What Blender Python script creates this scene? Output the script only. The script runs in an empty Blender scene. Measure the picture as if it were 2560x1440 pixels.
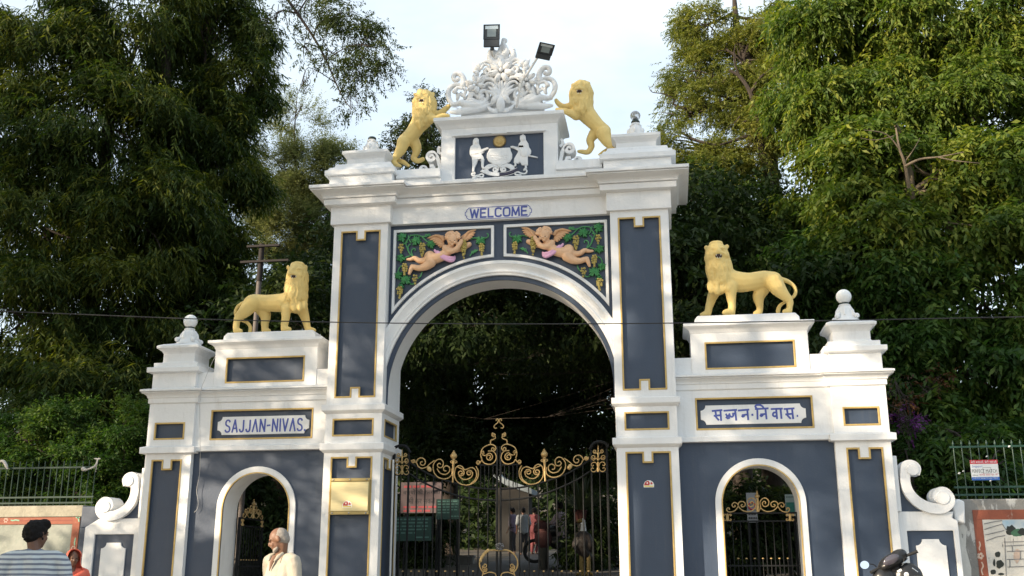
import bpy, bmesh, math, random
import numpy as np
from mathutils import Vector, Matrix, noise
from mathutils.geometry import tessellate_polygon

SC = bpy.context.scene
COL = SC.collection
PI = math.pi

# ------------------------------------------------------------------ camera
FPX = 2562.785
CAM = np.array([2.318, -14.0, 1.55])
RT = np.array([0.98884796, 0.14891874, -0.00170842])
UP = np.array([0.04046345, -0.2576095, 0.9654015])
FW = np.array([-0.14332627, 0.95470443, 0.2607624])
cam_data = bpy.data.cameras.new('camera')
cam = bpy.data.objects.new('camera', cam_data)
COL.objects.link(cam)
cam.matrix_world = Matrix(((RT[0], UP[0], -FW[0], CAM[0]), (RT[1], UP[1], -FW[1], CAM[1]),
                           (RT[2], UP[2], -FW[2], CAM[2]), (0, 0, 0, 1)))
cam_data.sensor_fit = 'HORIZONTAL'
cam_data.sensor_width = 36.0
cam_data.lens = 36.0 * FPX / 2560.0
cam_data.clip_start = 0.1
cam_data.clip_end = 2000
SC.camera = cam

# ------------------------------------------------------------------ light
SUN_EL, SUN_AZ = math.radians(17.0), math.radians(50.0)     # azimuth: to the left of the facade's normal, behind the camera
SUN_DIR = Vector((-math.sin(SUN_AZ) * math.cos(SUN_EL), -math.cos(SUN_AZ) * math.cos(SUN_EL), math.sin(SUN_EL)))
sun_data = bpy.data.lights.new('sun', 'SUN')
sun_data.energy = 5.0
sun_data.angle = math.radians(0.53)
sun_data.color = (1.0, 0.83, 0.62)
sun = bpy.data.objects.new('sun', sun_data)
COL.objects.link(sun)
sun.rotation_euler = SUN_DIR.to_track_quat('Z', 'Y').to_euler()

world = bpy.data.worlds.new('World')
SC.world = world
world.use_nodes = True
wt = world.node_tree
wt.nodes.clear()
w_out = wt.nodes.new('ShaderNodeOutputWorld')
w_bg = wt.nodes.new('ShaderNodeBackground')
w_sky = wt.nodes.new('ShaderNodeTexSky')
w_sky.sky_type = 'NISHITA'
w_sky.sun_disc = False
w_sky.sun_elevation = SUN_EL
w_sky.sun_rotation = math.atan2(SUN_DIR.x, SUN_DIR.y)
w_sky.air_density = 1.0
w_sky.dust_density = 1.6
w_sky.ozone_density = 1.0
w_tc = wt.nodes.new('ShaderNodeTexCoord')
w_map = wt.nodes.new('ShaderNodeMapping')
w_map.inputs['Scale'].default_value = (1.0, 1.0, 2.6)
w_noise = wt.nodes.new('ShaderNodeTexNoise')
w_noise.inputs['Scale'].default_value = 2.2
w_noise.inputs['Detail'].default_value = 7
w_noise.inputs['Roughness'].default_value = 0.55
w_ramp = wt.nodes.new('ShaderNodeValToRGB')
w_ramp.color_ramp.elements[0].position = 0.34
w_ramp.color_ramp.elements[1].position = 0.74
w_ramp.color_ramp.elements[0].color = (0.35, 0.35, 0.35, 1)
w_ramp.color_ramp.elements[1].color = (0.95, 0.95, 0.95, 1)
w_mix = wt.nodes.new('ShaderNodeMixRGB')
w_mix.inputs['Color2'].default_value = (4.9, 5.45, 5.75, 1)      # thin high cloud
wt.links.new(w_tc.outputs['Generated'], w_map.inputs['Vector'])
wt.links.new(w_map.outputs['Vector'], w_noise.inputs['Vector'])
wt.links.new(w_noise.outputs['Fac'], w_ramp.inputs['Fac'])
wt.links.new(w_ramp.outputs['Color'], w_mix.inputs['Fac'])
wt.links.new(w_sky.outputs['Color'], w_mix.inputs['Color1'])
wt.links.new(w_mix.outputs['Color'], w_bg.inputs['Color'])
w_bg.inputs['Strength'].default_value = 0.135
wt.links.new(w_bg.outputs['Background'], w_out.inputs['Surface'])

SC.view_settings.view_transform = 'Standard'
SC.view_settings.look = 'None'
SC.view_settings.gamma = 1.0
SC.view_settings.use_curve_mapping = False
SC.view_settings.exposure = 0.93
SC.render.engine = 'CYCLES'
SC.cycles.max_bounces = 8
SC.cycles.diffuse_bounces = 5
SC.cycles.glossy_bounces = 2
SC.cycles.transmission_bounces = 4
SC.cycles.transparent_max_bounces = 6
SC.cycles.use_denoising = True
SC.cycles.sample_clamp_indirect = 6.0

# ------------------------------------------------------------------ helpers
def at(px, py, Y):
    """the point of the plane y = Y seen at a pixel of the 2560 x 1440 photograph"""
    d = FW + RT * ((px - 1280) / FPX) - UP * ((py - 720) / FPX)
    s = (Y - CAM[1]) / d[1]
    p = CAM + d * s
    return Vector((p[0], p[1], p[2]))

def zoom(ox, oy, s):
    return lambda zx, zy, Y: at(ox + zx / s, oy + zy / s, Y)

def ground_z(x, y):
    """the street climbs a little to the gate, the park path goes on climbing behind it"""
    xs = [-200, -14, -6, -4, -1.2, 0.8, 10, 20, 45, 90]
    zs = [0.0, 0.04, 0.10, 0.20, 0.58, 0.62, 1.35, 1.9, 2.6, 14.0]
    return float(np.interp(y, xs, zs))

MATS = {}
def mat(name, color, rough=0.6, metal=0.0, var=0.0, var_scale=4.0, bump=0.0, bump_scale=60.0, color2=None,
        stain=None, stain_scale=1.2, spec=0.5, trans=0.0, stretch=(1, 1, 1), coat=0.0, streak=None):
    """procedural paint / plaster / metal: noise between two tones, fine relief and optional stains"""
    if name in MATS:
        return MATS[name]
    m = bpy.data.materials.new(name)
    m.use_nodes = True
    nt = m.node_tree
    b = nt.nodes['Principled BSDF']
    b.inputs['Roughness'].default_value = rough
    b.inputs['Metallic'].default_value = metal
    b.inputs['Specular IOR Level'].default_value = spec
    b.inputs['Transmission Weight'].default_value = trans
    b.inputs['Coat Weight'].default_value = coat
    c = (*color, 1)
    b.inputs['Base Color'].default_value = c
    tc = nt.nodes.new('ShaderNodeTexCoord')
    mp = nt.nodes.new('ShaderNodeMapping')
    mp.inputs['Scale'].default_value = stretch
    nt.links.new(tc.outputs['Object'], mp.inputs['Vector'])
    last = None
    if var > 0 or color2:
        n = nt.nodes.new('ShaderNodeTexNoise')
        n.inputs['Scale'].default_value = var_scale
        n.inputs['Detail'].default_value = 6
        n.inputs['Roughness'].default_value = 0.65
        nt.links.new(mp.outputs['Vector'], n.inputs['Vector'])
        r = nt.nodes.new('ShaderNodeValToRGB')
        r.color_ramp.elements[0].position = 0.3
        r.color_ramp.elements[1].position = 0.7
        c2 = (*color2, 1) if color2 else (*[v * (1 - var) for v in color], 1)
        r.color_ramp.elements[0].color = c2
        r.color_ramp.elements[1].color = c
        nt.links.new(n.outputs['Fac'], r.inputs['Fac'])
        last = r.outputs['Color']
    if stain:
        n = nt.nodes.new('ShaderNodeTexNoise')
        n.inputs['Scale'].default_value = stain_scale
        n.inputs['Detail'].default_value = 9
        n.inputs['Roughness'].default_value = 0.72
        mp2 = nt.nodes.new('ShaderNodeMapping')
        mp2.inputs['Scale'].default_value = (2.2, 2.2, 0.7)
        nt.links.new(tc.outputs['Object'], mp2.inputs['Vector'])
        nt.links.new(mp2.outputs['Vector'], n.inputs['Vector'])
        r = nt.nodes.new('ShaderNodeValToRGB')
        r.color_ramp.elements[0].position = stain[1]
        r.color_ramp.elements[1].position = stain[2]
        r.color_ramp.elements[0].color = (0, 0, 0, 1)
        r.color_ramp.elements[1].color = (stain[3],) * 3 + (1,)
        nt.links.new(n.outputs['Fac'], r.inputs['Fac'])
        mx = nt.nodes.new('ShaderNodeMixRGB')
        mx.inputs['Color2'].default_value = (*stain[0], 1)
        if last:
            nt.links.new(last, mx.inputs['Color1'])
        else:
            mx.inputs['Color1'].default_value = c
        nt.links.new(r.outputs['Color'], mx.inputs['Fac'])
        last = mx.outputs['Color']
    if streak:                                  # rain streaks running down the surface
        n = nt.nodes.new('ShaderNodeTexNoise')
        n.inputs['Scale'].default_value = 1.0
        n.inputs['Detail'].default_value = 6
        n.inputs['Roughness'].default_value = 0.7
        mp3 = nt.nodes.new('ShaderNodeMapping')
        mp3.inputs['Scale'].default_value = (11, 11, 0.9)
        nt.links.new(tc.outputs['Object'], mp3.inputs['Vector'])
        nt.links.new(mp3.outputs['Vector'], n.inputs['Vector'])
        r = nt.nodes.new('ShaderNodeValToRGB')
        r.color_ramp.elements[0].position = 0.56
        r.color_ramp.elements[1].position = 0.80
        r.color_ramp.elements[0].color = (0, 0, 0, 1)
        r.color_ramp.elements[1].color = (streak[1],) * 3 + (1,)
        nt.links.new(n.outputs['Fac'], r.inputs['Fac'])
        mx = nt.nodes.new('ShaderNodeMixRGB')
        mx.inputs['Color2'].default_value = (*streak[0], 1)
        nt.links.new(last, mx.inputs['Color1'])
        nt.links.new(r.outputs['Color'], mx.inputs['Fac'])
        last = mx.outputs['Color']
    if last:
        nt.links.new(last, b.inputs['Base Color'])
    if bump > 0:
        n = nt.nodes.new('ShaderNodeTexNoise')
        n.inputs['Scale'].default_value = bump_scale
        n.inputs['Detail'].default_value = 5
        n.inputs['Roughness'].default_value = 0.6
        nt.links.new(mp.outputs['Vector'], n.inputs['Vector'])
        bp = nt.nodes.new('ShaderNodeBump')
        bp.inputs['Strength'].default_value = bump
        bp.inputs['Distance'].default_value = 0.02
        nt.links.new(n.outputs['Fac'], bp.inputs['Height'])
        nt.links.new(bp.outputs['Normal'], b.inputs['Normal'])
    MATS[name] = m
    return m

M_WHITE = mat('white_plaster_paint', (0.80, 0.80, 0.795), 0.55, var=0.05, var_scale=2.5, bump=0.22, bump_scale=22,
              stain=((0.46, 0.44, 0.41), 0.57, 0.80, 0.5), stain_scale=1.9, streak=((0.44, 0.43, 0.41), 0.30))
M_NAVY = mat('navy_wall_paint', (0.039, 0.059, 0.098), 0.5, var=0.10, var_scale=3.0, bump=0.10, bump_scale=45,
             stain=((0.075, 0.088, 0.115), 0.56, 0.80, 0.4), stain_scale=1.4, streak=((0.11, 0.112, 0.115), 0.3))
M_GOLD = mat('gold_trim_paint', (0.58, 0.41, 0.15), 0.42, metal=0.15, var=0.25, var_scale=9, color2=(0.44, 0.29, 0.09))
M_GILT = mat('gilded_iron_paint', (0.60, 0.42, 0.18), 0.4, metal=0.35, var=0.35, var_scale=14, color2=(0.36, 0.23, 0.09))
M_LION = mat('yellow_statue_paint', (0.81, 0.60, 0.215), 0.6, var=0.12, var_scale=5, bump=0.3, bump_scale=30, color2=(0.75, 0.55, 0.20), stain=((0.44, 0.30, 0.11), 0.58, 0.78, 0.45), stain_scale=3.5)
M_IRON = mat('black_iron_paint', (0.009, 0.010, 0.011), 0.6, spec=0.25, var=0.3, var_scale=12, bump=0.2, bump_scale=40)
M_BLUE = mat('blue_sign_paint', (0.05, 0.075, 0.33), 0.55, var=0.35, var_scale=14, color2=(0.09, 0.12, 0.40))
M_DARKMOUTH = mat('dark_red_mouth_paint', (0.035, 0.012, 0.01), 0.5)

def smooth_by_angle(me, ang=0.6):
    me.shade_smooth()
    try:
        me.set_sharp_from_angle(angle=ang)
    except Exception:
        pass

class MB:
    """collects faces in world coordinates, links them as one mesh object"""
    def __init__(s):
        s.v, s.f, s.mi = [], [], []
        s.cm = 0
    def add(s, verts, faces):
        o = len(s.v)
        s.v.extend([tuple(p) for p in verts])
        s.f.extend([tuple(i + o for i in q) for q in faces])
        s.mi.extend([s.cm] * len(faces))
    def box(s, x0, x1, y0, y1, z0, z1, taper=0.0):
        x0, x1 = min(x0, x1), max(x0, x1)
        t = taper
        s.add([(x0, y0, z0), (x1, y0, z0), (x1, y1, z0), (x0, y1, z0),
               (x0 + t, y0 + t, z1), (x1 - t, y0 + t, z1), (x1 - t, y1 - t, z1), (x0 + t, y1 - t, z1)],
              [(3, 2, 1, 0), (4, 5, 6, 7), (0, 1, 5, 4), (1, 2, 6, 5), (2, 3, 7, 6), (3, 0, 4, 7)])
    def plate(s, polys, a0, a1, fn=None, rim=0.0):
        """a flat outline (with holes) in x,z given thickness from y=a0 (front) to y=a1; fn maps (u, v, d) elsewhere"""
        if fn is None:
            fn = lambda u, v, d: (u, d, v)
        P = []
        for k, poly in enumerate(polys):
            area = sum(poly[i][0] * poly[(i + 1) % len(poly)][1] - poly[(i + 1) % len(poly)][0] * poly[i][1] for i in range(len(poly)))
            poly = list(poly)
            if (area > 0) != (k == 0):
                poly.reverse()
            P.append(poly)
        flat = [p for q in P for p in q]
        n = len(flat)
        tris = tessellate_polygon([[Vector((p[0], p[1], 0)) for p in q] for q in P])
        faces = []
        for t in tris:
            a, b, c = (flat[i] for i in t)
            cr = (b[0] - a[0]) * (c[1] - a[1]) - (b[1] - a[1]) * (c[0] - a[0])
            if abs(cr) < 1e-12:
                continue
            t = tuple(t) if cr > 0 else tuple(reversed(t))
            faces.append(t)
            faces.append(tuple(i + n for i in reversed(t)))
        o = 0
        for q in P:
            m = len(q)
            for i in range(m):
                j = (i + 1) % m
                faces.append((o + j, o + i, o + i + n, o + j + n))
            o += m
        s.add([fn(p[0], p[1], a0) for p in flat] + [fn(p[0], p[1], a1) for p in flat], faces)
    def tube(s, pts, r, seg=8, cap=True, flat=1.0, axis=None):
        """round bar along points; r a number or one radius per point; flat squashes it along axis"""
        pts = [Vector(p) for p in pts]
        n = len(pts)
        rr = [r] * n if isinstance(r, (int, float)) else list(r)
        T = []
        for i in range(n):
            t = pts[min(i + 1, n - 1)] - pts[max(i - 1, 0)]
            T.append(t.normalized() if t.length > 1e-9 else Vector((0, 0, 1)))
        ref = Vector((0, 1, 0)) if abs(T[0].y) < 0.9 else Vector((1, 0, 0))
        nrm = (ref - T[0] * ref.dot(T[0])).normalized()
        V, F = [], []
        for i in range(n):
            nrm = (nrm - T[i] * nrm.dot(T[i]))
            nrm = nrm.normalized() if nrm.length > 1e-6 else T[i].orthogonal().normalized()
            bi = T[i].cross(nrm)
            for k in range(seg):
                a = 2 * PI * k / seg
                off = nrm * (math.cos(a) * rr[i] * flat) + bi * (math.sin(a) * rr[i])
                V.append(pts[i] + off)
        for i in range(n - 1):
            for k in range(seg):
                k2 = (k + 1) % seg
                F.append((i * seg + k, i * seg + k2, (i + 1) * seg + k2, (i + 1) * seg + k))
        if cap:
            F.append(tuple(reversed(range(seg))))
            F.append(tuple((n - 1) * seg + k for k in range(seg)))
        s.add(V, F)
    def lathe(s, prof, c, seg=20, square=False):
        """profile (r, z) turned about the vertical through c"""
        V, F = [], []
        n = len(prof)
        for (r, z) in prof:
            for k in range(seg):
                a = 2 * PI * k / seg
                V.append((c[0] + r * math.cos(a), c[1] + r * math.sin(a), c[2] + z))
        for i in range(n - 1):
            for k in range(seg):
                k2 = (k + 1) % seg
                F.append((i * seg + k, i * seg + k2, (i + 1) * seg + k2, (i + 1) * seg + k))
        F.append(tuple(reversed(range(seg))))
        F.append(tuple((n - 1) * seg + k for k in range(seg)))
        s.add(V, F)
    def ball(s, c, r, u=12, v=8, rot=None):
        r = (r, r, r) if isinstance(r, (int, float)) else r
        R = rot if rot is not None else Matrix.Identity(3)
        V, F = [], []
        c = Vector(c)
        V.append(c + R @ Vector((0, 0, r[2])))
        for i in range(1, v):
            th = PI * i / v
            for k in range(u):
                a = 2 * PI * k / u
                V.append(c + R @ Vector((r[0] * math.sin(th) * math.cos(a), r[1] * math.sin(th) * math.sin(a), r[2] * math.cos(th))))
        V.append(c + R @ Vector((0, 0, -r[2])))
        for k in range(u):
            F.append((0, 1 + k, 1 + (k + 1) % u))
        for i in range(v - 2):
            for k in range(u):
                k2 = (k + 1) % u
                F.append((1 + i * u + k, 1 + (i + 1) * u + k, 1 + (i + 1) * u + k2, 1 + i * u + k2))
        e = len(V) - 1
        for k in range(u):
            F.append((e, 1 + (v - 2) * u + (k + 1) % u, 1 + (v - 2) * u + k))
        s.add(V, F)
    def moulding(s, path, prof, closed=True):
        """a profile of (outward offset, z) swept round a plan outline given counter-clockwise seen from above"""
        n = len(path)
        rings = []
        for i in range(n):
            p = Vector(path[i])
            ns = []
            for (a, b) in (((i - 1) % n, i), (i, (i + 1) % n)):
                if not closed and ((i == 0 and a == n - 1) or (i == n - 1 and b == 0)):
                    continue
                d = (Vector(path[b]) - Vector(path[a])).normalized()
                ns.append(Vector((d.y, -d.x)))
            m = (ns[0] + ns[1]) / (1 + ns[0].dot(ns[1])) if len(ns) == 2 else ns[0]
            rings.append([(p.x + m.x * o, p.y + m.y * o, z) for (o, z) in prof])
        k = len(prof)
        V = [q for r in rings for q in r]
        F = []
        for i in range(n if closed else n - 1):
            j = (i + 1) % n
            for t in range(k - 1):
                F.append((i * k + t, j * k + t, j * k + t + 1, i * k + t + 1))
        if closed:
            bot = [Vector((r[0][0], r[0][1], 0)) for r in rings]
            top = [Vector((r[-1][0], r[-1][1], 0)) for r in rings]
            for t in tessellate_polygon([bot]):
                F.append(tuple(i * k for i in t))
            for t in tessellate_polygon([top]):
                F.append(tuple(i * k + k - 1 for i in t))
        s.add(V, F)
    def build(s, name, mats, parent=None, bevel=0.0, smooth=None, base=None, label=None, recalc=True, seg=2):
        org = Vector((0, 0, 0))
        if parent is not None:
            q = parent
            while q is not None:
                org = org + q.location
                q = q.parent
        if base is not None:
            org = Vector(base)
        me = bpy.data.meshes.new(name)
        o3 = np.array(org[:])
        V = np.array(s.v, dtype=float) - o3
        me.from_pydata(V.tolist(), [], s.f)
        mats = mats if isinstance(mats, (list, tuple)) else [mats]
        for m in mats:
            me.materials.append(m)
        if len(mats) > 1:
            me.polygons.foreach_set('material_index', s.mi)
        if recalc:
            bm = bmesh.new()
            bm.from_mesh(me)
            bmesh.ops.recalc_face_normals(bm, faces=bm.faces)
            bm.to_mesh(me)
            bm.free()
        ob = bpy.data.objects.new(name, me)
        COL.objects.link(ob)
        if parent is not None:
            ob.parent = parent
        if base is not None:
            ob.location = base
        if bevel > 0:
            b = ob.modifiers.new('edge', 'BEVEL')
            b.width = bevel
            b.segments = seg
            b.limit_method = 'ANGLE'
            b.angle_limit = math.radians(32)
            b.harden_normals = False
            smooth = 0.6 if smooth is None else smooth
        if smooth:
            smooth_by_angle(me, smooth if smooth is not True else 0.7)
        if label:
            ob['label'] = label
        return ob

def thing(name, label, cat, loc=(0, 0, 0), group=None):
    o = bpy.data.objects.new(name, None)
    o.empty_display_size = 0.3
    COL.objects.link(o)
    o.location = loc
    o['label'] = label
    o['category'] = cat
    if group:
        o['group'] = group
    return o

def tag(o, label, cat, group=None):
    o['label'] = label
    o['category'] = cat
    if group:
        o['group'] = group
    return o

def structure(o):
    o['kind'] = 'structure'
    return o

def spline(pts, sub=6, closed=False):
    """Catmull-Rom through the points"""
    P = [Vector(p) for p in pts]
    n = len(P)
    out = []
    for i in range(n if closed else n - 1):
        g = (lambda k: P[k % n]) if closed else (lambda k: P[min(max(k, 0), n - 1)])
        p0, p1, p2, p3 = g(i - 1), g(i), g(i + 1), g(i + 2)
        for t in range(sub):
            t = t / sub
            out.append(0.5 * ((2 * p1) + (p2 - p0) * t + (2 * p0 - 5 * p1 + 4 * p2 - p3) * t * t + (3 * p1 - p0 - 3 * p2 + p3) * t ** 3))
    if not closed:
        out.append(P[-1])
    return out

def spiral(cx, cy, r0, r1, a0, turns, n=None):
    """2-D spiral points, radius r0 at angle a0 (degrees) running to r1 after the turns (negative = clockwise)"""
    n = n or max(6, int(abs(turns) * 14))
    out = []
    for i in range(n + 1):
        t = i / n
        a = math.radians(a0) + 2 * PI * turns * t
        r = r0 + (r1 - r0) * t
        out.append((cx + r * math.cos(a), cy + r * math.sin(a)))
    return out

def ribbon2d(pts, w):
    """outline polygon of a 2-D stroke of half-width w (number or list)"""
    P = [Vector((p[0], p[1])) for p in pts]
    n = len(P)
    ww = [w] * n if isinstance(w, (int, float)) else w
    Lf, Rt = [], []
    for i in range(n):
        a = P[min(i + 1, n - 1)] - P[i]
        b = P[i] - P[max(i - 1, 0)]
        a = a if a.length > 1e-9 else b
        b = b if b.length > 1e-9 else a
        a, b = a.normalized(), b.normalized()
        n1, n2 = Vector((-a.y, a.x)), Vector((-b.y, b.x))
        m = (n1 + n2) / max(0.45, 1 + n1.dot(n2))
        Lf.append(P[i] + m * ww[i])
        Rt.append(P[i] - m * ww[i])
    return Lf, Rt

def stroke(mb, pts, w, y0, y1):
    """flat painted or moulded stroke as a strip of thin blocks"""
    Lf, Rt = ribbon2d(pts, w)
    n = len(Lf)
    V = []
    for q in (y0, y1):
        for i in range(n):
            V.append((Lf[i].x, q, Lf[i].y))
            V.append((Rt[i].x, q, Rt[i].y))
    F = []
    o = 2 * n
    for i in range(n - 1):
        a, b, c, d = 2 * i, 2 * i + 1, 2 * i + 3, 2 * i + 2
        F += [(a, b, c, d), (a + o, d + o, c + o, b + o), (a, d, d + o, a + o), (b, b + o, c + o, c)]
    F += [(0, o, o + 1, 1), (2 * n - 2, 2 * n - 1, o + 2 * n - 1, o + 2 * n - 2)]
    mb.add(V, F)

def rect(x0, x1, z0, z1):
    x0, x1 = min(x0, x1), max(x0, x1)
    return [(x0, z0), (x1, z0), (x1, z1), (x0, z1)]

def arc(cx, cz, r, a0, a1, n=24):
    return [(cx + r * math.cos(math.radians(a0 + (a1 - a0) * i / n)), cz + r * math.sin(math.radians(a0 + (a1 - a0) * i / n))) for i in range(n + 1)]

def notched(x0, x1, z0, z1, nx0, nx1, top=0.0, bottom=0.0):
    """panel outline with a tab of the frame biting in from the top and / or the bottom"""
    p = [(x0, z0)]
    if bottom:
        p += [(nx0, z0), (nx0, z0 + bottom), (nx1, z0 + bottom), (nx1, z0)]
    p += [(x1, z0), (x1, z1)]
    if top:
        p += [(nx1, z1), (nx1, z1 - top), (nx0, z1 - top), (nx0, z1)]
    p += [(x0, z1)]
    return p

def inset(poly, d):
    """offset an axis-aligned outline inwards by d (counter-clockwise)"""
    P = [Vector(p) for p in poly]
    n = len(P)
    out = []
    for i in range(n):
        a = (P[i] - P[i - 1]).normalized()
        b = (P[(i + 1) % n] - P[i]).normalized()
        na, nb = Vector((-a.y, a.x)), Vector((-b.y, b.x))
        m = (na + nb) / max(0.2, 1 + na.dot(nb))
        out.append((P[i].x + m.x * d, P[i].y + m.y * d))
    return out

def mirror(poly, s):
    return poly if s > 0 else [(-x, z) for (x, z) in reversed(poly)]

def concave_plaque(x0, x1, z0, z1, r, n=6):
    """rectangle with quarter-round bites out of its corners"""
    p = []
    for (cx, cz, a0) in ((x0, z0, 90), (x1, z0, 180), (x1, z1, 270), (x0, z1, 0)):
        p += [(cx + r * math.cos(math.radians(a0 - 90 * i / n)), cz + r * math.sin(math.radians(a0 - 90 * i / n))) for i in range(n + 1)]
    return p
# ================================================================== the gateway
G0 = ground_z(0, 0)
gateway = thing('gateway', 'white and navy arched park gateway with gold trim and two side entrances', 'gateway', (0, 0.4, G0))
REC = 0.05
TRIM = 0.016

def trim_ring(mb, poly, y0, y1, w=TRIM):
    mb.plate([poly, inset(poly, w)], y0, y1)

def framed_panel(parent, poly, yf, depth=REC, fn=None):
    """navy panel at the bottom of a recess with a gold moulding round its edge"""
    m = MB()
    m.plate([inset(poly, -0.004)], yf + depth - 0.006, yf + depth + 0.01, fn)
    p = m.build('panel', M_NAVY, parent)
    t = MB()
    t.plate([inset(poly, -0.008), inset(poly, TRIM)], yf - 0.008, yf + 0.02, fn)
    t.build('gold_trim', M_GOLD, parent, bevel=0.004)
    return p

# ---- main pillars
for s in (-1, 1):
    up = mirror(notched(1.757, 2.347, 3.86, 6.345, 1.992, 2.108, 0.13, 0.13), s)
    mid = mirror(rect(1.766, 2.355, 3.315, 3.55), s)
    low = mirror(notched(1.767, 2.357, 0.95, 3.012, 2.0, 2.115, 0.13, 0.13), s)
    m = MB()
    m.plate([mirror(rect(1.64, 2.47, G0 - 0.3, 6.47), s), up, mid, low], 0.0, REC + 0.004)
    # the face towards the opening carries narrower panels
    smid = rect(0.14, 0.80, 3.315, 3.55)
    slow = notched(0.14, 0.80, 0.95, 3.012, 0.40, 0.53, 0.13, 0)
    side = lambda u, v, d: (s * (1.64 + d), u, v)
    m.plate([rect(REC + 0.004, 0.95, G0 - 0.3, 6.47), smid, slow], 0.0, REC, side)
    m.box(s * (1.64 + REC), s * 2.47, REC + 0.004, 0.95, G0 - 0.3, 6.47)
    pil = m.build('main_pillar', M_WHITE, gateway, bevel=0.006)
    for poly in (up, mid, low):
        framed_panel(pil, poly, 0.0)
    for poly in (smid, slow):
        framed_panel(pil, poly, 0.0, fn=side)
    # string courses
    path = [(1.64, 0.0), (2.47, 0.0), (2.47, 0.95), (1.64, 0.95)]
    if s < 0:
        path = [(-x, y) for (x, y) in reversed(path)]
    for (z0, z1, o) in ((3.075, 3.205, 0.05), (3.63, 3.75, 0.05)):
        b = MB()
        b.moulding(path, [(-0.02, z0 - 0.01), (0.005, z0), (o, z0 + 0.04), (o, z1), (-0.02, z1 + 0.012)])
        b.build('string_course', M_WHITE, pil, bevel=0.006)
    pb = MB()
    pb.moulding(path, [(-0.02, G0 - 0.2), (0.05, G0 - 0.2), (0.05, G0 + 0.16), (0.0, G0 + 0.2), (-0.02, G0 + 0.2)])
    pb.build('base_course', M_NAVY, pil, bevel=0.006)

# ---- entablature: frieze, fascia and big cornice breaking forward over the pillars
path = [(-2.515, 0.97), (-2.515, -0.045), (-1.595, -0.045), (-1.595, 0.09), (1.595, 0.09), (1.595, -0.045), (2.515, -0.045), (2.515, 0.97)]
prof = [(-0.2, 6.452), (0.0, 6.452), (0.0, 6.722), (0.085, 6.735), (0.088, 6.822), (0.068, 6.824), (0.068, 6.833), (0.105, 6.834), (0.105, 6.848), (0.11, 6.868), (0.135, 6.893),
        (0.18, 6.912), (0.235, 6.922), (0.252, 6.928), (0.252, 6.938), (0.226, 6.940), (0.226, 6.951), (0.268, 6.953), (0.268, 7.0), (0.06, 7.035), (-0.2, 7.035)]
m = MB()
m.moulding(path, prof)
entab = m.build('entablature', M_WHITE, gateway, bevel=0.004)

# ---- wall over the big arch
AZ, AR = 3.93, 1.62
m = MB()
poly = [(-1.66, 3.70)] + [(-AR, 3.70)] + arc(0, AZ, AR, 180, 0, 56) + [(AR, 3.70), (1.66, 3.70), (1.66, 6.46), (-1.66, 6.46)]
m.plate([poly], 0.20, 0.66)
arch = m.build('arch_wall', M_WHITE, gateway, smooth=0.5)
m = MB()
m.plate([poly], 0.17, 0.20)
m.build('arch_face', M_NAVY, arch)
m = MB()        # archivolt: fillet, hollow, roll, flat
prof = [(1.685, 0.172), (1.685, 0.128), (1.715, 0.122), (1.72, 0.112), (1.735, 0.106), (1.75, 0.112), (1.755, 0.124), (1.775, 0.124), (1.80, 0.112),
        (1.825, 0.094), (1.84, 0.088), (1.845, 0.08), (1.89, 0.08), (1.895, 0.09), (1.895, 0.172)]
NA = 72
V, F = [], []
for i in range(NA + 1):
    a = math.radians(-8 + 196 * i / NA)
    for (r, y) in prof:
        V.append((r * math.cos(a), y, AZ + r * math.sin(a)))
k = len(prof)
for i in range(NA):
    for t in range(k - 1):
        F.append((i * k + t, i * k + t + 1, (i + 1) * k + t + 1, (i + 1) * k + t))
m.add(V, F)
m.build('archivolt', M_WHITE, arch, smooth=0.5)
for s in (-1, 1):
    R1 = 1.966
    a_in = math.degrees(math.acos(0.072 / R1))
    a_out = math.degrees(math.acos(1.589 / R1))
    outer = [(1.589, 6.381), (0.072, 6.381)] + arc(0, AZ, R1, a_in, a_out, 24)
    w = 0.042
    R2 = R1 + w
    b_in = math.degrees(math.acos((0.072 + w) / R2))
    b_out = math.degrees(math.acos((1.589 - w) / R2))
    inner = [(1.589 - w, 6.381 - w), (0.072 + w, 6.381 - w)] + arc(0, AZ, R2, b_in, b_out, 24)
    m = MB()
    m.plate([mirror(outer, s), mirror(inner, s)], 0.132, 0.172)
    m.build('spandrel_frame', M_WHITE, arch, bevel=0.005)

# ---- attic over the cornice
for s in (-1, 1):
    for (nm, x0, x1, y0, y1, z0, z1, tp) in (('attic_block', 1.57, 2.545, -0.10, 0.95, 7.02, 7.2055, 0), ('attic_slab', 1.52, 2.61, -0.15, 0.98, 7.205, 7.285, 0), ('attic_step', 1.545, 2.585, -0.125, 0.96, 7.284, 7.345, 0.03),
                                             ('attic_step', 1.60, 2.52, -0.03, 0.92, 7.344, 7.43, 0.03), ('attic_block', 0.86, 1.60, 0.05, 0.80, 7.02, 7.1505, 0), ('attic_slab', 0.86, 1.55, 0.0, 0.84, 7.15, 7.29, 0.012)):
        m = MB()
        m.box(s * x0, s * x1, y0, y1, z0, z1, tp)
        m.build(nm, M_WHITE, gateway, bevel=0.007)
for s in (-1, 1):
    m = MB()
    x0, x1, y0, y1 = 1.755, 2.34, 0.08, 0.665
    path = [(x0, y0), (x1, y0), (x1, y1), (x0, y1)]
    if s < 0:
        path = [(-x, y) for (x, y) in reversed(path)]
    m.moulding(path, [(-0.05, 7.42), (0.0, 7.42), (0.0, 7.535), (0.008, 7.545), (0.02, 7.57), (0.05, 7.59), (0.055, 7.60), (0.066, 7.605), (0.066, 7.65), (0.02, 7.672), (-0.14, 7.735), (-0.2, 7.735)])
    m.build('finial_pedestal', M_WHITE, gateway, bevel=0.005)

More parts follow.
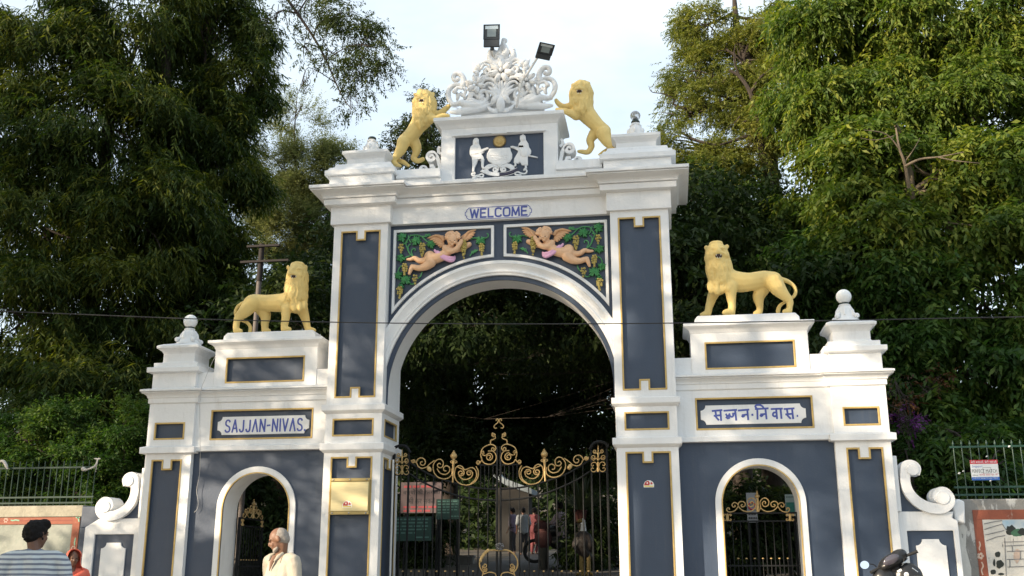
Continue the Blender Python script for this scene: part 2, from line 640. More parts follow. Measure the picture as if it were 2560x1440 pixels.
# small scrolls either side of the arms block
for s in (-1, 1):
    m = MB()
    sc = [(0.905, 7.30), (0.93, 7.42), (0.965, 7.55), (1.02, 7.62)] + spiral(1.05, 7.55, 0.075, 0.02, 75, -1.25)
    stroke(m, [(s * p[0], p[1]) for p in [(q.x, q.y) for q in spline([(a, b, 0) for a, b in sc], 2)]], 0.026, 0.20, 0.42)
    sc = [(1.02, 7.29), (1.00, 7.35), (1.03, 7.40), (1.075, 7.40)]
    stroke(m, [(s * p[0], p[1]) for p in sc], 0.024, 0.19, 0.43)
    sc = [(1.13, 7.29), (1.125, 7.345)] + spiral(1.185, 7.355, 0.055, 0.015, 170, -1.2) 
    stroke(m, [(s * p[0], p[1]) for p in sc], 0.024, 0.21, 0.41)
    sc = [(0.93, 7.72), (0.955, 7.68), (0.95, 7.63), (0.91, 7.60)]
    stroke(m, [(s * p[0], p[1]) for p in sc], 0.02, 0.22, 0.40)
    m.build('scroll_ornament', M_WHITE, gateway, bevel=0.006)

# ---- block with the coat of arms
m = MB()
m.plate([rect(-0.888, 0.888, 7.02, 7.955), rect(-0.674, 0.674, 7.138, 7.822)], 0.14, 0.20)
m.box(-0.888, 0.888, 0.20, 0.86, 7.02, 7.955)
m.plate([[(-0.72, 7.85), (-0.72, 7.825), (0.72, 7.825), (0.72, 7.85), (0.12, 7.85), (0.12, 7.835), (-0.10, 7.835), (-0.10, 7.85)]], 0.115, 0.141)
arms_block = m.build('arms_block', M_WHITE, gateway, bevel=0.006)
m = MB()
m.plate([rect(-0.676, 0.676, 7.136, 7.824)], 0.185, 0.204)
m.build('panel', M_NAVY, arms_block)
m = MB()
m.moulding([(-0.888, 0.14), (0.888, 0.14), (0.888, 0.86), (-0.888, 0.86)],
           [(-0.2, 7.95), (0.0, 7.95), (0.012, 7.965), (0.02, 7.99), (0.045, 8.02), (0.085, 8.04), (0.09, 8.05), (0.105, 8.055), (0.105, 8.11), (0.05, 8.135), (-0.2, 8.14)])
m.build('cap_moulding', M_WHITE, arms_block, bevel=0.005)

# ---- side bays with their doorways, piers and lion pedestals
DX, DZ, DR = 3.515, 2.335, 0.505
SIDE_PROF = [(-0.1, 3.855), (0.0, 3.855), (0.022, 3.87), (0.022, 3.94), (0.034, 3.945), (0.034, 3.956), (0.04, 3.972), (0.058, 3.992), (0.085, 4.008), (0.105, 4.012),
             (0.105, 4.02), (0.082, 4.022), (0.082, 4.031), (0.118, 4.033), (0.118, 4.062), (0.03, 4.085), (-0.1, 4.085)]
bays = {}
for s in (-1, 1):
    F1 = lambda path: [(-x, y) for (x, y) in reversed(path)] if s < 0 else path
    # navy wall with the round-headed doorway
    door = [(DX - DR, G0 - 0.3)] + [(DX + DR, G0 - 0.3)] + arc(DX, DZ, DR, 0, 180, 28)
    wall = [(2.46, G0 - 0.3), (DX - DR, G0 - 0.3)] + arc(DX, DZ, DR, 180, 0, 28) + [(DX + DR, G0 - 0.3), (4.53, G0 - 0.3), (4.53, 3.17), (2.46, 3.17)]
    m = MB()
    m.plate([mirror(wall, s)], 0.262, 0.745)
    bay = m.build('side_bay', M_WHITE, gateway, smooth=0.5)
    bays[s] = bay
    m = MB()
    m.plate([mirror(wall, s)], 0.232, 0.262)
    m.build('wall_face', M_NAVY, bay)
    m = MB()
    ring = [(DX - 0.597, G0 - 0.3), (DX - DR, G0 - 0.3)] + arc(DX, DZ, DR, 180, 0, 28) + [(DX + DR, G0 - 0.3), (DX + 0.597, G0 - 0.3)] + arc(DX, DZ, 0.59, 0, 180, 28)
    m.plate([mirror(ring, s)], 0.202, 0.234)
    m.build('arch_surround', M_WHITE, bay, bevel=0.006)
    m = MB()
    ring = [(DX - DR - 0.004, G0)] + [(DX - DR + 0.013, G0)] + arc(DX, DZ, DR - 0.013, 180, 0, 28) + [(DX + DR - 0.013, G0), (DX + DR + 0.004, G0)] + arc(DX, DZ, DR + 0.004, 0, 180, 28)
    m.plate([mirror(ring, s)], 0.193, 0.206)
    m.build('gold_trim', M_GOLD, bay)
    # name board zone
    hole = mirror(rect(2.73, 4.277, 3.322, 3.748), s)
    m = MB()
    m.plate([mirror(rect(2.46, 4.53, 3.15, 3.87), s), hole], 0.20, 0.254)
    m.box(s * 2.46, s * 4.53, 0.254, 0.745, 3.165, 3.87)
    m.box(s * 2.46, s * 2.703, 0.20, 0.745, 4.06, 4.322)
    m.box(s * 4.284, s * 4.56, 0.20, 0.745, 4.06, 4.322)
    m.moulding(F1([(2.46, 0.2), (4.54, 0.2), (4.54, 0.75), (2.46, 0.75)]), [(-0.05, 3.148), (0.055, 3.152), (0.055, 3.222), (0.0, 3.236), (-0.05, 3.236)])
    m.build('name_frieze', M_WHITE, bay, bevel=0.006)
    framed_panel(bay, hole, 0.20, 0.055)
    m = MB()
    m.plate([mirror(concave_plaque(2.79, 4.19, 3.39, 3.655, 0.07), s)], 0.232, 0.252)
    m.build('name_plaque', M_WHITE, bay, bevel=0.004)
    # cornice running on round the outer pier
    m = MB()
    m.moulding(F1([(2.46, 0.2), (4.50, 0.2), (4.50, 0.147), (5.235, 0.147), (5.235, 0.85), (2.46, 0.85)]), SIDE_PROF)
    m.build('side_cornice', M_WHITE, bay, bevel=0.004)
    # lion pedestal
    hole = mirror(rect(2.895, 4.098, 4.152, 4.522), s)
    m = MB()
    m.plate([mirror(rect(2.70, 4.287, 4.07, 4.66), s), hole], 0.188, 0.24)
    m.box(s * 2.70, s * 4.287, 0.24, 0.85, 4.07, 4.66)
    m.moulding(F1([(2.70, 0.188), (4.287, 0.188), (4.287, 0.85), (2.70, 0.85)]),
               [(-0.1, 4.655), (0.0, 4.655), (0.01, 4.67), (0.02, 4.70), (0.045, 4.722), (0.075, 4.735), (0.08, 4.742), (0.092, 4.745), (0.092, 4.785), (0.03, 4.80), (-0.1, 4.80)])
    ped = m.build('lion_pedestal', M_WHITE, gateway, bevel=0.006)
    framed_panel(ped, hole, 0.188, 0.052)
    m = MB()
    pl = [(2.765, 4.795), (4.21, 4.795), (4.205, 4.87), (4.15, 4.926), (2.815, 4.926), (2.77, 4.87)]
    m.plate([mirror(pl, s)], 0.245, 0.80)
    m.build('plinth', M_WHITE, ped, bevel=0.015, seg=3)
    # outer pier
    up = mirror(rect(4.662, 5.12, 3.335, 3.572), s)
    low = mirror(notched(4.665, 5.12, 0.95, 3.032, 4.822, 4.95, 0.13, 0.13), s)
    m = MB()
    m.plate([mirror(rect(4.52, 5.235, G0 - 0.3, 3.87), s), up, low], 0.147, 0.147 + REC + 0.004)
    m.box(s * 4.52, s * 5.235, 0.147 + REC + 0.004, 0.85, G0 - 0.3, 3.87)
    pier = m.build('outer_pier', M_WHITE, gateway, bevel=0.006)
    framed_panel(pier, up, 0.147)
    framed_panel(pier, low, 0.147)
    ppath = F1([(4.52, 0.147), (5.235, 0.147), (5.235, 0.85), (4.52, 0.85)])
    m = MB()
    m.moulding(ppath, [(-0.02, 3.118), (0.066, 3.128), (0.066, 3.215), (0.0, 3.238), (-0.02, 3.238)])
    m.build('string_course', M_WHITE, pier, bevel=0.006)
    m = MB()
    m.moulding(ppath, [(-0.02, G0 - 0.2), (0.045, G0 - 0.2), (0.045, G0 + 0.16), (0.0, G0 + 0.2), (-0.02, G0 + 0.2)])
    m.build('base_course', M_NAVY, pier, bevel=0.006)
    m = MB()
    m.box(s * 4.535, s * 5.222, 0.135, 0.85, 4.07, 4.325)
    m.moulding(F1([(4.535, 0.135), (5.222, 0.135), (5.222, 0.85), (4.535, 0.85)]), [(-0.1, 4.31), (0.0, 4.31), (0.07, 4.325), (0.072, 4.395), (0.0, 4.412), (0.0, 4.475), (-0.1, 4.475)])
    xc = 4.865
    m.moulding(F1([(xc - 0.25, 0.2), (xc + 0.25, 0.2), (xc + 0.25, 0.70), (xc - 0.25, 0.70)]),
               [(-0.05, 4.44), (0.03, 4.46), (0.0, 4.50), (0.0, 4.62), (0.01, 4.635), (0.02, 4.655), (0.055, 4.68), (0.068, 4.69), (0.08, 4.695), (0.082, 4.735), (0.02, 4.765), (-0.10, 4.80), (-0.16, 4.84), (-0.2, 4.84)])
    m.build('pier_cap', M_WHITE, pier, bevel=0.006)
    # wing wall with its scroll
    xe = 6.125 if s < 0 else 5.985
    x0, x1 = (5.355, 5.965) if s < 0 else (5.347, 5.921)
    hole = mirror(rect(x0, x1, 0.95, 1.987 if s < 0 else 1.967), s)
    m = MB()
    out = [(5.225, G0 - 0.3), (xe, G0 - 0.3), (xe, 2.09), (xe - 0.06, 2.125), (xe - 0.20 if s < 0 else xe - 0.04, 2.205), (5.225, 2.213)]
    m.plate([mirror(out, s), hole], 0.25, 0.29)
    m.plate([mirror(out, s)], 0.29, 0.55)
    wing = m.build('wing_wall', M_WHITE, gateway, bevel=0.008)
    m = MB()
    m.plate([inset(hole, -0.003)], 0.283, 0.295)
    m.build('panel', M_NAVY, wing)
    m = MB()
    a0, a1 = (5.472, 5.852) if s < 0 else (5.446, 5.815)
    zt = 1.870 if s < 0 else 1.861
    pl = [(a0, 0.95), (a1, 0.95)] + arc(a1, zt, 0.08, 270, 180, 6) + arc(a0, zt, 0.08, 0, -90, 6)
    m.plate([mirror(pl, s)], 0.262, 0.284)
    m.build('inner_panel', M_WHITE, wing, bevel=0.004)
    # scroll: curved band between a small roll by the pier and a big roll at the end
    c1 = (5.475, 2.745)
    c2 = (5.80, 2.375)
    body = [(c1[0] + 0.045, c1[1] - 0.055), (c1[0] + 0.07, c1[1] + 0.02), (c1[0] + 0.02, c1[1] + 0.07), (c1[0] - 0.06, c1[1] + 0.055), (5.385, 2.66), (5.385, 2.55), (5.42, 2.44), (5.50, 2.34), (5.60, 2.275),
            (5.72, 2.245), (5.83, 2.255), (5.90, 2.31), (5.915, 2.39), (5.86, 2.465), (5.78, 2.465), (5.73, 2.40), (5.765, 2.345), (5.82, 2.36)]
    ww = [0.05, 0.045, 0.05, 0.058, 0.06, 0.06, 0.062, 0.065, 0.068, 0.066, 0.062, 0.056, 0.052, 0.048, 0.044, 0.036, 0.03, 0.02]
    pts = spline([(p[0], p[1], w) for p, w in zip(body, ww)], 4)
    m = MB()
    pp = [(s * p.x, p.y) for p in pts]
    stroke(m, pp, [p.z for p in pts], 0.20, 0.52)
    m.build('scroll_band', M_WHITE, wing, bevel=0.012, seg=3)
    V = 20
    for (cx, cz, r) in ((c1[0] + 0.01, c1[1], 0.075), (c2[0] + 0.02, c2[1] + 0.005, 0.085)):
        m = MB()
        ring = [(s * (cx + r * math.cos(2 * PI * i / V)), cz + r * math.sin(2 * PI * i / V)) for i in range(V)]
        m.plate([ring], 0.185, 0.535)
        m.build('scroll_roll', M_WHITE, wing, bevel=0.02, seg=3)
    m = MB()
    tri = [(5.225, 2.19), (5.72, 2.19), (5.60, 2.26), (5.48, 2.34), (5.40, 2.45), (5.37, 2.60), (5.225, 2.72)]
    m.plate([mirror(tri, s)], 0.28, 0.46)
    m.build('scroll_web', M_NAVY, wing)
    m = MB()
    m.box(s * 5.225, s * 5.30, 0.21, 0.50, 2.21, 2.93, 0.0)
    m.build('pier_strip', M_WHITE, wing, bevel=0.01)
    if s > 0:
        m = MB()
        m.plate([[(5.985, 2.09), (6.10, 2.05), (6.12, 2.34), (6.03, 2.375), (5.96, 2.28)]], 0.33, 0.60)
        m.build('end_stub', M_WHITE, wing, bevel=0.02)

# ---- lettering: brush strokes, each letter a part of its board
LET = {  # strokes on a unit-high grid
 'W': (0.95, [[(0, 1), (.22, 0), (.475, .9), (.73, 0), (.95, 1)]]),
 'E': (0.62, [[(.6, 1), (0, 1), (0, 0), (.62, 0)], [(0, .52), (.5, .52)]]),
 'L': (0.55, [[(0, 1), (0, 0), (.55, 0)]]),
 'C': (0.7, [[(.68, .8), (.62, .95), (.4, 1), (.15, .96), (.02, .8), (0, .5), (.02, .2), (.15, .04), (.4, 0), (.62, .06), (.7, .22)]]),
 'O': (0.72, [[(.36, 1), (.1, .95), (0, .75), (0, .25), (.1, .05), (.36, 0), (.62, .05), (.72, .25), (.72, .75), (.62, .95), (.36, 1)]]),
 'M': (0.85, [[(0, 0), (0.06, 1), (.42, .12), (.79, 1), (.85, 0)]]),
 'S': (0.62, [[(.58, .82), (.5, .96), (.3, 1), (.1, .94), (.03, .76), (.12, .58), (.48, .44), (.6, .26), (.54, .08), (.3, 0), (.08, .05), (0, .2)]]),
 'A': (0.66, [[(0, 0), (.33, 1), (.66, 0)], [(.13, .3), (.53, .3)]]),
 'a': (0.66, [[(0, 0), (.33, 1), (.66, 0)]]),
 'J': (0.55, [[(.5, 1), (.5, .25), (.42, .06), (.25, 0), (.08, .06), (0, .24)]]),
 'N': (0.66, [[(0, 0), (.03, 1), (.62, 0), (.66, 1)]]),
 'I': (0.05, [[(.03, 1), (.03, 0)]]),
 'V': (0.66, [[(0, 1), (.33, 0), (.66, 1)]]),
 '-': (0.36, [[(0, .48), (.32, .5)]]),
 '.': (0.1, [[(.02, 0.0), (.02, .06)]]),
}
def lettering(parent, word, x0, x1, z0, h, y, wid, gap=0.28, slope=0.0):
    tot = sum(LET[c][0] for c in word) + gap * (len(word) - 1)
    sx = (x1 - x0) / tot
    x = 0.0
    k = 0
    for c in word:
        wd, sts = LET[c]
        m = MB()
        for st in sts:
            pts = [(x0 + (x + p[0]) * sx, z0 + slope * (x + p[0]) * sx + p[1] * h) for p in st]
            if len(st) > 5:
                runs = [[(q.x, q.y) for q in spline([(a, b, 0) for a, b in pts], 4)]]
            else:
                runs = []
                for a, b in zip(pts[:-1], pts[1:]):
                    d = Vector((b[0] - a[0], b[1] - a[1])).normalized() * wid * 0.8
                    runs.append([(a[0] - d.x, a[1] - d.y), (b[0] + d.x, b[1] + d.y)])
            for r in runs:
                k += 1
                stroke(m, r, wid, y - 0.0015 - 0.0003 * (k % 7), y + 0.002)
        m.build('letter', M_BLUE, parent)
        x += wd + gap
lettering(entab, 'WELCOME', -0.415, 0.425, 6.498, 0.128, 0.088, 0.0125, 0.30)
m = MB()
cart = [(-0.44, 6.47), (0.44, 6.47), (0.475, 6.505), (0.47, 6.525), (0.495, 6.535), (0.495, 6.585), (0.47, 6.595), (0.475, 6.615), (0.44, 6.65),
        (-0.44, 6.65), (-0.475, 6.615), (-0.47, 6.595), (-0.495, 6.585), (-0.495, 6.535), (-0.47, 6.525), (-0.475, 6.505), (-0.44, 6.47)]
stroke(m, cart, 0.0045, 0.0865, 0.092)
m.build('cartouche_line', M_BLUE, entab)
bayL = bays[-1]
lettering(bayL, 'SAJJaN-NIVaS.', -4.065, -2.845, 3.432, 0.172, 0.2305, 0.0115, 0.33)
# the right board in Devanagari, traced stroke by stroke
zr = zoom(1680, 700, 3.273)
DEV = [
 [[(326, 1072), (412, 1064)], [(396, 1066), (402, 1152)], [(355, 1070), (360, 1104)], [(342, 1112), (398, 1106)], [(352, 1110), (366, 1128), (384, 1148)]],
 [[(422, 1070), (532, 1062)], [(440, 1094), (450, 1110), (463, 1112), (470, 1100), (466, 1092)], [(466, 1094), (478, 1116), (494, 1118), (502, 1104), (496, 1094)], [(492, 1094), (518, 1092)], [(516, 1064), (526, 1150)], [(440, 1120), (456, 1132), (474, 1126)]],
 [[(540, 1068), (632, 1060)], [(616, 1062), (624, 1146)], [(572, 1106), (618, 1100)], [(572, 1108), (578, 1118), (590, 1112), (588, 1102)]],
 [[(650, 1104), (666, 1102)]],
 [[(678, 1056), (790, 1050)], [(698, 1056), (700, 1142)], [(698, 1056), (682, 1036), (692, 1024), (716, 1022), (738, 1032), (752, 1052)], [(764, 1052), (774, 1140)], [(722, 1100), (768, 1096)], [(722, 1102), (730, 1114), (742, 1106), (738, 1098)]],
 [[(808, 1056), (906, 1052)], [(852, 1054), (860, 1138)], [(856, 1084), (832, 1086), (826, 1106), (842, 1116), (860, 1104)], [(888, 1054), (896, 1136)]],
 [[(914, 1056), (1002, 1050)], [(982, 1052), (992, 1138)], [(940, 1056), (946, 1092)], [(928, 1100), (986, 1094)], [(938, 1098), (952, 1116), (972, 1136)]],
 [[(1020, 1112), (1032, 1112)]],
]
for gi, gl in enumerate(DEV):
    m = MB()
    for k, st in enumerate(gl):
        pts = [zr(p[0], p[1], 0.23) for p in st]
        pts = [(p.x, p.z) for p in (spline(pts, 4) if len(st) > 3 else pts)]
        if len(st) == 2 and gi in (3, 7):
            stroke(m, pts, 0.014, 0.2305 - 0.0004 * k - 0.001, 0.234)
        else:
            stroke(m, pts, 0.0125, 0.2305 - 0.0004 * k - 0.001, 0.234)
    m.build('letter', M_BLUE, bays[1])
# ================================================================== sculpture
def chain(mb, pts, seg=12):
    """tapered limb through (position, radius) joints, round at the ends"""
    P = [Vector(p) for p, r in pts]
    R = [r for p, r in pts]
    if len(P) > 2:
        q = spline([(*p, ) for p in P], 3)
        rr = []
        for i in range(len(P) - 1):
            for t in range(3):
                rr.append(R[i] + (R[i + 1] - R[i]) * t / 3)
        rr.append(R[-1])
        P, R = q, rr
    mb.tube(P, R, seg)
    mb.ball(P[0], R[0], seg, 8)
    mb.ball(P[-1], R[-1], seg, 8)

def sculpt(mb, name, material, parent=None, voxel=0.014, smooth=4, base=None, deform=None):
    """melt overlapping volumes into one continuous skin"""
    me = bpy.data.meshes.new('tmp')
    me.from_pydata(mb.v, [], mb.f)
    bm = bmesh.new()
    bm.from_mesh(me)
    bmesh.ops.recalc_face_normals(bm, faces=bm.faces)
    bm.to_mesh(me)
    bm.free()
    tmp = bpy.data.objects.new('tmp', me)
    COL.objects.link(tmp)
    r = tmp.modifiers.new('r', 'REMESH')
    r.mode = 'VOXEL'
    r.voxel_size = voxel
    if smooth:
        sm = tmp.modifiers.new('s', 'SMOOTH')
        sm.iterations = smooth
        sm.factor = 0.5
    dg = bpy.context.evaluated_depsgraph_get()
    dg.update()
    out = bpy.data.meshes.new_from_object(tmp.evaluated_get(dg))
    bpy.data.objects.remove(tmp)
    bpy.data.meshes.remove(me)
    if deform:
        CO = [v.co.copy() for v in out.vertices]
        NO = [v.normal.copy() for v in out.vertices]
        new = [deform(c, n) for c, n in zip(CO, NO)]
        out.vertices.foreach_set('co', [q for c in new for q in c])
        out.update()
    org = Vector((0, 0, 0))
    q = parent
    while q is not None:
        org = org + q.location
        q = q.parent
    if base is not None:
        org = Vector(base)
    out.transform(Matrix.Translation(-org))
    out.name = name
    out.materials.clear()
    out.materials.append(material)
    out.shade_smooth()
    ob = bpy.data.objects.new(name, out)
    COL.objects.link(ob)
    if parent is not None:
        ob.parent = parent
    if base is not None:
        ob.location = base
    return ob

M_TOOTH = mat('ivory_tooth_paint', (0.72, 0.66, 0.5), 0.4)

def lion(zf, Y, k, limbs, balls, mane, mouth, teeth, base, label, voxel=0.0135):
    """limbs: joint lists (zx, zy, depth offset, radius); all radii in tracing pixels of size k metres"""
    t = thing('lion_statue', label, 'statue', base, 'yellow lion statues on the gateway')
    P = lambda a: zf(a[0], a[1], Y + a[2] * k)
    mb = MB()
    for L in limbs:
        chain(mb, [(P(a), a[3] * k) for a in L])
    for b in balls:
        mb.ball(P(b), tuple(v * k for v in b[3]), 16, 10)
    mp = [(P(a), a[3] * k) for a in mane]
    for i, (p, r) in enumerate(mp):
        mb.ball(p, r, 16, 10)
    chain(mb, mp, 14)
    face = P(mouth)
    def deform(co, n):
        d = min((co - p).length / r for p, r in mp)
        if d < 1.25 and (co - face).length > 0.115 * k / 0.00094:
            w = min(1.0, (1.25 - d) / 0.25)
            q = Vector((co.x * 24, co.y * 24, co.z * 5.5))
            g = noise.noise(q) * 0.6 + noise.noise(q * 2.1 + Vector((3, 1, 0))) * 0.4
            g = 1 - abs(g) * 3.0
            return co + n * (max(-1, g) * 0.017 * w)
        return co + n * 0.003 * noise.noise(co * 14)
    sculpt(mb, 'body', M_LION, t, voxel, 3, deform=deform)
    m = MB()
    m.ball(P(mouth), tuple(v * k for v in mouth[3]), 14, 8)
    m.build('mouth', M_DARKMOUTH, t, smooth=True)
    for q in teeth:
        m = MB()
        p = P(q)
        s_ = q[3]
        m.tube([p + Vector((0, 0, 0.012 * s_)), p - Vector((0, 0, 0.012 * s_))], [0.009, 0.003], 6)
        m.build('tooth', M_TOOTH, t, smooth=True)
    return t

K5 = 0.00094
z5 = zoom(1700, 590, 6)
lion(z5, 0.52, K5, [
    [(720, 650, 0, 165), (900, 692, 0, 162), (1080, 684, 0, 143), (1250, 652, 0, 138), (1400, 668, 0, 138)],
    [(770, 760, -110, 100), (765, 900, -110, 78), (780, 1020, -110, 60), (778, 1110, -110, 56), (775, 1150, -112, 56)],
    [(775, 1140, -115, 56), (700, 1140, -150, 50), (668, 1150, -160, 42)],
    [(520, 830, 100, 98), (472, 950, 110, 74), (432, 1080, 110, 58), (420, 1150, 110, 56)],
    [(420, 1160, 105, 52), (350, 1176, 95, 40), (322, 1182, 90, 30)],
    [(1410, 690, -90, 140), (1480, 800, -110, 118), (1580, 905, -110, 80), (1645, 975, -110, 55), (1645, 1060, -110, 46), (1632, 1130, -110, 50)],
    [(1632, 1125, -110, 50), (1570, 1135, -120, 40)],
    [(1240, 790, 90, 115), (1180, 905, 100, 96), (1190, 1010, 100, 66), (1200, 1080, 100, 52), (1190, 1145, 100, 50)],
    [(1190, 1140, 100, 50), (1130, 1160, 90, 38)],
    [(1500, 650, 0, 45), (1600, 675, 0, 36), (1690, 730, 0, 31), (1735, 810, 0, 30), (1720, 890, 0, 28), (1660, 940, 10, 27), (1560, 1000, 30, 26), (1490, 1055, 40, 32), (1470, 1135, 40, 36)],
    [(555, 150, -110, 60), (565, 200, -165, 50), (575, 235, -215, 40)],
    ],
    [(548, 250, -60, (165, 140, 165)), (540, 262, -200, (48, 50, 30)), (616, 262, -200, (48, 50, 30)), (578, 345, -175, (62, 55, 32)), (578, 215, -222, (38, 25, 18)),
     (395, 178, -50, (36, 25, 42)), (702, 158, -50, (36, 25, 42)), (500, 190, -165, (50, 35, 22)), (632, 182, -165, (50, 35, 22)),
     (480, 300, -150, (60, 60, 60)), (680, 290, -150, (60, 60, 60)), (540, 110, -70, (110, 80, 40)), (470, 120, -90, (40, 40, 36)), (600, 105, -95, (45, 40, 36)),
     (470, 800, -120, (45, 50, 70)), (560, 815, -150, (50, 50, 75)), (640, 790, -140, (45, 50, 70)), (730, 790, -165, (55, 50, 55)), (440, 760, -80, (40, 50, 80))],
    [(555, 330, -30, 182), (590, 500, -20, 200), (610, 660, -25, 186), (570, 740, -45, 140)],
    (580, 300, -212, (52, 42, 34)), [(545, 285, -262, 1), (612, 283, -262, 1), (560, 322, -256, -1), (598, 322, -256, -1)],
    (3.5, 0.52, 4.926), 'yellow standing lion statue facing the street, on the pedestal right of the arch')

z4 = zoom(560, 630, 6.26)
lion(z4, 0.52, 0.00092, [
    [(480, 795, 0, 148), (600, 795, 0, 138), (760, 800, 0, 148), (930, 792, 0, 162), (1080, 790, -10, 168)],
    [(970, 900, -110, 92), (965, 1030, -110, 70), (945, 1150, -110, 60), (945, 1210, -112, 58)],
    [(950, 1205, -115, 56), (1020, 1210, -140, 42)],
    [(1220, 900, 90, 105), (1270, 1030, 100, 74), (1300, 1150, 100, 60), (1310, 1205, 100, 54)],
    [(1320, 1205, 95, 50), (1410, 1225, 80, 36)],
    [(440, 800, -90, 142), (330, 925, -110, 112), (235, 1015, -110, 74), (198, 1100, -110, 56), (190, 1210, -110, 55)],
    [(190, 1225, -110, 54), (262, 1240, -120, 38)],
    [(590, 890, 90, 115), (650, 1000, 100, 96), (640, 1110, 100, 66), (640, 1225, 100, 58)],
    [(640, 1220, 100, 50), (705, 1235, 85, 38)],
    [(410, 765, 0, 45), (320, 790, 0, 36), (225, 845, 0, 31), (182, 920, 0, 29), (192, 1010, 10, 28), (280, 1070, 30, 28), (370, 1112, 40, 30), (412, 1180, 40, 33), (405, 1250, 40, 33)],
    [(1120, 240, -110, 70), (1080, 295, -165, 62), (1030, 335, -205, 48)],
    ],
    [(1150, 310, -50, (160, 140, 145)), (1060, 345, -190, (62, 62, 36)), (1010, 330, -215, (34, 30, 24)), (1100, 350, -190, (50, 55, 30)), (1090, 432, -165, (64, 60, 34)),
     (1003, 240, -10, (32, 25, 44)), (1280, 240, -40, (38, 25, 44)), (1060, 265, -150, (50, 40, 24)), (1175, 265, -160, (50, 40, 24)),
     (1190, 370, -140, (66, 60, 60)), (1150, 185, -60, (120, 80, 36)), (1080, 200, -80, (45, 40, 34)), (1220, 195, -80, (45, 40, 34)),
     (1010, 850, -120, (55, 50, 70)), (1100, 870, -150, (50, 50, 70)), (1190, 860, -150, (45, 50, 80)), (1270, 830, -110, (45, 50, 80)), (900, 820, -110, (60, 50, 60))],
    [(1150, 400, -40, 176), (1130, 570, -30, 188), (1125, 720, -35, 188), (1130, 810, -45, 150)],
    (1090, 385, -205, (50, 40, 26)), [(1050, 380, -245, 1), (1125, 385, -240, 1), (1075, 405, -245, -1)],
    (-3.5, 0.52, 4.926), 'yellow standing lion statue with muzzle turned aside, on the pedestal left of the arch')

z2 = zoom(960, 190, 6)
lion(z2, 0.44, K5, [
    [(300, 985, 0, 112), (410, 885, 0, 125), (500, 760, 0, 138), (585, 640, 0, 168)],
    [(290, 1000, -60, 112), (250, 1110, -70, 90), (190, 1200, -80, 64), (152, 1262, -80, 46), (165, 1310, -80, 44), (215, 1340, -90, 34), (250, 1350, -90, 24)],
    [(440, 965, 80, 100), (490, 1075, 90, 86), (472, 1175, 90, 56), (440, 1235, 90, 48), (510, 1275, 80, 44), (585, 1250, 70, 38)],
    [(720, 610, 60, 80), (840, 562, 70, 58), (915, 500, 70, 50), (975, 450, 70, 38)],
    [(690, 640, -70, 85), (790, 640, -80, 56), (880, 592, -85, 40), (970, 595, -85, 28)],
    [(180, 1250, 30, 38), (290, 1292, 20, 40), (370, 1345, 10, 28)],
    [(545, 700, -110, 80), (545, 760, -115, 40), (545, 800, -115, 16)],
    [(545, 240, -120, 60), (545, 285, -170, 50), (545, 315, -205, 38)],
    ],
    [(600, 330, -50, (165, 140, 140)), (520, 345, -190, (46, 50, 28)), (592, 345, -190, (46, 50, 28)), (558, 420, -170, (58, 52, 32)), (543, 305, -210, (36, 25, 18)),
     (468, 275, -60, (34, 25, 30)), (735, 268, -40, (38, 25, 34)), (490, 280, -150, (45, 35, 20)), (620, 280, -150, (48, 35, 20)), (680, 400, -110, (60, 60, 80)), (470, 400, -110, (50, 60, 80)),
     (600, 240, -50, (110, 80, 36))],
    [(600, 560, -20, 190), (608, 430, -25, 198), (570, 660, -50, 140)],
    (562, 372, -205, (46, 40, 26)), [(530, 360, -248, 1), (595, 362, -248, 1), (545, 395, -246, -1), (580, 396, -246, -1)],
    (-1.45, 0.44, 7.30), 'yellow rearing lion statue with a paw on the crest, left of the coat of arms', 0.0125)

z3 = zoom(1360, 180, 6)
lion(z3, 0.44, K5, [
    [(895, 890, 0, 122), (800, 800, 0, 118), (690, 690, 0, 142), (580, 560, 0, 165)],
    [(895, 930, -60, 124), (930, 1030, -70, 88), (990, 1110, -80, 56), (1035, 1165, -80, 46)],
    [(745, 935, 70, 90), (692, 1030, 80, 68), (712, 1118, 80, 54), (660, 1200, 70, 46), (570, 1196, 60, 38), (520, 1190, 60, 30)],
    [(430, 505, 60, 72), (300, 520, 70, 48), (222, 480, 70, 46), (182, 425, 70, 36)],
    [(480, 650, -70, 85), (360, 602, -80, 56), (250, 572, -85, 40), (190, 558, -85, 28)],
    [(950, 900, 40, 40), (1000, 985, 40, 32), (1040, 1080, 40, 34), (1070, 1165, 30, 34)],
    [(960, 1150, 30, 24), (890, 1190, 20, 22), (825, 1240, 10, 20)],
    [(540, 165, -120, 60), (535, 205, -170, 50), (530, 235, -205, 38)],
    ],
    [(560, 250, -50, (160, 140, 132)), (495, 262, -190, (46, 50, 28)), (568, 262, -190, (46, 50, 28)), (530, 345, -170, (60, 52, 34)), (530, 222, -210, (36, 25, 18)),
     (432, 195, -50, (34, 25, 34)), (665, 170, -50, (38, 25, 38)), (470, 205, -150, (45, 35, 20)), (600, 200, -150, (48, 35, 20)), (640, 330, -110, (60, 60, 80)), (440, 330, -110, (50, 60, 80)),
     (560, 160, -50, (110, 80, 36))],
    [(560, 470, -20, 188), (560, 335, -25, 192), (570, 570, -60, 140)],
    (530, 292, -205, (48, 40, 26)), [(495, 280, -248, 1), (570, 283, -248, 1), (512, 316, -246, -1), (550, 316, -246, -1)],
    (1.45, 0.44, 7.30), 'yellow rearing lion statue with a paw on the crest, right of the coat of arms', 0.0125)

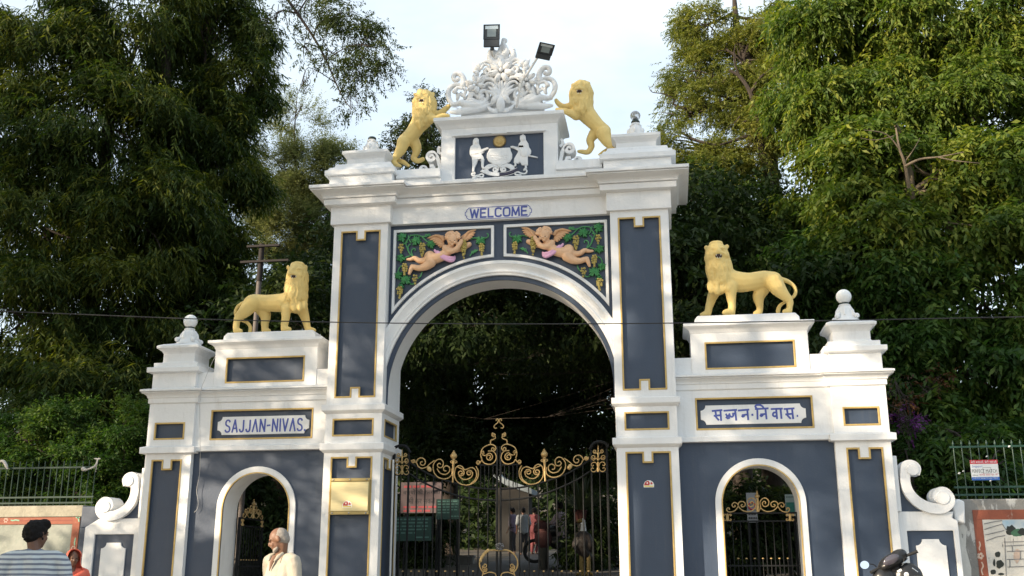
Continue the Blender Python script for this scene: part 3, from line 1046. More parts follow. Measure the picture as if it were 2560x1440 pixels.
# ------------------------------------------------------------------ cherubs and vines in the spandrels
M_FLESH = mat('flesh_relief_paint', (0.79, 0.49, 0.29), 0.55, var=0.1, var_scale=6, bump=0.15, bump_scale=25)
M_WING = mat('tan_wing_paint', (0.66, 0.38, 0.20), 0.55, var=0.15, var_scale=8)
M_PINK = mat('pink_sash_paint', (0.72, 0.40, 0.60), 0.55, var=0.12, var_scale=10)
M_VINE = mat('green_vine_paint', (0.085, 0.33, 0.125), 0.5, var=0.28, var_scale=9, bump=0.15, bump_scale=40)
M_GRAPE = mat('olive_grape_paint', (0.46, 0.37, 0.10), 0.45, var=0.25, var_scale=16)
z7 = zoom(970, 550, 6)
KC = 0.0009
YC = 0.135
for s in (-1, 1):
    side = 'left' if s < 0 else 'right'
    def P(a, s=s):
        p = z7(a[0], a[1], YC + (a[2] if len(a) > 2 else 0) * KC)
        return Vector((p.x if s < 0 else -p.x, p.y, p.z))
    c0 = P((700, 570))
    ch = thing('cherub_relief', 'winged cherub relief with pink sash in the %s spandrel of the arch' % side, 'relief', c0, 'cherubs in the spandrels')
    mb = MB()
    for L in ([(620, 585, -10, 92), (720, 572, -15, 90), (830, 530, -20, 84), (905, 470, -20, 74), (940, 420, -20, 66)],
              [(645, 640, -35, 84), (560, 700, -40, 66), (450, 722, -35, 50), (375, 700, -30, 40), (345, 740, -30, 37), (322, 805, -30, 25)],
              [(570, 610, 0, 66), (470, 612, 5, 46), (405, 572, 5, 40), (345, 590, 5, 32), (290, 592, 5, 22)],
              [(860, 420, -45, 56), (920, 470, -70, 50), (1020, 440, -75, 44), (1075, 360, -70, 40), (1100, 325, -65, 34)],
              [(1010, 450, 10, 50), (1120, 420, 15, 46), (1200, 375, 15, 46), (1220, 365, 10, 42)],
              [(935, 400, -25, 50), (960, 340, -35, 60)]):
        chain(mb, [(P(a[:3]), a[3] * KC) for a in L])
    for (x, y, d, r) in ((630, 545, -5, (96, 85, 92)), (968, 290, -50, (98, 90, 104)), (930, 335, -110, (34, 24, 26)), (1010, 335, -110, (34, 24, 26)), (960, 322, -140, (14, 16, 18)),
                         (958, 372, -110, (30, 26, 18)), (1100, 315, -60, (36, 34, 36)), (360, 700, -28, (40, 40, 40))):
        mb.ball(P((x, y, d)), tuple(v * KC for v in r), 14, 10)
    sculpt(mb, 'body', M_FLESH, ch, 0.0085, 3)
    mb = MB()
    rnd = random.Random(5)
    for i in range(34):
        a = math.radians(rnd.uniform(-10, 190))
        rr = rnd.uniform(0.55, 1.0)
        mb.ball(P((970 + 108 * rr * math.cos(a), 262 - 92 * rr * math.sin(a), -60 - 60 * (1 - rr) + rnd.uniform(-15, 15))), rnd.uniform(20, 30) * KC, 8, 6)
    sculpt(mb, 'hair', M_FLESH, ch, 0.008, 1)
    for (x, y) in ((930, 312), (1000, 306)):
        m = MB()
        m.ball(P((x, y, -142)), (13 * KC, 6 * KC, 5 * KC), 8, 6)
        m.build('eye', M_DARKMOUTH, ch)
    mb = MB()
    chain(mb, [(P((a, b, d)), r * KC) for a, b, d, r in ((700, 452, -48, 20), (740, 505, -68, 24), (800, 555, -76, 27), (880, 595, -66, 30), (950, 612, -40, 30), (992, 590, -22, 24), (1000, 545, -15, 16))])
    chain(mb, [(P((a, b, d)), r * KC) for a, b, d, r in ((745, 470, -66, 20), (810, 520, -78, 24), (890, 560, -70, 27), (980, 565, -38, 24))])
    sculpt(mb, 'sash', M_PINK, ch, 0.008, 4)
    # wings of layered feathers
    for (root, tips) in (((845, 400), [(590, 272), (622, 300), (655, 322), (690, 345), (720, 368), (748, 392), (775, 412)]),
                         ((1110, 300), [(1325, 145), (1312, 190), (1296, 225), (1270, 258), (1240, 282), (1205, 305), (1170, 325)])):
        m = MB()
        shoulder = (root[0] - 10, root[1] - 150) if root[0] < 1000 else (root[0] - 5, root[1] - 40)
        n = len(tips)
        for i, tp in enumerate(tips):
            b = (shoulder[0] + (root[0] - shoulder[0]) * i / n, shoulder[1] + (root[1] - shoulder[1]) * i / n)
            pts = [P((b[0], b[1], 10 - i * 3)), P((b[0] * .5 + tp[0] * .5, b[1] * .5 + tp[1] * .5 - 14, -5 - i * 4)), P((tp[0], tp[1], 0 - i * 4))]
            m.tube(spline(pts, 4), [22 * KC] * 4 + [20 * KC] * 3 + [12 * KC, 4 * KC], 8, flat=0.5)
        top = [P((shoulder[0] + 5, shoulder[1] + 60, -20)), P((shoulder[0] - (30 if root[0] < 1000 else -40), shoulder[1] + 5, -22)), P(((shoulder[0] + tips[0][0]) / 2, (shoulder[1] + tips[0][1]) / 2 - 26, -15)), P((tips[0][0], tips[0][1], 0))]
        m.tube(spline(top, 4), [26 * KC] * 5 + [22 * KC] * 4 + [16 * KC, 13 * KC, 9 * KC, 4 * KC], 8)
        m.build('wing', M_WING, ch, smooth=True)
    # vine
    v0 = P((300, 400))
    vine = thing('grape_vine_relief', 'green vine relief with olive grapes around the %s cherub' % side, 'relief', v0, 'grape vines in the spandrels')
    for L in ([(345, 225), (300, 290), (268, 350), (290, 430), (330, 510), (385, 545)], [(345, 235), (420, 225), (500, 245), (560, 300), (640, 360)], [(500, 245), (560, 250)] + spiral(575, 232, 14, 16, 90, 1.0) + spiral(615, 228, 14, 16, 180, 1.1),
              [(340, 360), (300, 400), (310, 470), (340, 520)], [(370, 530), (350, 470), (380, 430), (410, 440), (405, 465)], [(200, 380), (250, 350), (300, 330)], [(230, 600), (270, 560), (330, 540)],
              [(1240, 290), (1300, 268), (1360, 290), (1400, 320), (1410, 370)], [(1440, 280), (1490, 260), (1505, 220), (1480, 200)], [(1230, 540), (1255, 505)] + spiral(1270, 485, 16, 14, 60, 1.1) + spiral(1308, 465, 16, 14, 160, 1.1) + [(1350, 455)],
              [(150, 800), (170, 720), (220, 680)], [(510, 780), (490, 840), (450, 880)], [(330, 960), (380, 960), (400, 930)], [(170, 1010), (200, 970), (240, 930)], [(300, 230), (320, 300), (350, 340)]):
        q = spline([P((a, b, 15)) for a, b in L], 3)
        m = MB()
        m.tube(q, 10.5 * KC, 6)
        m.build('stem', M_VINE, vine, smooth=True)
    lobes = [(0, 1.0), (14, .62), (24, .78), (38, .55), (52, .98), (70, .6), (84, .74), (98, .5), (116, .9), (140, .55), (160, .62), (180, .2)]
    prof = [(a, r) for a, r in lobes] + [(360 - a, r) for a, r in reversed(lobes[1:-1])]
    for (x, y, r, rot) in ((218, 262, 74, 200), (425, 318, 78, 250), (640, 370, 68, 300), (1388, 300, 78, 90), (200, 565, 66, 150), (165, 830, 62, 200), (262, 905, 84, 270), (195, 1000, 45, 240)):
        m = MB()
        pts = []
        for a, q in prof:
            w = math.radians(a + rot)
            q = q * 1.22
            p = P((x + r * q * math.cos(w), y + r * q * math.sin(w), 0))
            pts.append((p.x, p.z))
        cx = P((x, y, 0))
        front = [(px, 0.118 + 0.012 * (1 if i % 2 else 0), pz) for i, (px, pz) in enumerate(pts)]
        V = [(cx.x, 0.102, cx.z)] + front + [(px, 0.172, pz) for px, pz in pts]
        n = len(pts)
        F = [(0, 1 + i, 1 + (i + 1) % n) for i in range(n)] + [(1 + i, 1 + n + i, 1 + n + (i + 1) % n, 1 + (i + 1) % n) for i in range(n)]
        m.add(V, F)
        m.build('leaf', M_VINE, vine)
    rnd = random.Random(11)
    for (x, y, w, h) in ((200, 432, 46, 58), (515, 448, 56, 92), (1135, 435, 52, 125), (1405, 442, 46, 82), (250, 742, 46, 76), (405, 895, 44, 58), (175, 1085, 52, 74)):
        m = MB()
        rows = max(4, int(h / 12))
        for i in range(rows):
            t = i / max(1, rows - 1)
            ww = w * (math.sin(PI * min(1, 0.25 + t * 0.8)) ** 0.7)
            k = max(1, int(ww / 15) + (i % 2))
            for j in range(k):
                u = (j + 0.5) / k * 2 - 1 if k > 1 else 0
                m.ball(P((x + u * ww * 0.85 + rnd.uniform(-6, 6), y - h + 2 * h * t + rnd.uniform(-7, 7), -8 - 42 * math.sqrt(max(0, 1 - u * u)))), rnd.uniform(18, 22) * KC, 9, 6)
        m.build('grape_bunch', M_GRAPE, vine, smooth=True)

# ------------------------------------------------------------------ coat of arms
z6 = zoom(1120, 320, 9.846)
arms = thing('coat_of_arms', 'white coat of arms relief with a gold sun on the navy panel', 'relief', (0, 0.185, 7.14))
def shape(pts, y0, y1, name, material, bevel=0.006, dy=0.186):
    m = MB()
    m.plate([[(p.x, p.z) for p in (z6(a, b, dy) for a, b in pts)]], y0, y1)
    return m.build(name, material, arms, bevel=bevel)
man = [(622, 330), (650, 278), (720, 256), (765, 290), (768, 400), (795, 450), (828, 545), (960, 498), (1005, 500), (1008, 522), (930, 562), (850, 612), (805, 628), (905, 602), (832, 662), (872, 712), (902, 785), (890, 870), (884, 960), (945, 1020),
       (845, 1015), (825, 950), (822, 835), (762, 795), (742, 805), (715, 890), (668, 985), (655, 1095), (602, 1095), (608, 930), (600, 800), (592, 735), (545, 670), (540, 580), (560, 480), (618, 430)]
f1 = shape(man, 0.150, 0.188, 'supporter_figure', M_WHITE, 0.012)
man2 = [(1778, 210), (1838, 185), (1852, 150), (1872, 185), (1912, 205), (1925, 310), (1985, 400), (2002, 485), (2052, 560), (2050, 640), (2005, 690), (1970, 720), (1975, 935), (1825, 935), (1775, 850), (1748, 895), (1620, 870), (1640, 760), (1722, 620),
        (1732, 580), (1612, 512), (1545, 500), (1538, 470), (1600, 458), (1732, 482), (1745, 405), (1795, 348), (1775, 290)]
f2 = shape(man2, 0.150, 0.188, 'supporter_figure', M_WHITE, 0.012)
shape([(1640, 860), (1690, 870), (1685, 950), (1600, 975), (1590, 960), (1645, 930)], 0.156, 0.188, 'foot', M_WHITE)
shape([(1885, 920), (1945, 920), (1950, 990), (1935, 1030), (1860, 1025), (1900, 985)], 0.156, 0.188, 'foot', M_WHITE)
shape([(1985, 688), (2100, 698), (2220, 732), (2212, 750), (2090, 730), (1980, 708)], 0.156, 0.188, 'sword', M_WHITE)
m = MB()
p = z6(1880, 600, 0.152)
m.ball(p, (0.072, 0.022, 0.075), 16, 10)
m.build('round_shield', M_WHITE, arms, smooth=True)
for (x, y, r) in ((700, 345, 55), (1850, 265, 55)):
    m = MB()
    p = z6(x, y, 0.152)
    m.ball(p, (0.028, 0.018, 0.036), 12, 8)
    m.build('head', M_WHITE, arms, smooth=True)
sh = [(1010, 520), (1275, 508), (1540, 492), (1548, 570), (1585, 650), (1585, 750), (1530, 850), (1400, 920), (1330, 950), (1272, 1000), (1230, 950), (1100, 900), (1000, 830), (955, 740), (965, 640), (1005, 570)]
shape(sh, 0.152, 0.188, 'shield', M_WHITE, 0.014)
m = MB()
for L in ([(1030, 672), (1200, 665), (1320, 690), (1500, 660)], [(1040, 715), (1160, 735), (1250, 765), (1400, 730), (1490, 700)], [(1060, 780), (1200, 790), (1330, 775), (1460, 780)], [(1180, 890), (1280, 885), (1360, 890)]):
    m.tube(spline([z6(a, b, 0.1515) for a, b in L], 4), 0.004, 6)
m.build('shield_relief_line', M_WHITE, arms, smooth=True)
shape([(795, 1085), (850, 1028), (960, 1062), (1100, 1098), (1272, 1106), (1272, 1192), (1150, 1198), (1000, 1170), (865, 1112)], 0.158, 0.188, 'motto_ribbon', M_WHITE)
shape([(1277, 1106), (1450, 1082), (1600, 1030), (1700, 980), (1748, 1062), (1640, 1110), (1480, 1160), (1277, 1192)], 0.158, 0.188, 'motto_ribbon', mat('dark_ribbon_paint', (0.03, 0.028, 0.06), 0.5))
m = MB()
for L in ([(1277, 1102), (1450, 1078), (1600, 1026), (1702, 976)], [(1277, 1194), (1480, 1163), (1640, 1112), (1748, 1062)]):
    m.tube(spline([z6(a, b, 0.157) for a, b in L], 3), 0.0035, 6)
m.build('ribbon_edge', M_WHITE, arms)
for s in (-1, 1):
    sc = [(1000, 1075), (940, 1015), (1010, 955), (1100, 935), (1180, 945), (1235, 990)] + spiral(1168, 1030, 68, 18, -30, 1.35)
    if s > 0:
        sc = [(2 * 1268 - a, b - 6) for a, b in sc]
    m = MB()
    pts = [z6(a, b, 0.18) for a, b in sc]
    ww = [0.012, 0.03, 0.034, 0.026, 0.016, 0.013] + [0.0125] * (len(sc) - 6)
    pts = spline([(p.x, p.z, w) for p, w in zip(pts, ww)], 2)
    stroke(m, [(p.x, p.y) for p in pts], [p.z for p in pts], 0.160, 0.189)
    m.build('mantling_leaf', M_WHITE, arms, bevel=0.004)
for sc in ([(640, 1090), (665, 1115), (650, 1145), (620, 1125), (590, 1130), (600, 1170), (660, 1190), (760, 1170), (830, 1140), (875, 1160), (850, 1215), (740, 1205), (600, 1245)],
           [(1860, 1050), (1890, 1030), (1940, 1050), (1935, 1100), (1890, 1130), (1800, 1120), (1730, 1090), (1660, 1100), (1665, 1150), (1750, 1165), (1810, 1160)]):
    m = MB()
    pts = spline([z6(a, b, 0.18) for a, b in sc], 4)
    stroke(m, [(p.x, p.z) for p in pts], 0.011, 0.162, 0.189)
    m.build('ground_swirl', M_WHITE, arms, bevel=0.004)
m = MB()
c = z6(1270, 335, 0.18)
star = []
for i in range(64):
    r = 0.101 if i % 2 == 0 else 0.068
    star.append((c.x + r * math.cos(2 * PI * i / 64), c.z + r * math.sin(2 * PI * i / 64)))
m.plate([star], 0.160, 0.189)
sun_part = m.build('sun_rays', M_GOLD, arms)
m = MB()
m.ball((c.x, 0.163, c.z), (0.060, 0.016, 0.060), 20, 12)
for (dx, dz, r) in ((0, -0.004, (0.008, 0.008, 0.016)), (-0.024, 0.02, (0.014, 0.006, 0.006)), (0.024, 0.02, (0.014, 0.006, 0.006)), (0, -0.032, (0.02, 0.006, 0.006)), (-0.03, -0.012, (0.014, 0.008, 0.014)), (0.03, -0.012, (0.014, 0.008, 0.014))):
    m.ball((c.x + dx, 0.149, c.z + dz), tuple(v * 0.85 for v in r), 8, 6)
m.build('sun_face', M_GOLD, arms, smooth=True)

# ------------------------------------------------------------------ the pierced crest on top
zk = zoom(1080, 30, 5.333)
KK = 0.00108
crest = thing('crest_carving', 'white pierced crest carving of scrolls, flowers and sea-beast heads above the coat of arms', 'carving', (0, 0.42, 8.13))
YK = 0.42
def cscroll(pts, r, name, s, d=0.0, flat=0.8):
    """a round scroll; pts in tracing pixels on the left half, mirrored for the right"""
    q = []
    for a in pts:
        p = zk(a[0], a[1], YK + d)
        q.append((p.x if s < 0 else -p.x - 0.02, p.y, p.z))
    q = spline(q, 3)
    n = len(q)
    if isinstance(r, (list, tuple)):
        rr = [r[0] + (r[1] - r[0]) * i / (n - 1) for i in range(n)]
    else:
        rr = [r] * n
    m = MB()
    rr = [v * 1.38 for v in rr]
    m.tube(q, [v * KK for v in rr], 10)
    m.ball(q[0], rr[0] * KK, 10, 6)
    m.ball(q[-1], rr[-1] * KK * 1.1, 10, 6)
    return m.build(name, M_WHITE, crest, smooth=True)
def cleaf(a, b, w, s, d=0.0, name='leaf', bend=0.0):
    """pointed fleshy leaf from a to b"""
    q = []
    for t in np.linspace(0, 1, 9):
        x = a[0] + (b[0] - a[0]) * t - (b[1] - a[1]) * bend * math.sin(PI * t)
        y = a[1] + (b[1] - a[1]) * t + (b[0] - a[0]) * bend * math.sin(PI * t)
        p = zk(x, y, YK + d - 0.03 * math.sin(PI * t))
        q.append((p.x if s < 0 else -p.x - 0.02, p.y, p.z))
    m = MB()
    m.tube(q, [max(0.1, math.sin(PI * (0.12 + 0.86 * t)) ** 0.8) * w * 1.3 * KK for t in np.linspace(0, 1, 9)], 10, flat=0.62)
    return m.build(name, M_WHITE, crest, smooth=True)
def cflower(c, r, n, name, s, d, a0=90, lo=0.55):
    m = MB()
    p0 = zk(c[0], c[1], YK + d)
    p0 = Vector((p0.x if s < 0 else -p0.x - 0.02, p0.y, p0.z))
    for i in range(n):
        a = math.radians(a0 + 360 * i / n)
        dirv = Vector((math.cos(a), 0, math.sin(a)))
        cc = p0 + dirv * r * KK * 0.62 + Vector((0, 0.01, 0))
        rot = Matrix(((dirv.x, 0, -dirv.z), (0, 1, 0), (dirv.z, 0, dirv.x)))
        m.ball(cc, (r * KK * 0.44, r * KK * 0.22, r * KK * 0.25), 12, 8, rot)
        m.ball(cc + dirv * r * KK * 0.2 - Vector((0, 0.016, 0)), (r * KK * 0.2, r * KK * 0.2, r * KK * 0.06), 8, 6, rot)
    m.ball(p0 - Vector((0, 0.03, 0)), r * KK * 0.17, 10, 6)
    return m.build(name, M_WHITE, crest, smooth=True)
for s in (-1, 1):
    # sea-beast at the foot: jaws, head, curling trunk
    mb = MB()
    def PK(a, b, d=0.0, s=s):
        p = zk(a, b, YK + d)
        return Vector((p.x if s < 0 else -p.x - 0.02, p.y, p.z))
    for L in ([(255, 1335, -.02, 26), (330, 1335, -.02, 42), (430, 1318, -.01, 52), (560, 1300, 0, 52), (700, 1275, 0, 44), (790, 1230, 0, 30)],
              [(400, 1215, -.03, 52), (470, 1235, -.02, 60), (580, 1250, -.01, 58), (680, 1235, 0, 46), (720, 1180, 0, 30), (690, 1155, 0, 22)],
              [(400, 1205, -.03, 46), (320, 1230, -.02, 40), (265, 1235, -.02, 32)],
              [(280, 1235, -.02, 32), (232, 1170, -.01, 38), (215, 1080, 0, 40), (255, 1000, 0, 38), (340, 968, 0, 36), (420, 1000, 0, 30), (445, 1070, 0, 26), (410, 1120, 0, 22), (375, 1095, 0, 18)],
              [(500, 1195, -.05, 20), (570, 1200, -.06, 16), (640, 1240, -.05, 10)], [(480, 1170, -.04, 24), (540, 1160, -.05, 20), (610, 1190, -.05, 12)]):
        chain(mb, [(PK(a, b, d), r * KK) for a, b, d, r in L], 10)
    mb.ball(PK(385, 1200, -0.075), (24 * KK, 14 * KK, 20 * KK), 10, 6)
    sculpt(mb, 'beast_head', M_WHITE, crest, 0.012, 1)
    m = MB()
    for i in range(6):
        p = PK(275 + i * 17, 1262 + i * 5, -0.045)
        m.ball(p, (0.008, 0.01, 0.013), 8, 6)
    m.build('teeth', M_WHITE, crest, smooth=True)
    cscroll([(410, 985), (425, 930), (410, 865), (360, 822), (305, 832), (285, 880), (310, 915), (345, 900)], (34, 22), 'scroll', s)
    cscroll([(300, 1060), (340, 1010), (400, 1020)], (26, 14), 'scroll', s, -0.05)
    cscroll([(870, 1000), (850, 940), (780, 895), (700, 905), (660, 960)], (24, 18), 'scroll', s, -0.01)
    cscroll([(840, 1010), (800, 960), (740, 950), (700, 985)], (18, 14), 'scroll', s, -0.03)
    cscroll([(640, 1090), (690, 1050), (740, 1080), (745, 1150), (690, 1200), (620, 1195)], (26, 16), 'scroll', s, 0.0)
    cscroll([(500, 1150), (520, 1090), (580, 1110), (630, 1150), (680, 1120)], (24, 16), 'scroll', s, 0.01)
    cscroll([(590, 880), (640, 900), (720, 870), (780, 800), (740, 760), (700, 790), (725, 825)], (30, 18), 'scroll', s, 0.0)
    cscroll([(570, 790), (600, 740), (670, 690), (740, 660), (800, 690), (800, 750)], (26, 20), 'scroll', s, 0.0)
    cscroll([(660, 750), (700, 700), (760, 720)], (18, 12), 'scroll', s, -0.04)
    cleaf((640, 800), (542, 680), 34, s, 0.0)
    cleaf((680, 740), (590, 680), 28, s, -0.01)
    cleaf((620, 850), (575, 770), 26, s, -0.02)
    # fan of long leaves rising from the middle of the foot
    for (b, w, bend) in (((860, 1000), 26, 0.10), ((800, 960), 30, 0.12), ((745, 990), 28, 0.16), ((700, 1040), 26, 0.18)):
        cleaf((885, 1230), b, w, s, -0.02, bend=bend)
    cleaf((880, 1270), (900, 1105), 34, s, -0.05, bend=0.18)
    cleaf((800, 1230), (905, 1110), 34, s, -0.06, bend=-0.12)
    cleaf((870, 1310), (740, 1250), 26, s, -0.04, bend=-0.2)
    cleaf((900, 1325), (780, 1310), 30, s, -0.05)
    for (a, b, w, bend) in (((470, 1180), (500, 1030), 24, 0.15), ((520, 1190), (560, 1050), 24, -0.12), ((600, 1180), (640, 1010), 26, 0.12), ((655, 1200), (690, 1090), 24, -0.1), ((480, 1010), (440, 930), 24, 0.1), ((330, 1180), (310, 1060), 24, 0.2), ((330, 1110), (390, 1060), 20, 0.2),
                          ((720, 900), (640, 860), 24, 0.1), ((820, 880), (760, 840), 24, 0.1), ((850, 900), (880, 840), 22, 0.1), ((560, 1260), (470, 1225), 22, 0.1), ((760, 1200), (690, 1230), 24, 0.1), ((430, 1170), (400, 1080), 20, 0.15)):
        cleaf(a, b, w, s, 0.02, bend=bend)
    cflower((578, 955), 150, 6, 'flower', s, -0.04, 100)
    cscroll([(905, 1110), (900, 1020), (905, 930)], (18, 14), 'scroll', s, -0.03)
    # upper pair of hooked leaves
    cscroll([(890, 690), (820, 680), (770, 610), (780, 540)], (48, 30), 'scroll', s, 0.02)
    cscroll([(880, 620), (860, 560), (800, 520)], (40, 26), 'scroll', s, 0.02)
cflower((922, 780), 185, 7, 'flower', -1, -0.05, 90)
cleaf((915, 1330), (915, 1120), 50, -1, -0.08)
cleaf((910, 700), (925, 560), 40, -1, 0.0)
m = MB()
for L in ([(930, 620, 44), (985, 560, 54), (975, 480, 44), (950, 430, 36), (955, 375, 34)], [(955, 370, 32), (985, 375, 26), (990, 400, 16)], [(890, 560, 40), (910, 490, 32), (935, 430, 26)]):
    chain(m, [(zk(a, b, YK), r * KK) for a, b, r in L], 10)
sculpt(m, 'top_bud', M_WHITE, crest, 0.012, 2)
m = MB()
back = [(-0.60, 8.15), (0.60, 8.15), (0.66, 8.34), (0.60, 8.62), (0.46, 8.80), (0.34, 9.02), (0.20, 9.10), (0.10, 9.26), (-0.10, 9.26), (-0.20, 9.10), (-0.34, 9.02), (-0.46, 8.80), (-0.60, 8.62), (-0.66, 8.34)]
holes = [[(s_ * a, b) for a, b in q] for s_ in (-1, 1) for q in ([(0.50, 8.42), (0.58, 8.48), (0.52, 8.56), (0.46, 8.50)], [(0.20, 8.60), (0.26, 8.64), (0.22, 8.72), (0.17, 8.66)], [(0.36, 8.72), (0.42, 8.76), (0.38, 8.82)], [(0.12, 8.98), (0.17, 9.0), (0.14, 9.06)])]
m.plate([back] + holes, 0.47, 0.50)
m.build('backing_web', M_WHITE, crest, bevel=0.006)
m = MB()
m.plate([rect(-0.80, 0.80, 8.12, 8.20)], 0.30, 0.56)
m.build('foot_slab', M_WHITE, crest, bevel=0.02)

# ------------------------------------------------------------------ lamps on the finials and floodlights
M_GLOBE = mat('opal_glass', (0.85, 0.85, 0.84), 0.18, spec=0.6)
M_CLEAR = mat('clear_glass', (0.90, 0.92, 0.95), 0.08, trans=0.72)
M_COLLAR = mat('dark_green_collar', (0.012, 0.028, 0.024), 0.35)
for s in (-1, 1):
    xc, yc = s * 4.852, 0.45
    side = 'left' if s < 0 else 'right'
    t = thing('globe_lamp', 'white globe lamp on a scrolled finial crowning the %s outer pier' % side, 'lamp', (xc, yc, 4.80), 'finial lamps')
    m = MB()
    m.lathe([(0.19, 0.0), (0.185, 0.03), (0.15, 0.06), (0.13, 0.10), (0.12, 0.15), (0.10, 0.20), (0.078, 0.235), (0.085, 0.25), (0.07, 0.262)], (xc, yc, 4.795), 20)
    m.build('finial_base', M_WHITE, t, smooth=0.7)
    for k in range(4):
        a = PI / 4 + k * PI / 2
        m = MB()
        p = Vector((xc + 0.185 * math.cos(a), yc + 0.185 * math.sin(a), 4.868))
        m.ball(p, 0.036, 10, 8)
        m.tube([p, p + Vector((-0.07 * math.cos(a), -0.07 * math.sin(a), 0.05))], [0.028, 0.016], 8)
        m.build('volute', M_WHITE, t, smooth=True)
    for k in range(6):
        a = k * PI / 3 + 0.3
        m = MB()
        m.tube([(xc + 0.13 * math.cos(a), yc + 0.13 * math.sin(a), 4.885), (xc + 0.115 * math.cos(a), yc + 0.115 * math.sin(a), 4.95), (xc + 0.085 * math.cos(a), yc + 0.085 * math.sin(a), 5.02)], [0.02, 0.026, 0.01], 8)
        m.build('petal', M_WHITE, t, smooth=True)
    m = MB()
    m.lathe([(0.062, 0), (0.062, 0.03)], (xc, yc, 5.05), 16)
    m.build('collar', M_COLLAR, t, smooth=0.7)
    m = MB()
    m.ball((xc, yc, 5.172), 0.106, 28, 18)
    m.build('globe', M_GLOBE, t, smooth=True)
for s in (-1, 1):
    xc, yc = s * 2.045, 0.37
    t = thing('globe_lamp', ('broken lamp finial without its globe on the left main pillar' if s < 0 else 'clear glass globe lamp on a carved finial on the right main pillar'), 'lamp', (xc, yc, 7.73), 'finial lamps')
    m = MB()
    m.lathe([(0.10, 0.0), (0.118, 0.05), (0.118, 0.10), (0.10, 0.15), (0.07, 0.19), (0.055, 0.21), (0.06, 0.22), (0.05, 0.245)], (xc, yc, 7.725), 20)
    m.build('finial_base', M_WHITE, t, smooth=0.8)
    for k in range(5):
        a = k * 2 * PI / 5 - 0.9
        m = MB()
        m.ball((xc + 0.066 * math.cos(a), yc + 0.066 * math.sin(a), 7.928), (0.028, 0.028, 0.022), 10, 8)
        m.build('volute', M_WHITE, t, smooth=True)
        m = MB()
        c3 = Vector((xc + 0.108 * math.cos(a + .5), yc + 0.108 * math.sin(a + .5), 7.82))
        m.ball(c3, (0.03, 0.03, 0.045), 10, 8)
        m.build('petal', M_WHITE, t, smooth=True)
    m = MB()
    m.lathe([(0.035, 0), (0.062, 0.012), (0.066, 0.03), (0.055, 0.048), (0.04, 0.052)], (xc, yc, 7.955), 18)
    m.build('collar', M_COLLAR, t, smooth=0.7)
    if s > 0:
        m = MB()
        m.ball((xc, yc, 8.085), 0.078, 26, 16)
        m.build('globe', M_CLEAR, t, smooth=True)
        m = MB()
        m.lathe([(0.045, 0), (0.03, 0.05), (0.015, 0.075)], (xc, yc, 8.0), 14)
        m.build('lamp_holder', M_COLLAR, t, smooth=0.7)

M_LAMP = mat('dark_grey_lamp_housing', (0.035, 0.04, 0.046), 0.42, var=0.2, var_scale=10)
M_LENS = mat('lamp_glass', (0.20, 0.24, 0.24), 0.12, spec=0.8)
M_REFL = mat('lamp_reflector', (0.55, 0.60, 0.60), 0.3, metal=0.5)
M_PIPE = mat('white_painted_pipe', (0.70, 0.69, 0.66), 0.5, stain=((0.26, 0.11, 0.05), 0.56, 0.66, 0.8), stain_scale=6)
def floodlight(center, right, up, w, h, label, pole):
    right, up = Vector(right).normalized(), Vector(up).normalized()
    up = (up - right * up.dot(right)).normalized()
    nf = right.cross(up).normalized()          # towards the lit side
    c = Vector(center)
    t = thing('floodlight', label, 'floodlight', pole[0], 'floodlights on the gateway')
    def blk(name, x0, x1, z0, z1, d0, d1, material, bev=0.006, tap=0.0):
        m = MB()
        V = []
        for d, q in ((d0, 0), (d1, tap)):
            for (x, z) in ((x0 + q, z0 + q), (x1 - q, z0 + q), (x1 - q, z1 - q), (x0 + q, z1 - q)):
                V.append(c + right * x + up * z + nf * d)
        m.add(V, [(0, 1, 2, 3), (7, 6, 5, 4), (0, 4, 5, 1), (1, 5, 6, 2), (2, 6, 7, 3), (3, 7, 4, 0)])
        return m.build(name, material, t, bevel=bev)
    blk('housing', -w / 2, w / 2, -h / 2, h / 2, 0.0, -0.05, M_LAMP, 0.014, 0.02)
    blk('driver_box', -w / 2 + .01, w / 2 - .01, -h / 2 + .01, -h / 2 + h * 0.34, 0.0, 0.012, M_LAMP, 0.006)
    for (x0, x1, z0, z1) in ((-w / 2, w / 2, h / 2 - .018, h / 2), (-w / 2, -w / 2 + .016, -h / 2 + h * .36, h / 2 - .018), (w / 2 - .016, w / 2, -h / 2 + h * .36, h / 2 - .018), (-w / 2, w / 2, -h / 2 + h * .345, -h / 2 + h * .36)):
        blk('rim', x0, x1, z0, z1, 0.0, 0.014, M_LAMP, 0.003)
    blk('reflector', -w / 2 + .03, w / 2 - .03, h * 0.30, h / 2 - .02, 0.001, 0.006, M_REFL, 0)
    blk('lens', -w * 0.27, w * 0.27, -h * 0.04, h * 0.30, 0.0015, 0.008, M_LENS, 0)
    m = MB()
    m.tube(spline(pole, 4), 0.019, 10)
    m.build('pole', M_PIPE, t, smooth=True)
    m = MB()
    m.ball(Vector(pole[-1]), 0.034, 10, 8)
    m.build('swivel', M_LAMP, t, smooth=True)
    return t
fc = at(1229, 90, 0.28)
floodlight(fc, (1, 0.05, -0.03), (0.02, -0.12, 1), 0.262, 0.375, 'upright rectangular floodlight at the very top of the crest', [(-0.10, 0.66, 8.12), (-0.10, 0.64, 8.9), tuple(fc + Vector((0.0, 0.06, -0.19)))])
fc = at(1362, 129, -0.02)
floodlight(fc, (0.72, 0.35, -0.05), (0.36, -0.66, 0.57), 0.245, 0.275, 'tilted floodlight on a slanting white pipe at the right of the crest', [tuple(at(1291, 271, 0.20)), tuple(at(1304, 205, 0.12)), tuple(at(1318, 185, 0.08)), tuple(at(1350, 133, 0.03))])
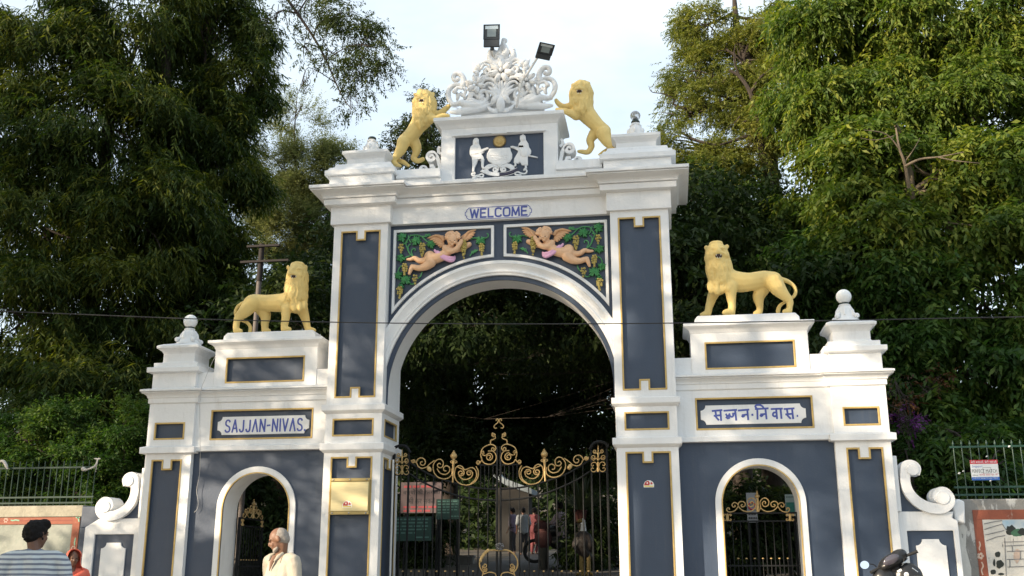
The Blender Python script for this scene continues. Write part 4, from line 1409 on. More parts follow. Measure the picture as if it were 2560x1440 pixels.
# ================================================================== iron gates
zg = zoom(900, 1020, 3.4284)
YG = 0.60
GC = zg(1190, 700, YG).x            # the line where the two leaves meet
def gp(zx, zy, s, dy=0.0):
    """tracing pixel on the left leaf -> point on either leaf"""
    p = zg(zx, zy, YG)
    x = p.x if s < 0 else 2 * GC - p.x
    return Vector((x, YG + dy, p.z))

def scroll_obj(parent, s, pts, r=0.0085, name='scroll', sub=3, dy=-0.012, mt=None):
    m = MB()
    q = spline([gp(a, b, s, dy) for a, b in pts], sub)
    m.tube(q, r, 7)
    return m.build(name, mt or M_GILT, parent, smooth=True)

gz = G0 + 0.06
for s in (-1, 1):
    side = 'left' if s < 0 else 'right'
    xh = gp(292, 700, s).x
    leaf = thing('iron_gate_leaf', 'black iron gate leaf with gilded scrolls, %s half of the main gate' % side, 'gate', (xh, YG, gz), 'main gate leaves')
    # frame
    m = MB()
    m.box(gp(296, 0, s).x, gp(313, 0, s).x, YG - 0.03, YG + 0.03, gz, gp(300, 380, s).z)
    m.build('hinge_stile', M_IRON, leaf, bevel=0.004)
    m = MB()
    x = gp(1176, 0, s).x
    m.box(x - 0.013, x + 0.013, YG - 0.018, YG + 0.018, gz, gp(1176, 330, s).z)
    m.build('meeting_stile', M_IRON, leaf, bevel=0.004)
    m = MB()
    x = gp(430, 0, s).x
    m.box(x - 0.012, x + 0.012, YG - 0.018, YG + 0.018, gz, gp(430, 390, s).z)
    m.build('stile', M_IRON, leaf, bevel=0.003)
    upper = [(430, 468), (520, 528), (640, 590), (790, 638), (950, 678), (1080, 692), (1176, 696)]
    lower = [(430, 566), (520, 625), (640, 682), (790, 738), (950, 775), (1080, 788), (1176, 791)]
    ux = [gp(a, b, s) for a, b in upper]
    lx = [gp(a, b, s) for a, b in lower]
    for pts in (ux, lx):
        m = MB()
        m.tube(spline(pts, 5), 0.013, 8)
        m.build('curved_rail', M_IRON, leaf, smooth=True)
    m = MB()
    m.tube(spline([gp(286, 372, s), gp(300, 340, s), gp(350, 322, s), gp(400, 335, s), gp(432, 385, s)], 5), 0.022, 8)
    m.build('arched_head', M_IRON, leaf, smooth=True)
    m = MB()
    m.tube([gp(1010, 490, s), gp(1180, 490, s)], 0.012, 8)
    m.build('top_rail', M_IRON, leaf, smooth=True)
    for zz in (gz + 0.12, gz + 0.62, gp(800, 1330, s).z - 0.62):
        m = MB()
        m.box(gp(313, 0, s).x, gp(1176, 0, s).x, YG - 0.012, YG + 0.012, zz, zz + 0.035)
        m.build('cross_rail', M_IRON, leaf, bevel=0.003)
    m = MB()
    m.box(gp(313, 0, s).x, gp(430, 0, s).x, YG - 0.012, YG + 0.012, gp(300, 470, s).z - 0.01, gp(300, 470, s).z + 0.012)
    m.build('corner_box_rail', M_IRON, leaf, bevel=0.003)
    m = MB()
    m.box(gp(313, 0, s).x, gp(430, 0, s).x, YG - 0.012, YG + 0.012, gp(300, 575, s).z - 0.01, gp(300, 575, s).z + 0.012)
    m.build('corner_box_rail', M_IRON, leaf, bevel=0.003)
    xs_u = [p.x for p in ux]
    zs_u = [p.z for p in ux]
    order = np.argsort(xs_u)
    topz = lambda x: float(np.interp(x, np.array(xs_u)[order], np.array(zs_u)[order]))
    for zx in (365, 500, 571, 642, 714, 788, 864, 943, 1020, 1100):
        x = gp(zx, 0, s).x
        m = MB()
        zt = gp(365, 575, s).z if zx < 430 else topz(x)
        m.tube([(x, YG, gz + 0.02), (x, YG, zt)], 0.0088, 8)
        m.build('bar', M_IRON, leaf, smooth=True)
    for zx in (1038, 1072, 1106, 1142):
        x = gp(zx, 0, s).x
        m = MB()
        m.tube([(x, YG, topz(x)), (x, YG, gp(zx, 490, s).z)], 0.007, 8)
        m.build('short_bar', M_IRON, leaf, smooth=True)
    # dog bars with gilded tips low down
    for zx in (400, 470, 535, 607, 680, 752, 826, 902, 980):
        x = gp(zx, 0, s).x
        zt = gp(zx, 1402, s).z
        m = MB()
        m.tube([(x, YG, gz + 0.02), (x, YG, zt)], 0.007, 6)
        b = m.build('dog_bar', M_IRON, leaf, smooth=True)
        m = MB()
        m.ball((x, YG, zt + 0.004), (0.017, 0.014, 0.011), 8, 6)
        m.build('gilded_tip', M_GILT, b, smooth=True)
    # crown of scrolls
    scroll_obj(leaf, s, [(1168, 112), (1172, 98), (1182, 97), (1187, 110), (1178, 130), (1158, 146), (1150, 162), (1158, 175), (1174, 172)])
    scroll_obj(leaf, s, spiral(1148, 232, 6, 18, 120, 1.35) + [(1163, 252), (1148, 268), (1124, 278), (1120, 290), (1120, 314)])
    scroll_obj(leaf, s, spiral(1016, 467, 5, 17, 200, -1.3) + [(1036, 462), (1046, 440), (1036, 400), (1050, 350), (1090, 322), (1130, 314), (1160, 328), (1168, 352)] + spiral(1143, 353, 20, 6, 0, 1.2))
    scroll_obj(leaf, s, spiral(1055, 380, 5, 14, 60, -1.1) + [(1052, 402), (1078, 408), (1100, 392)] + spiral(1108, 422, 34, 8, -90, 1.5))
    scroll_obj(leaf, s, [(1100, 370), (1140, 372), (1166, 400), (1168, 440), (1140, 476), (1100, 484), (1060, 468), (1042, 430)])
    # heart scrolls either side of the finial stem
    scroll_obj(leaf, s, [(995, 500), (1016, 545), (1008, 605), (970, 645), (915, 662), (855, 648), (818, 605), (812, 550), (830, 505), (865, 496), (890, 520)] + spiral(866, 558, 30, 8, -50, 1.45))
    scroll_obj(leaf, s, [(848, 580), (880, 610), (920, 612), (958, 590), (968, 556)] + spiral(938, 558, 26, 8, -10, -1.35))
    scroll_obj(leaf, s, [(835, 505), (900, 530), (950, 512), (985, 525), (1002, 570), (985, 620), (950, 650)])
    scroll_obj(leaf, s, [(788, 520), (788, 570), (760, 600), (715, 608), (665, 590), (634, 545), (630, 490), (655, 450), (690, 440), (715, 465), (708, 505), (680, 512), (664, 492), (678, 474), (694, 484)])
    scroll_obj(leaf, s, [(662, 520), (690, 560), (735, 570), (768, 545), (768, 510), (742, 496), (718, 512), (722, 538), (742, 540)])
    scroll_obj(leaf, s, spiral(460, 455, 5, 18, 90, 1.3) + [(484, 470), (500, 500), (530, 518), (570, 508), (600, 480), (640, 450)])
    scroll_obj(leaf, s, [(484, 470), (495, 442), (525, 428), (555, 442), (562, 472), (545, 492), (522, 484), (522, 464), (538, 462)])
    m = MB()
    m.ball(gp(594, 524, s, -0.014), (0.032, 0.016, 0.046), 10, 8, Matrix.Rotation(-0.6 * (-s), 3, 'Y'))
    m.build('gilded_bud', M_GILT, leaf, smooth=True)
    # stem with crowned finial
    m = MB()
    m.tube([gp(797, 640, s, -0.014), gp(800, 540, s, -0.014), gp(803, 450, s, -0.014)], [0.012, 0.014, 0.020], 8)
    st = m.build('finial_stem', M_GILT, leaf, smooth=True)
    m = MB()
    m.ball(gp(805, 412, s, -0.014), (0.05, 0.045, 0.045), 14, 10)
    m.ball(gp(805, 386, s, -0.014), (0.026, 0.026, 0.018), 10, 8)
    m.ball(gp(806, 372, s, -0.014), 0.013, 8, 6)
    m.lathe([(0.02, -0.03), (0.026, -0.015), (0.02, 0)], gp(804, 436, s, -0.014), 12)
    m.build('crown_finial', M_GILT, leaf, smooth=True)
    for q in (spiral(786, 464, 4, 13, 0, 1.2), spiral(824, 464, 4, 13, 180, -1.2)):
        scroll_obj(leaf, s, q, 0.007)
    # corner fleur panels
    m = MB()
    m.tube([gp(362, 355, s, -0.014), gp(362, 420, s, -0.014), gp(362, 478, s, -0.014)], [0.005, 0.011, 0.009], 8)
    m.build('fleur_stem', M_GILT, leaf, smooth=True)
    m = MB()
    m.tube([gp(362, 490, s, -0.014), gp(362, 530, s, -0.014), gp(362, 572, s, -0.014)], [0.012, 0.008, 0.012], 8)
    m.build('fleur_stem', M_GILT, leaf, smooth=True)
    for sx in (-1, 1):
        X = lambda d: 362 + sx * d
        scroll_obj(leaf, s, [(X(4), 430), (X(10), 415), (X(26), 418)] + spiral(X(28), 402, 15, 5, 80, -1.2 * sx), 0.007)
        scroll_obj(leaf, s, [(X(4), 475), (X(16), 458), (X(34), 474)] + spiral(X(38), 452, 21, 6, 80, -1.3 * sx), 0.007)
        scroll_obj(leaf, s, [(X(6), 530), (X(14), 500), (X(38), 492), (X(56), 506), (X(50), 524), (X(36), 516)], 0.007)
        scroll_obj(leaf, s, [(X(6), 535), (X(16), 562), (X(40), 572), (X(58), 556), (X(50), 538), (X(36), 546)], 0.007)
    # half of the ring round the lock
    ring = [(1186, 1222), (1120, 1218), (1060, 1250), (1028, 1310), (1032, 1370), (1060, 1410)]
    scroll_obj(leaf, s, ring, 0.011, 'lock_ring')
    scroll_obj(leaf, s, spiral(1072, 1350, 6, 20, 100, 1.2) + [(1052, 1366), (1060, 1392)] , 0.008)
    scroll_obj(leaf, s, spiral(1074, 1388, 5, 17, 60, -1.3) + [(1060, 1410), (1050, 1440), (1052, 1520)], 0.008)
    scroll_obj(leaf, s, [(1060, 1425), (1110, 1408), (1160, 1420), (1170, 1460), (1140, 1480), (1120, 1460)], 0.009)
    if s < 0:
        m = MB()
        for k, (a, b) in enumerate(((1098, 1222), (1080, 1236), (1062, 1256), (1046, 1280), (1036, 1306))):
            p = gp(a, b, s, -0.02)
            m.ball(p, (0.026, 0.012, 0.034), 10, 8, Matrix.Rotation(0.5 - 0.12 * k, 3, 'Y'))
        sculpt(m, 'acanthus_leaf', M_GILT, leaf, 0.008, 2)
chain_t = thing('padlock_chain', 'grey steel chain wound round the meeting stiles of the main gate', 'chain', gp(1190, 1200, -1))
rnd = random.Random(3)
M_STEEL = mat('grey_steel', (0.30, 0.30, 0.31), 0.35, metal=0.9)
for k in range(16):
    c = gp(1190 + rnd.uniform(-32, 38), 1190 + rnd.uniform(-26, 24), -1, -0.04 - 0.01 * (k % 3))
    ax = Matrix.Rotation(rnd.uniform(0, 6), 3, 'Z') @ Matrix.Rotation(rnd.uniform(0, 6), 3, 'X')
    m = MB()
    pts = [c + ax @ Vector((0.021 * math.cos(a), 0.013 * math.sin(a), 0)) for a in np.linspace(0, 2 * PI, 13)]
    m.tube(pts, 0.004, 6, cap=False)
    m.build('link', M_STEEL, chain_t, smooth=True)

# ---- wicket gates in the side doorways
zw = zoom(1700, 1100, 4.236)
def wicket(s, label):
    """built for the right doorway, mirrored and swung open for the left one"""
    Y = 0.62
    t = thing('wicket_gate', label, 'gate', (0, 0, 0), 'side doorway gates')
    P = lambda a, b, d=0.0: zw(a, b, Y) + Vector((0, d, 0))
    X0, X1 = P(462, 800).x, P(1242, 800).x
    zt = P(800, 765).z
    zb = G0 + 0.05
    parts = []
    def bld(m, name, material, **kw):
        o = m.build(name, material, t, **kw)
        parts.append(o)
        return o
    for x in (X0, X1):
        m = MB()
        m.box(x - 0.016, x + 0.016, Y - 0.016, Y + 0.016, zb, zt)
        bld(m, 'stile', M_IRON, bevel=0.003)
    for zz in (zt - 0.012, P(800, 860).z, P(800, 1332).z, zb + 0.1):
        m = MB()
        m.box(X0, X1, Y - 0.011, Y + 0.011, zz - 0.011, zz + 0.011)
        bld(m, 'cross_rail', M_IRON, bevel=0.003)
    for i in range(1, 9):
        x = X0 + (X1 - X0) * i / 9
        m = MB()
        m.tube([(x, Y, zb), (x, Y, P(800, 860).z)], 0.0075, 7)
        bld(m, 'bar', M_IRON, smooth=True)
    for i in range(9):
        x = X0 + (X1 - X0) * (i + 0.5) / 9
        zz = P(800, 1255).z
        m = MB()
        m.tube([(x, Y, zb), (x, Y, zz)], 0.006, 6)
        b = bld(m, 'dog_bar', M_IRON, smooth=True)
        if 0 < i < 8:
            m = MB()
            m.ball((x, Y, zz), (0.016, 0.013, 0.01), 8, 6)
            m.build('gilded_tip', M_GILT, b, smooth=True)
    def sc(pts, r=0.008):
        m = MB()
        m.tube(spline([P(a, b, -0.012) for a, b in pts], 3), r, 7)
        bld(m, 'scroll', M_GILT, smooth=True)
    for sx in (-1, 1):
        Xm = lambda a: 826 + sx * (a - 826)
        q = lambda pts: [(Xm(a), b) for a, b in pts]
        sc(q([(826, 760), (800, 720), (806, 660), (780, 622), (740, 618), (712, 650), (722, 695), (760, 705), (782, 678), (766, 650), (746, 660), (752, 678)]))
        sc(q([(800, 715), (770, 745), (720, 760), (660, 745), (620, 705), (622, 665), (655, 650), (688, 668), (684, 700), (656, 708), (646, 690), (662, 684)]))
        sc(q([(620, 700), (600, 670), (570, 664), (550, 686), (562, 710), (584, 704), (578, 688)]))
        sc(q([(618, 700), (590, 740), (555, 760), (515, 762), (494, 744), (502, 720), (522, 722), (520, 738)]))
    m = MB()
    m.tube([P(824, 760, -.012), P(824, 640, -.012), P(816, 600, -.012)], [0.022, 0.012, 0.016], 8)
    m.ball(P(815, 595, -.012), (0.034, 0.03, 0.03), 12, 8)
    m.ball(P(815, 565, -.012), 0.016, 8, 6)
    m.ball(P(815, 545, -.012), 0.011, 8, 6)
    bld(m, 'crown_finial', M_GILT, smooth=True)
    for xc in (502, 1164):
        for (a, b) in ((-1, -1), (1, -1), (-1, 1), (1, 1)):
            sc([(xc + a * 8, 820), (xc + a * 12, 820 + b * 26), (xc + a * 34, 820 + b * 34), (xc + a * 40, 820 + b * 20), (xc + a * 26, 820 + b * 16)], 0.0075)
        m = MB()
        m.tube([P(xc, 780, -.012), P(xc, 820, -.012), P(xc, 858, -.012)], [0.014, 0.007, 0.014], 8)
        bld(m, 'grille_stem', M_GILT, smooth=True)
    return t, X0, X1, Y, zb
wk, X0, X1, Yw, zb = wicket(1, 'closed black wicket gate with gilded scrolls in the right side doorway')
wk2, _, _, _, _ = wicket(-1, 'black wicket gate with gilded scrolls swung open in the left side doorway')
def settle(t, M, base):
    """carry a thing's geometry through M and give it its own base point"""
    for o in [c for c in bpy.data.objects if c.parent == t] + [g for c in bpy.data.objects if c.parent == t for g in bpy.data.objects if g.parent == c]:
        o.data.transform(M)
        if M.determinant() < 0:
            o.data.flip_normals()
        o.data.transform(Matrix.Translation(-Vector(base)))
    t.location = base
settle(wk, Matrix.Identity(4), (X0, Yw, zb))
hx = -(DX + 0.44)
Mo = Matrix.Translation((hx, 0.70, 0)) @ Matrix.Rotation(math.radians(92), 4, 'Z') @ Matrix.Translation((X1, -Yw, 0)) @ Matrix.Scale(-1, 4, (1, 0, 0))
settle(wk2, Mo, (hx, 0.70, zb))

# ------------------------------------------------------------------ brass box and stickers on the pillars, gate post pipes
M_BRASS = mat('brushed_brass', (0.68, 0.58, 0.32), 0.36, metal=0.2, var=0.15, var_scale=3, stretch=(1, 1, 12))
M_BRASS2 = mat('dull_brass_edge', (0.36, 0.28, 0.12), 0.4, metal=0.6)
t = thing('brass_box', 'flat brass notice box with a sticker on the left main pillar', 'box', (-2.05, 0.0, 2.2))
m = MB()
m.box(-2.325, -1.772, -0.052, 0.0, 2.235, 2.70)
m.build('case', M_BRASS2, t, bevel=0.006)
m = MB()
m.box(-2.318, -1.785, -0.066, -0.0535, 2.27, 2.665)
m.build('cover', M_BRASS, t, bevel=0.004)
for z in (2.222, 2.675):
    m = MB()
    m.box(-2.335, -1.768, -0.070, -0.050, z, z + 0.042)
    m.build('clamp_strip', M_BRASS2, t, bevel=0.004)
    for x in (-2.29, -2.05, -1.81):
        m = MB()
        m.ball((x, -0.072, z + 0.021), (0.012, 0.008, 0.012), 10, 6)
        m.build('screw', M_STEEL, t, smooth=True)
M_RED = mat('red_sticker_print', (0.52, 0.05, 0.04), 0.4, var=0.2, var_scale=30)
M_PAPER = mat('white_sticker_paper', (0.78, 0.77, 0.74), 0.5)
M_YEL = mat('yellow_sticker_print', (0.72, 0.58, 0.12), 0.5)
def sticker(c, w, y, label):
    t = thing('sticker', label, 'sticker', (c[0], y, c[1]), 'helmet shaped stickers')
    def pl(pts, d0, d1, name, mt_):
        m = MB()
        m.plate([[(c[0] + a * w, c[1] + b * w) for a, b in pts]], y - d1, y - d0)
        m.build(name, mt_, t)
    pl([(-.5, -.25), (.5, -.25), (.52, 0), (.42, .25), (.2, .42), (-.1, .45), (-.38, .3), (-.52, 0)], 0, .001, 'backing', M_PAPER)
    pl([(-.47, -.05), (.05, -.05), (.12, .15), (.02, .38), (-.2, .37), (-.38, .22)], .0012, .002, 'red_shape', M_RED)
    pl([(.16, .02), (.4, .05), (.36, .2), (.2, .3)], .0012, .002, 'red_shape', M_RED)
    pl([(-.44, -.2), (.44, -.2), (.46, -.08), (-.46, -.08)], .0012, .002, 'yellow_band', M_YEL)
    pl([(-.2, .1), (-.08, .1), (-.08, .26), (-.2, .26)], .0022, .003, 'white_mark', M_PAPER)
p = at(780 + 253 / 2.88, 940 + 930 / 2.88, -0.066)
sticker((p.x, p.z), 0.135, -0.0662, 'small red and white helmet sticker on the brass box')
p = at(1622, 1212, 0.043)
sticker((p.x, p.z), 0.135, 0.0435, 'small red and white helmet sticker on the right pillar panel')
m = MB()
x = -1.60
m.tube([(x, 0.52, G0), (x, 0.52, 3.02)], 0.016, 8)
gp1 = m.build('conduit_pipe', M_PIPE, None, smooth=True, base=(x, 0.52, G0))
tag(gp1, 'thin pale conduit pipe running up inside the left main pillar', 'pipe')
# ================================================================== ground, street, park walls
M_EARTH = mat('packed_earth', (0.085, 0.068, 0.045), 0.95, var=0.4, var_scale=1.5, bump=0.5, bump_scale=12)
M_ASPHALT = mat('asphalt', (0.052, 0.05, 0.048), 0.85, var=0.3, var_scale=3, bump=0.5, bump_scale=60)
M_CONC = mat('worn_concrete', (0.30, 0.285, 0.26), 0.85, var=0.3, var_scale=2, bump=0.4, bump_scale=30)
def sheet(name, xs, ys, dz, material):
    m = MB()
    V = [(x, y, ground_z(x, y) + dz) for y in ys for x in xs]
    n = len(xs)
    F = [(j * n + i, j * n + i + 1, (j + 1) * n + i + 1, (j + 1) * n + i) for j in range(len(ys) - 1) for i in range(n - 1)]
    m.add(V, F)
    return structure(m.build(name, material, None, recalc=False))
sheet('ground', [-300, -60, -20, -8, 0, 8, 20, 60, 300], [-200, -60, -30, -14, -10, -8, -6, -5, -4, -3, -2, -1.2, -0.4, 0.3, 0.8, 2, 4, 7, 10, 15, 20, 30, 45, 80, 150, 300], 0.0, M_EARTH)
sheet('road', [-80, -20, 0, 20, 80], [-40, -30, -22, -15.6], 0.006, M_ASPHALT)
sheet('pavement', [-40, -20, -6, 0, 6, 20, 40], [-15.4, -14, -10, -8, -6, -5, -4, -3, -2, -1.2, -0.2], 0.09, M_CONC)
sheet('park_path', [-2.6, -1, 1, 2.6], [0.8, 2, 4, 7, 10, 15, 20, 30, 45], 0.008, mat('path_concrete', (0.085, 0.078, 0.072), 0.9, var=0.3, var_scale=1.2, bump=0.4, bump_scale=20))  # path tone lowered to stand in for shade under the trees
m = MB()
m.box(-40, 40, -15.6, -15.4, ground_z(0, -15.6) - 0.2, ground_z(0, -15.4) + 0.1)
structure(m.build('kerb', M_CONC, None, bevel=0.015))

M_WALLGREY = mat('weathered_grey_plaster', (0.30, 0.285, 0.26), 0.85, var=0.35, var_scale=2.5, bump=0.5, bump_scale=18, color2=(0.20, 0.19, 0.175),
                 stain=((0.60, 0.58, 0.54), 0.53, 0.57, 0.9), stain_scale=2.8)
M_WALLOLD = mat('stained_lime_plaster', (0.34, 0.35, 0.31), 0.85, var=0.3, var_scale=3, bump=0.4, bump_scale=20, color2=(0.22, 0.24, 0.21),
                stain=((0.10, 0.17, 0.13), 0.54, 0.72, 0.6), stain_scale=3)
M_COPING = mat('lichened_coping', (0.40, 0.37, 0.29), 0.85, var=0.35, var_scale=4, bump=0.5, bump_scale=22, color2=(0.22, 0.205, 0.16))
M_RUST = mat('brick_red_border_paint', (0.30, 0.085, 0.045), 0.7, var=0.25, var_scale=5, bump=0.2, bump_scale=30, stain=((0.45, 0.40, 0.34), 0.62, 0.68, 0.7), stain_scale=4)
M_MURAL = mat('mural_white_wash', (0.62, 0.60, 0.55), 0.75, var=0.15, var_scale=4, bump=0.3, bump_scale=20, stain=((0.05, 0.05, 0.05), 0.60, 0.64, 0.8), stain_scale=3.2)
M_MGREEN = mat('mural_green', (0.06, 0.16, 0.09), 0.75, var=0.3, var_scale=20)
M_MDARK = mat('mural_dark', (0.025, 0.03, 0.026), 0.75, var=0.3, var_scale=20)
M_MSKY = mat('mural_sky', (0.32, 0.47, 0.58), 0.75, var=0.3, var_scale=7, color2=(0.60, 0.62, 0.60))
M_MGREY = mat('mural_grey_line', (0.26, 0.26, 0.26), 0.75, var=0.3, var_scale=14)
M_MPINK = mat('mural_pale_pink', (0.55, 0.42, 0.34), 0.75, var=0.2, var_scale=20)
gzw = ground_z(0, 0.4)

# left wall
wl = thing('boundary_wall', 'old grey park wall with brick red painted border, left of the gateway', 'wall', (-10, 0.65, gzw))
m = MB()
m.box(-18, -6.10, 0.5, 0.8, gzw - 0.2, 2.25)
m.build('wall_body', M_WALLOLD, wl, bevel=0.01)
m = MB()
m.box(-18, -6.32, 0.47, 0.83, 2.2505, 2.42)
m.build('coping', M_COPING, wl, bevel=0.012)
m = MB()
m.box(-6.318, -6.0, 0.44, 0.82, 2.09, 2.40)
m.box(-6.318, -6.125, 0.44, 0.499, gzw - 0.2, 2.09)
m.build('end_block', M_NAVY, wl, bevel=0.01)
m = MB()
m.box(-18, -6.36, 0.486, 0.4995, 2.147, 2.272)
m.build('painted_border', M_RUST, wl, bevel=0.002)
m = MB()
m.box(-6.475, -6.36, 0.487, 0.4995, gzw, 2.1465)
m.build('painted_border', M_RUST, wl, bevel=0.002)
m = MB()
m.box(-18, -6.48, 0.484, 0.488, 2.198, 2.206)
m.build('border_line', mat('dark_red_line', (0.2, 0.04, 0.03), 0.7), wl)
for (x, z) in ((-7.56, 2.21), (-6.42, 1.80)):
    for k in range(6):
        a = k * PI / 3
        m = MB()
        m.ball((x + 0.026 * math.cos(a), 0.486, z + 0.026 * math.sin(a)), (0.012, 0.002, 0.012), 8, 4)
        m.build('painted_petal', M_MPINK, wl)
for pts in ([(-7.48, 2.212), (-7.44, 2.205), (-7.40, 2.215), (-7.34, 2.205)], [(-6.40, 2.25), (-6.385, 2.22), (-6.37, 2.18)], [(-6.43, 2.245), (-6.39, 2.235), (-6.365, 2.25)], [(-6.40, 1.95), (-6.41, 1.88), (-6.40, 1.84)]):
    m = MB()
    stroke(m, pts, 0.009, 0.4835, 0.486)
    m.build('painted_leaf', mat('mural_mint', (0.22, 0.42, 0.30), 0.75), wl)

# right wall with a mural
wr = thing('boundary_wall', 'peeling grey park wall with a castle mural, right of the gateway', 'wall', (10, 0.65, gzw))
m = MB()
m.box(6.04, 18, 0.5, 0.8, gzw - 0.2, 2.375)
m.build('wall_body', M_WALLGREY, wr, bevel=0.012)
m = MB()
m.box(6.244, 18, 0.489, 0.4995, 2.112, 2.235)
m.build('painted_border', M_RUST, wr, bevel=0.002)
m = MB()
m.box(6.244, 6.352, 0.489, 0.4995, gzw, 2.1115)
m.build('painted_border', M_RUST, wr, bevel=0.002)
m = MB()
m.plate([[(6.045, gzw), (6.13, gzw), (6.12, 1.2), (6.15, 1.5), (6.11, 1.75), (6.14, 1.95), (6.10, 2.1), (6.15, 2.25), (6.11, 2.372), (6.045, 2.372)]], 0.4925, 0.4995)
m.build('peeling_whitewash', M_MURAL, wr)
m = MB()
m.plate([rect(6.353, 12, gzw, 2.111)], 0.4935, 0.4995)
mural = m.build('mural', M_MURAL, wr)
zx7 = zoom(2040, 1080, 4)
def paint(pts, layer, material, name='painted_shape'):
    m = MB()
    q = [(p.x, p.z) for p in (zx7(a, b, 0.5) for a, b in pts)]
    m.plate([q], 0.4935 - 0.0008 * layer, 0.4934)
    m.build(name, material, mural)
paint([(1860, 882), (2300, 872), (2300, 1010), (2090, 1020), (1900, 1000), (1862, 930)], 1, M_MSKY)
rnd = random.Random(8)
def blob(cx, cy, rx, ry, layer, material, n=14):
    paint([(cx + rx * (0.75 + 0.4 * rnd.random()) * math.cos(2 * PI * i / n), cy + ry * (0.75 + 0.4 * rnd.random()) * math.sin(2 * PI * i / n)) for i in range(n)], layer, material)
blob(1945, 985, 62, 52, 2, M_MDARK)
blob(2010, 1010, 60, 40, 3, M_MGREEN)
blob(2075, 1000, 60, 40, 4, M_MDARK)
for k in range(7):
    x = 1885 + 45 * k
    paint([(x, 1100), (x, 1050), (x + 12, 1040), (x + 24, 1050), (x + 36, 1045), (x + 36, 1100)], 5, M_MURAL)
for L in ([(1675, 920), (1790, 895), (1860, 885)], [(1680, 975), (1860, 920), (1905, 990)], [(1690, 1030), (1880, 985)], [(1700, 1090), (1800, 1050), (1890, 1035)], [(1885, 1100), (2080, 1095)], [(1885, 1140), (2080, 1132)],
          [(1905, 1195), (2080, 1190)], [(1905, 1275), (2080, 1270)], [(1885, 1060), (1900, 1440)], [(1910, 1350), (2080, 1345)], [(1960, 1140), (1962, 1195)], [(2040, 1190), (2042, 1272)], [(1935, 1275), (1937, 1350)]):
    m = MB()
    q = [(p.x, p.z) for p in (zx7(a, b, 0.5) for a, b in L)]
    stroke(m, q, 0.006, 0.4888, 0.4895)
    m.build('painted_line', M_MGREY, mural)
for (x, y, rx, ry) in ((1815, 1225, 30, 34), (1835, 1320, 40, 46), (1780, 1310, 12, 40), (1770, 1400, 30, 24), (1850, 1420, 30, 14)):
    blob(x, y, rx, ry, 5, M_MDARK, 11)
blob(2010, 1240, 34, 70, 5, M_MPINK)
for pts in ([(1632, 1095), (1642, 1130), (1632, 1160), (1640, 1185)], [(1655, 1300), (1672, 1340), (1655, 1380), (1668, 1430)]):
    m = MB()
    stroke(m, [(p.x, p.z) for p in spline([zx7(a, b, 0.489) for a, b in pts], 3)], 0.008, 0.486, 0.4885)
    m.build('painted_leaf', M_MPINK, wr)
for k in range(5):
    a = k * 2 * PI / 5
    p = zx7(1645 + 22 * math.cos(a), 1240 + 22 * math.sin(a), 0.488)
    m = MB()
    m.ball((p.x, 0.488, p.z), (0.018, 0.002, 0.018), 8, 4)
    m.build('painted_petal', M_MPINK, wr)

# ---- green railings on both walls
M_GREENIRON = mat('green_railing_paint', (0.012, 0.055, 0.038), 0.5, var=0.4, var_scale=10)
M_PALEGREEN = mat('faded_green_railing_paint', (0.022, 0.05, 0.036), 0.7, var=0.5, var_scale=10, color2=(0.008, 0.028, 0.02))
def railing(x0, x1, n, zb, zt, rails, spear, material, label):
    t = thing('railing', label, 'railing', ((x0 + x1) / 2, 0.66, zb), 'railings on the park walls')
    src = None
    for i in range(n):
        x = x0 + (x1 - x0) * i / (n - 1)
        if src is None:
            m = MB()
            m.tube([(x, 0.66, zb - 0.01), (x, 0.66, zt - (0.07 if spear else 0))], 0.0075, 6)
            if spear:
                m.tube([(x, 0.66, zt - 0.075), (x, 0.66, zt - 0.05), (x, 0.66, zt)], [0.009, 0.017, 0.002], 6)
            src = m.build('picket', material, t)
            sx = x
        else:
            o = src.copy()
            COL.objects.link(o)
            o.parent = t
            o.location = (x - sx, 0, 0.004 * math.sin(i * 2.3))
            o.rotation_euler = (0, 0, 0)
    for z in rails:
        m = MB()
        m.box(min(x0, x1) - 0.05, max(x0, x1) + 0.02, 0.65, 0.67, z - 0.013, z + 0.013)
        m.build('rail', material, t, bevel=0.002)
    return t
railing(-6.30, -8.6, 23, 2.42, 3.10, (2.47, 2.555, 3.0), False, M_PALEGREEN, 'faded green iron railing on the left park wall')
railing(6.14, 8.6, 24, 2.375, 3.165, (2.44, 2.54, 3.075), True, M_GREENIRON, 'dark green spear-topped railing on the right park wall')
m = MB()
zc = zoom(0, 980, 3.1308)
m.tube(spline([zc(645, 598, 0.62), zc(668, 608, 0.61), zc(700, 600, 0.60), zc(738, 584, 0.60), zc(756, 558, 0.62), zc(765, 530, 0.64)], 4), [0.03, 0.032, 0.034, 0.03, 0.024, 0.018, 0.015, 0.014, 0.014, 0.014, 0.015, 0.016, 0.016, 0.015, 0.013, 0.013, 0.012, 0.012, 0.013, 0.014, 0.016], 7)
m.ball(zc(750, 522, 0.64), (0.035, 0.014, 0.012), 8, 6)
m.ball(zc(776, 522, 0.64), (0.028, 0.014, 0.014), 8, 6)
m.tube([zc(764, 545, 0.63), zc(752, 600, 0.63), zc(748, 630, 0.63)], [0.008, 0.008, 0.004], 6)
M_CLOTH = mat('dirty_white_cloth', (0.52, 0.50, 0.47), 0.85, var=0.25, var_scale=12, bump=0.4, bump_scale=40)
tag(sculpt(m, 'cloth_strip', M_CLOTH, None, 0.007, 1, base=zc(750, 540, 0.63)), 'twisted strip of white cloth knotted to the end of the left railing', 'cloth')
m = MB()
m.tube(spline([zc(2, 545, 0.63), zc(25, 540, 0.62), zc(45, 570, 0.61), zc(62, 605, 0.61)], 4), [0.02] * 5 + [0.026] * 5 + [0.018, 0.012, 0.008], 7)
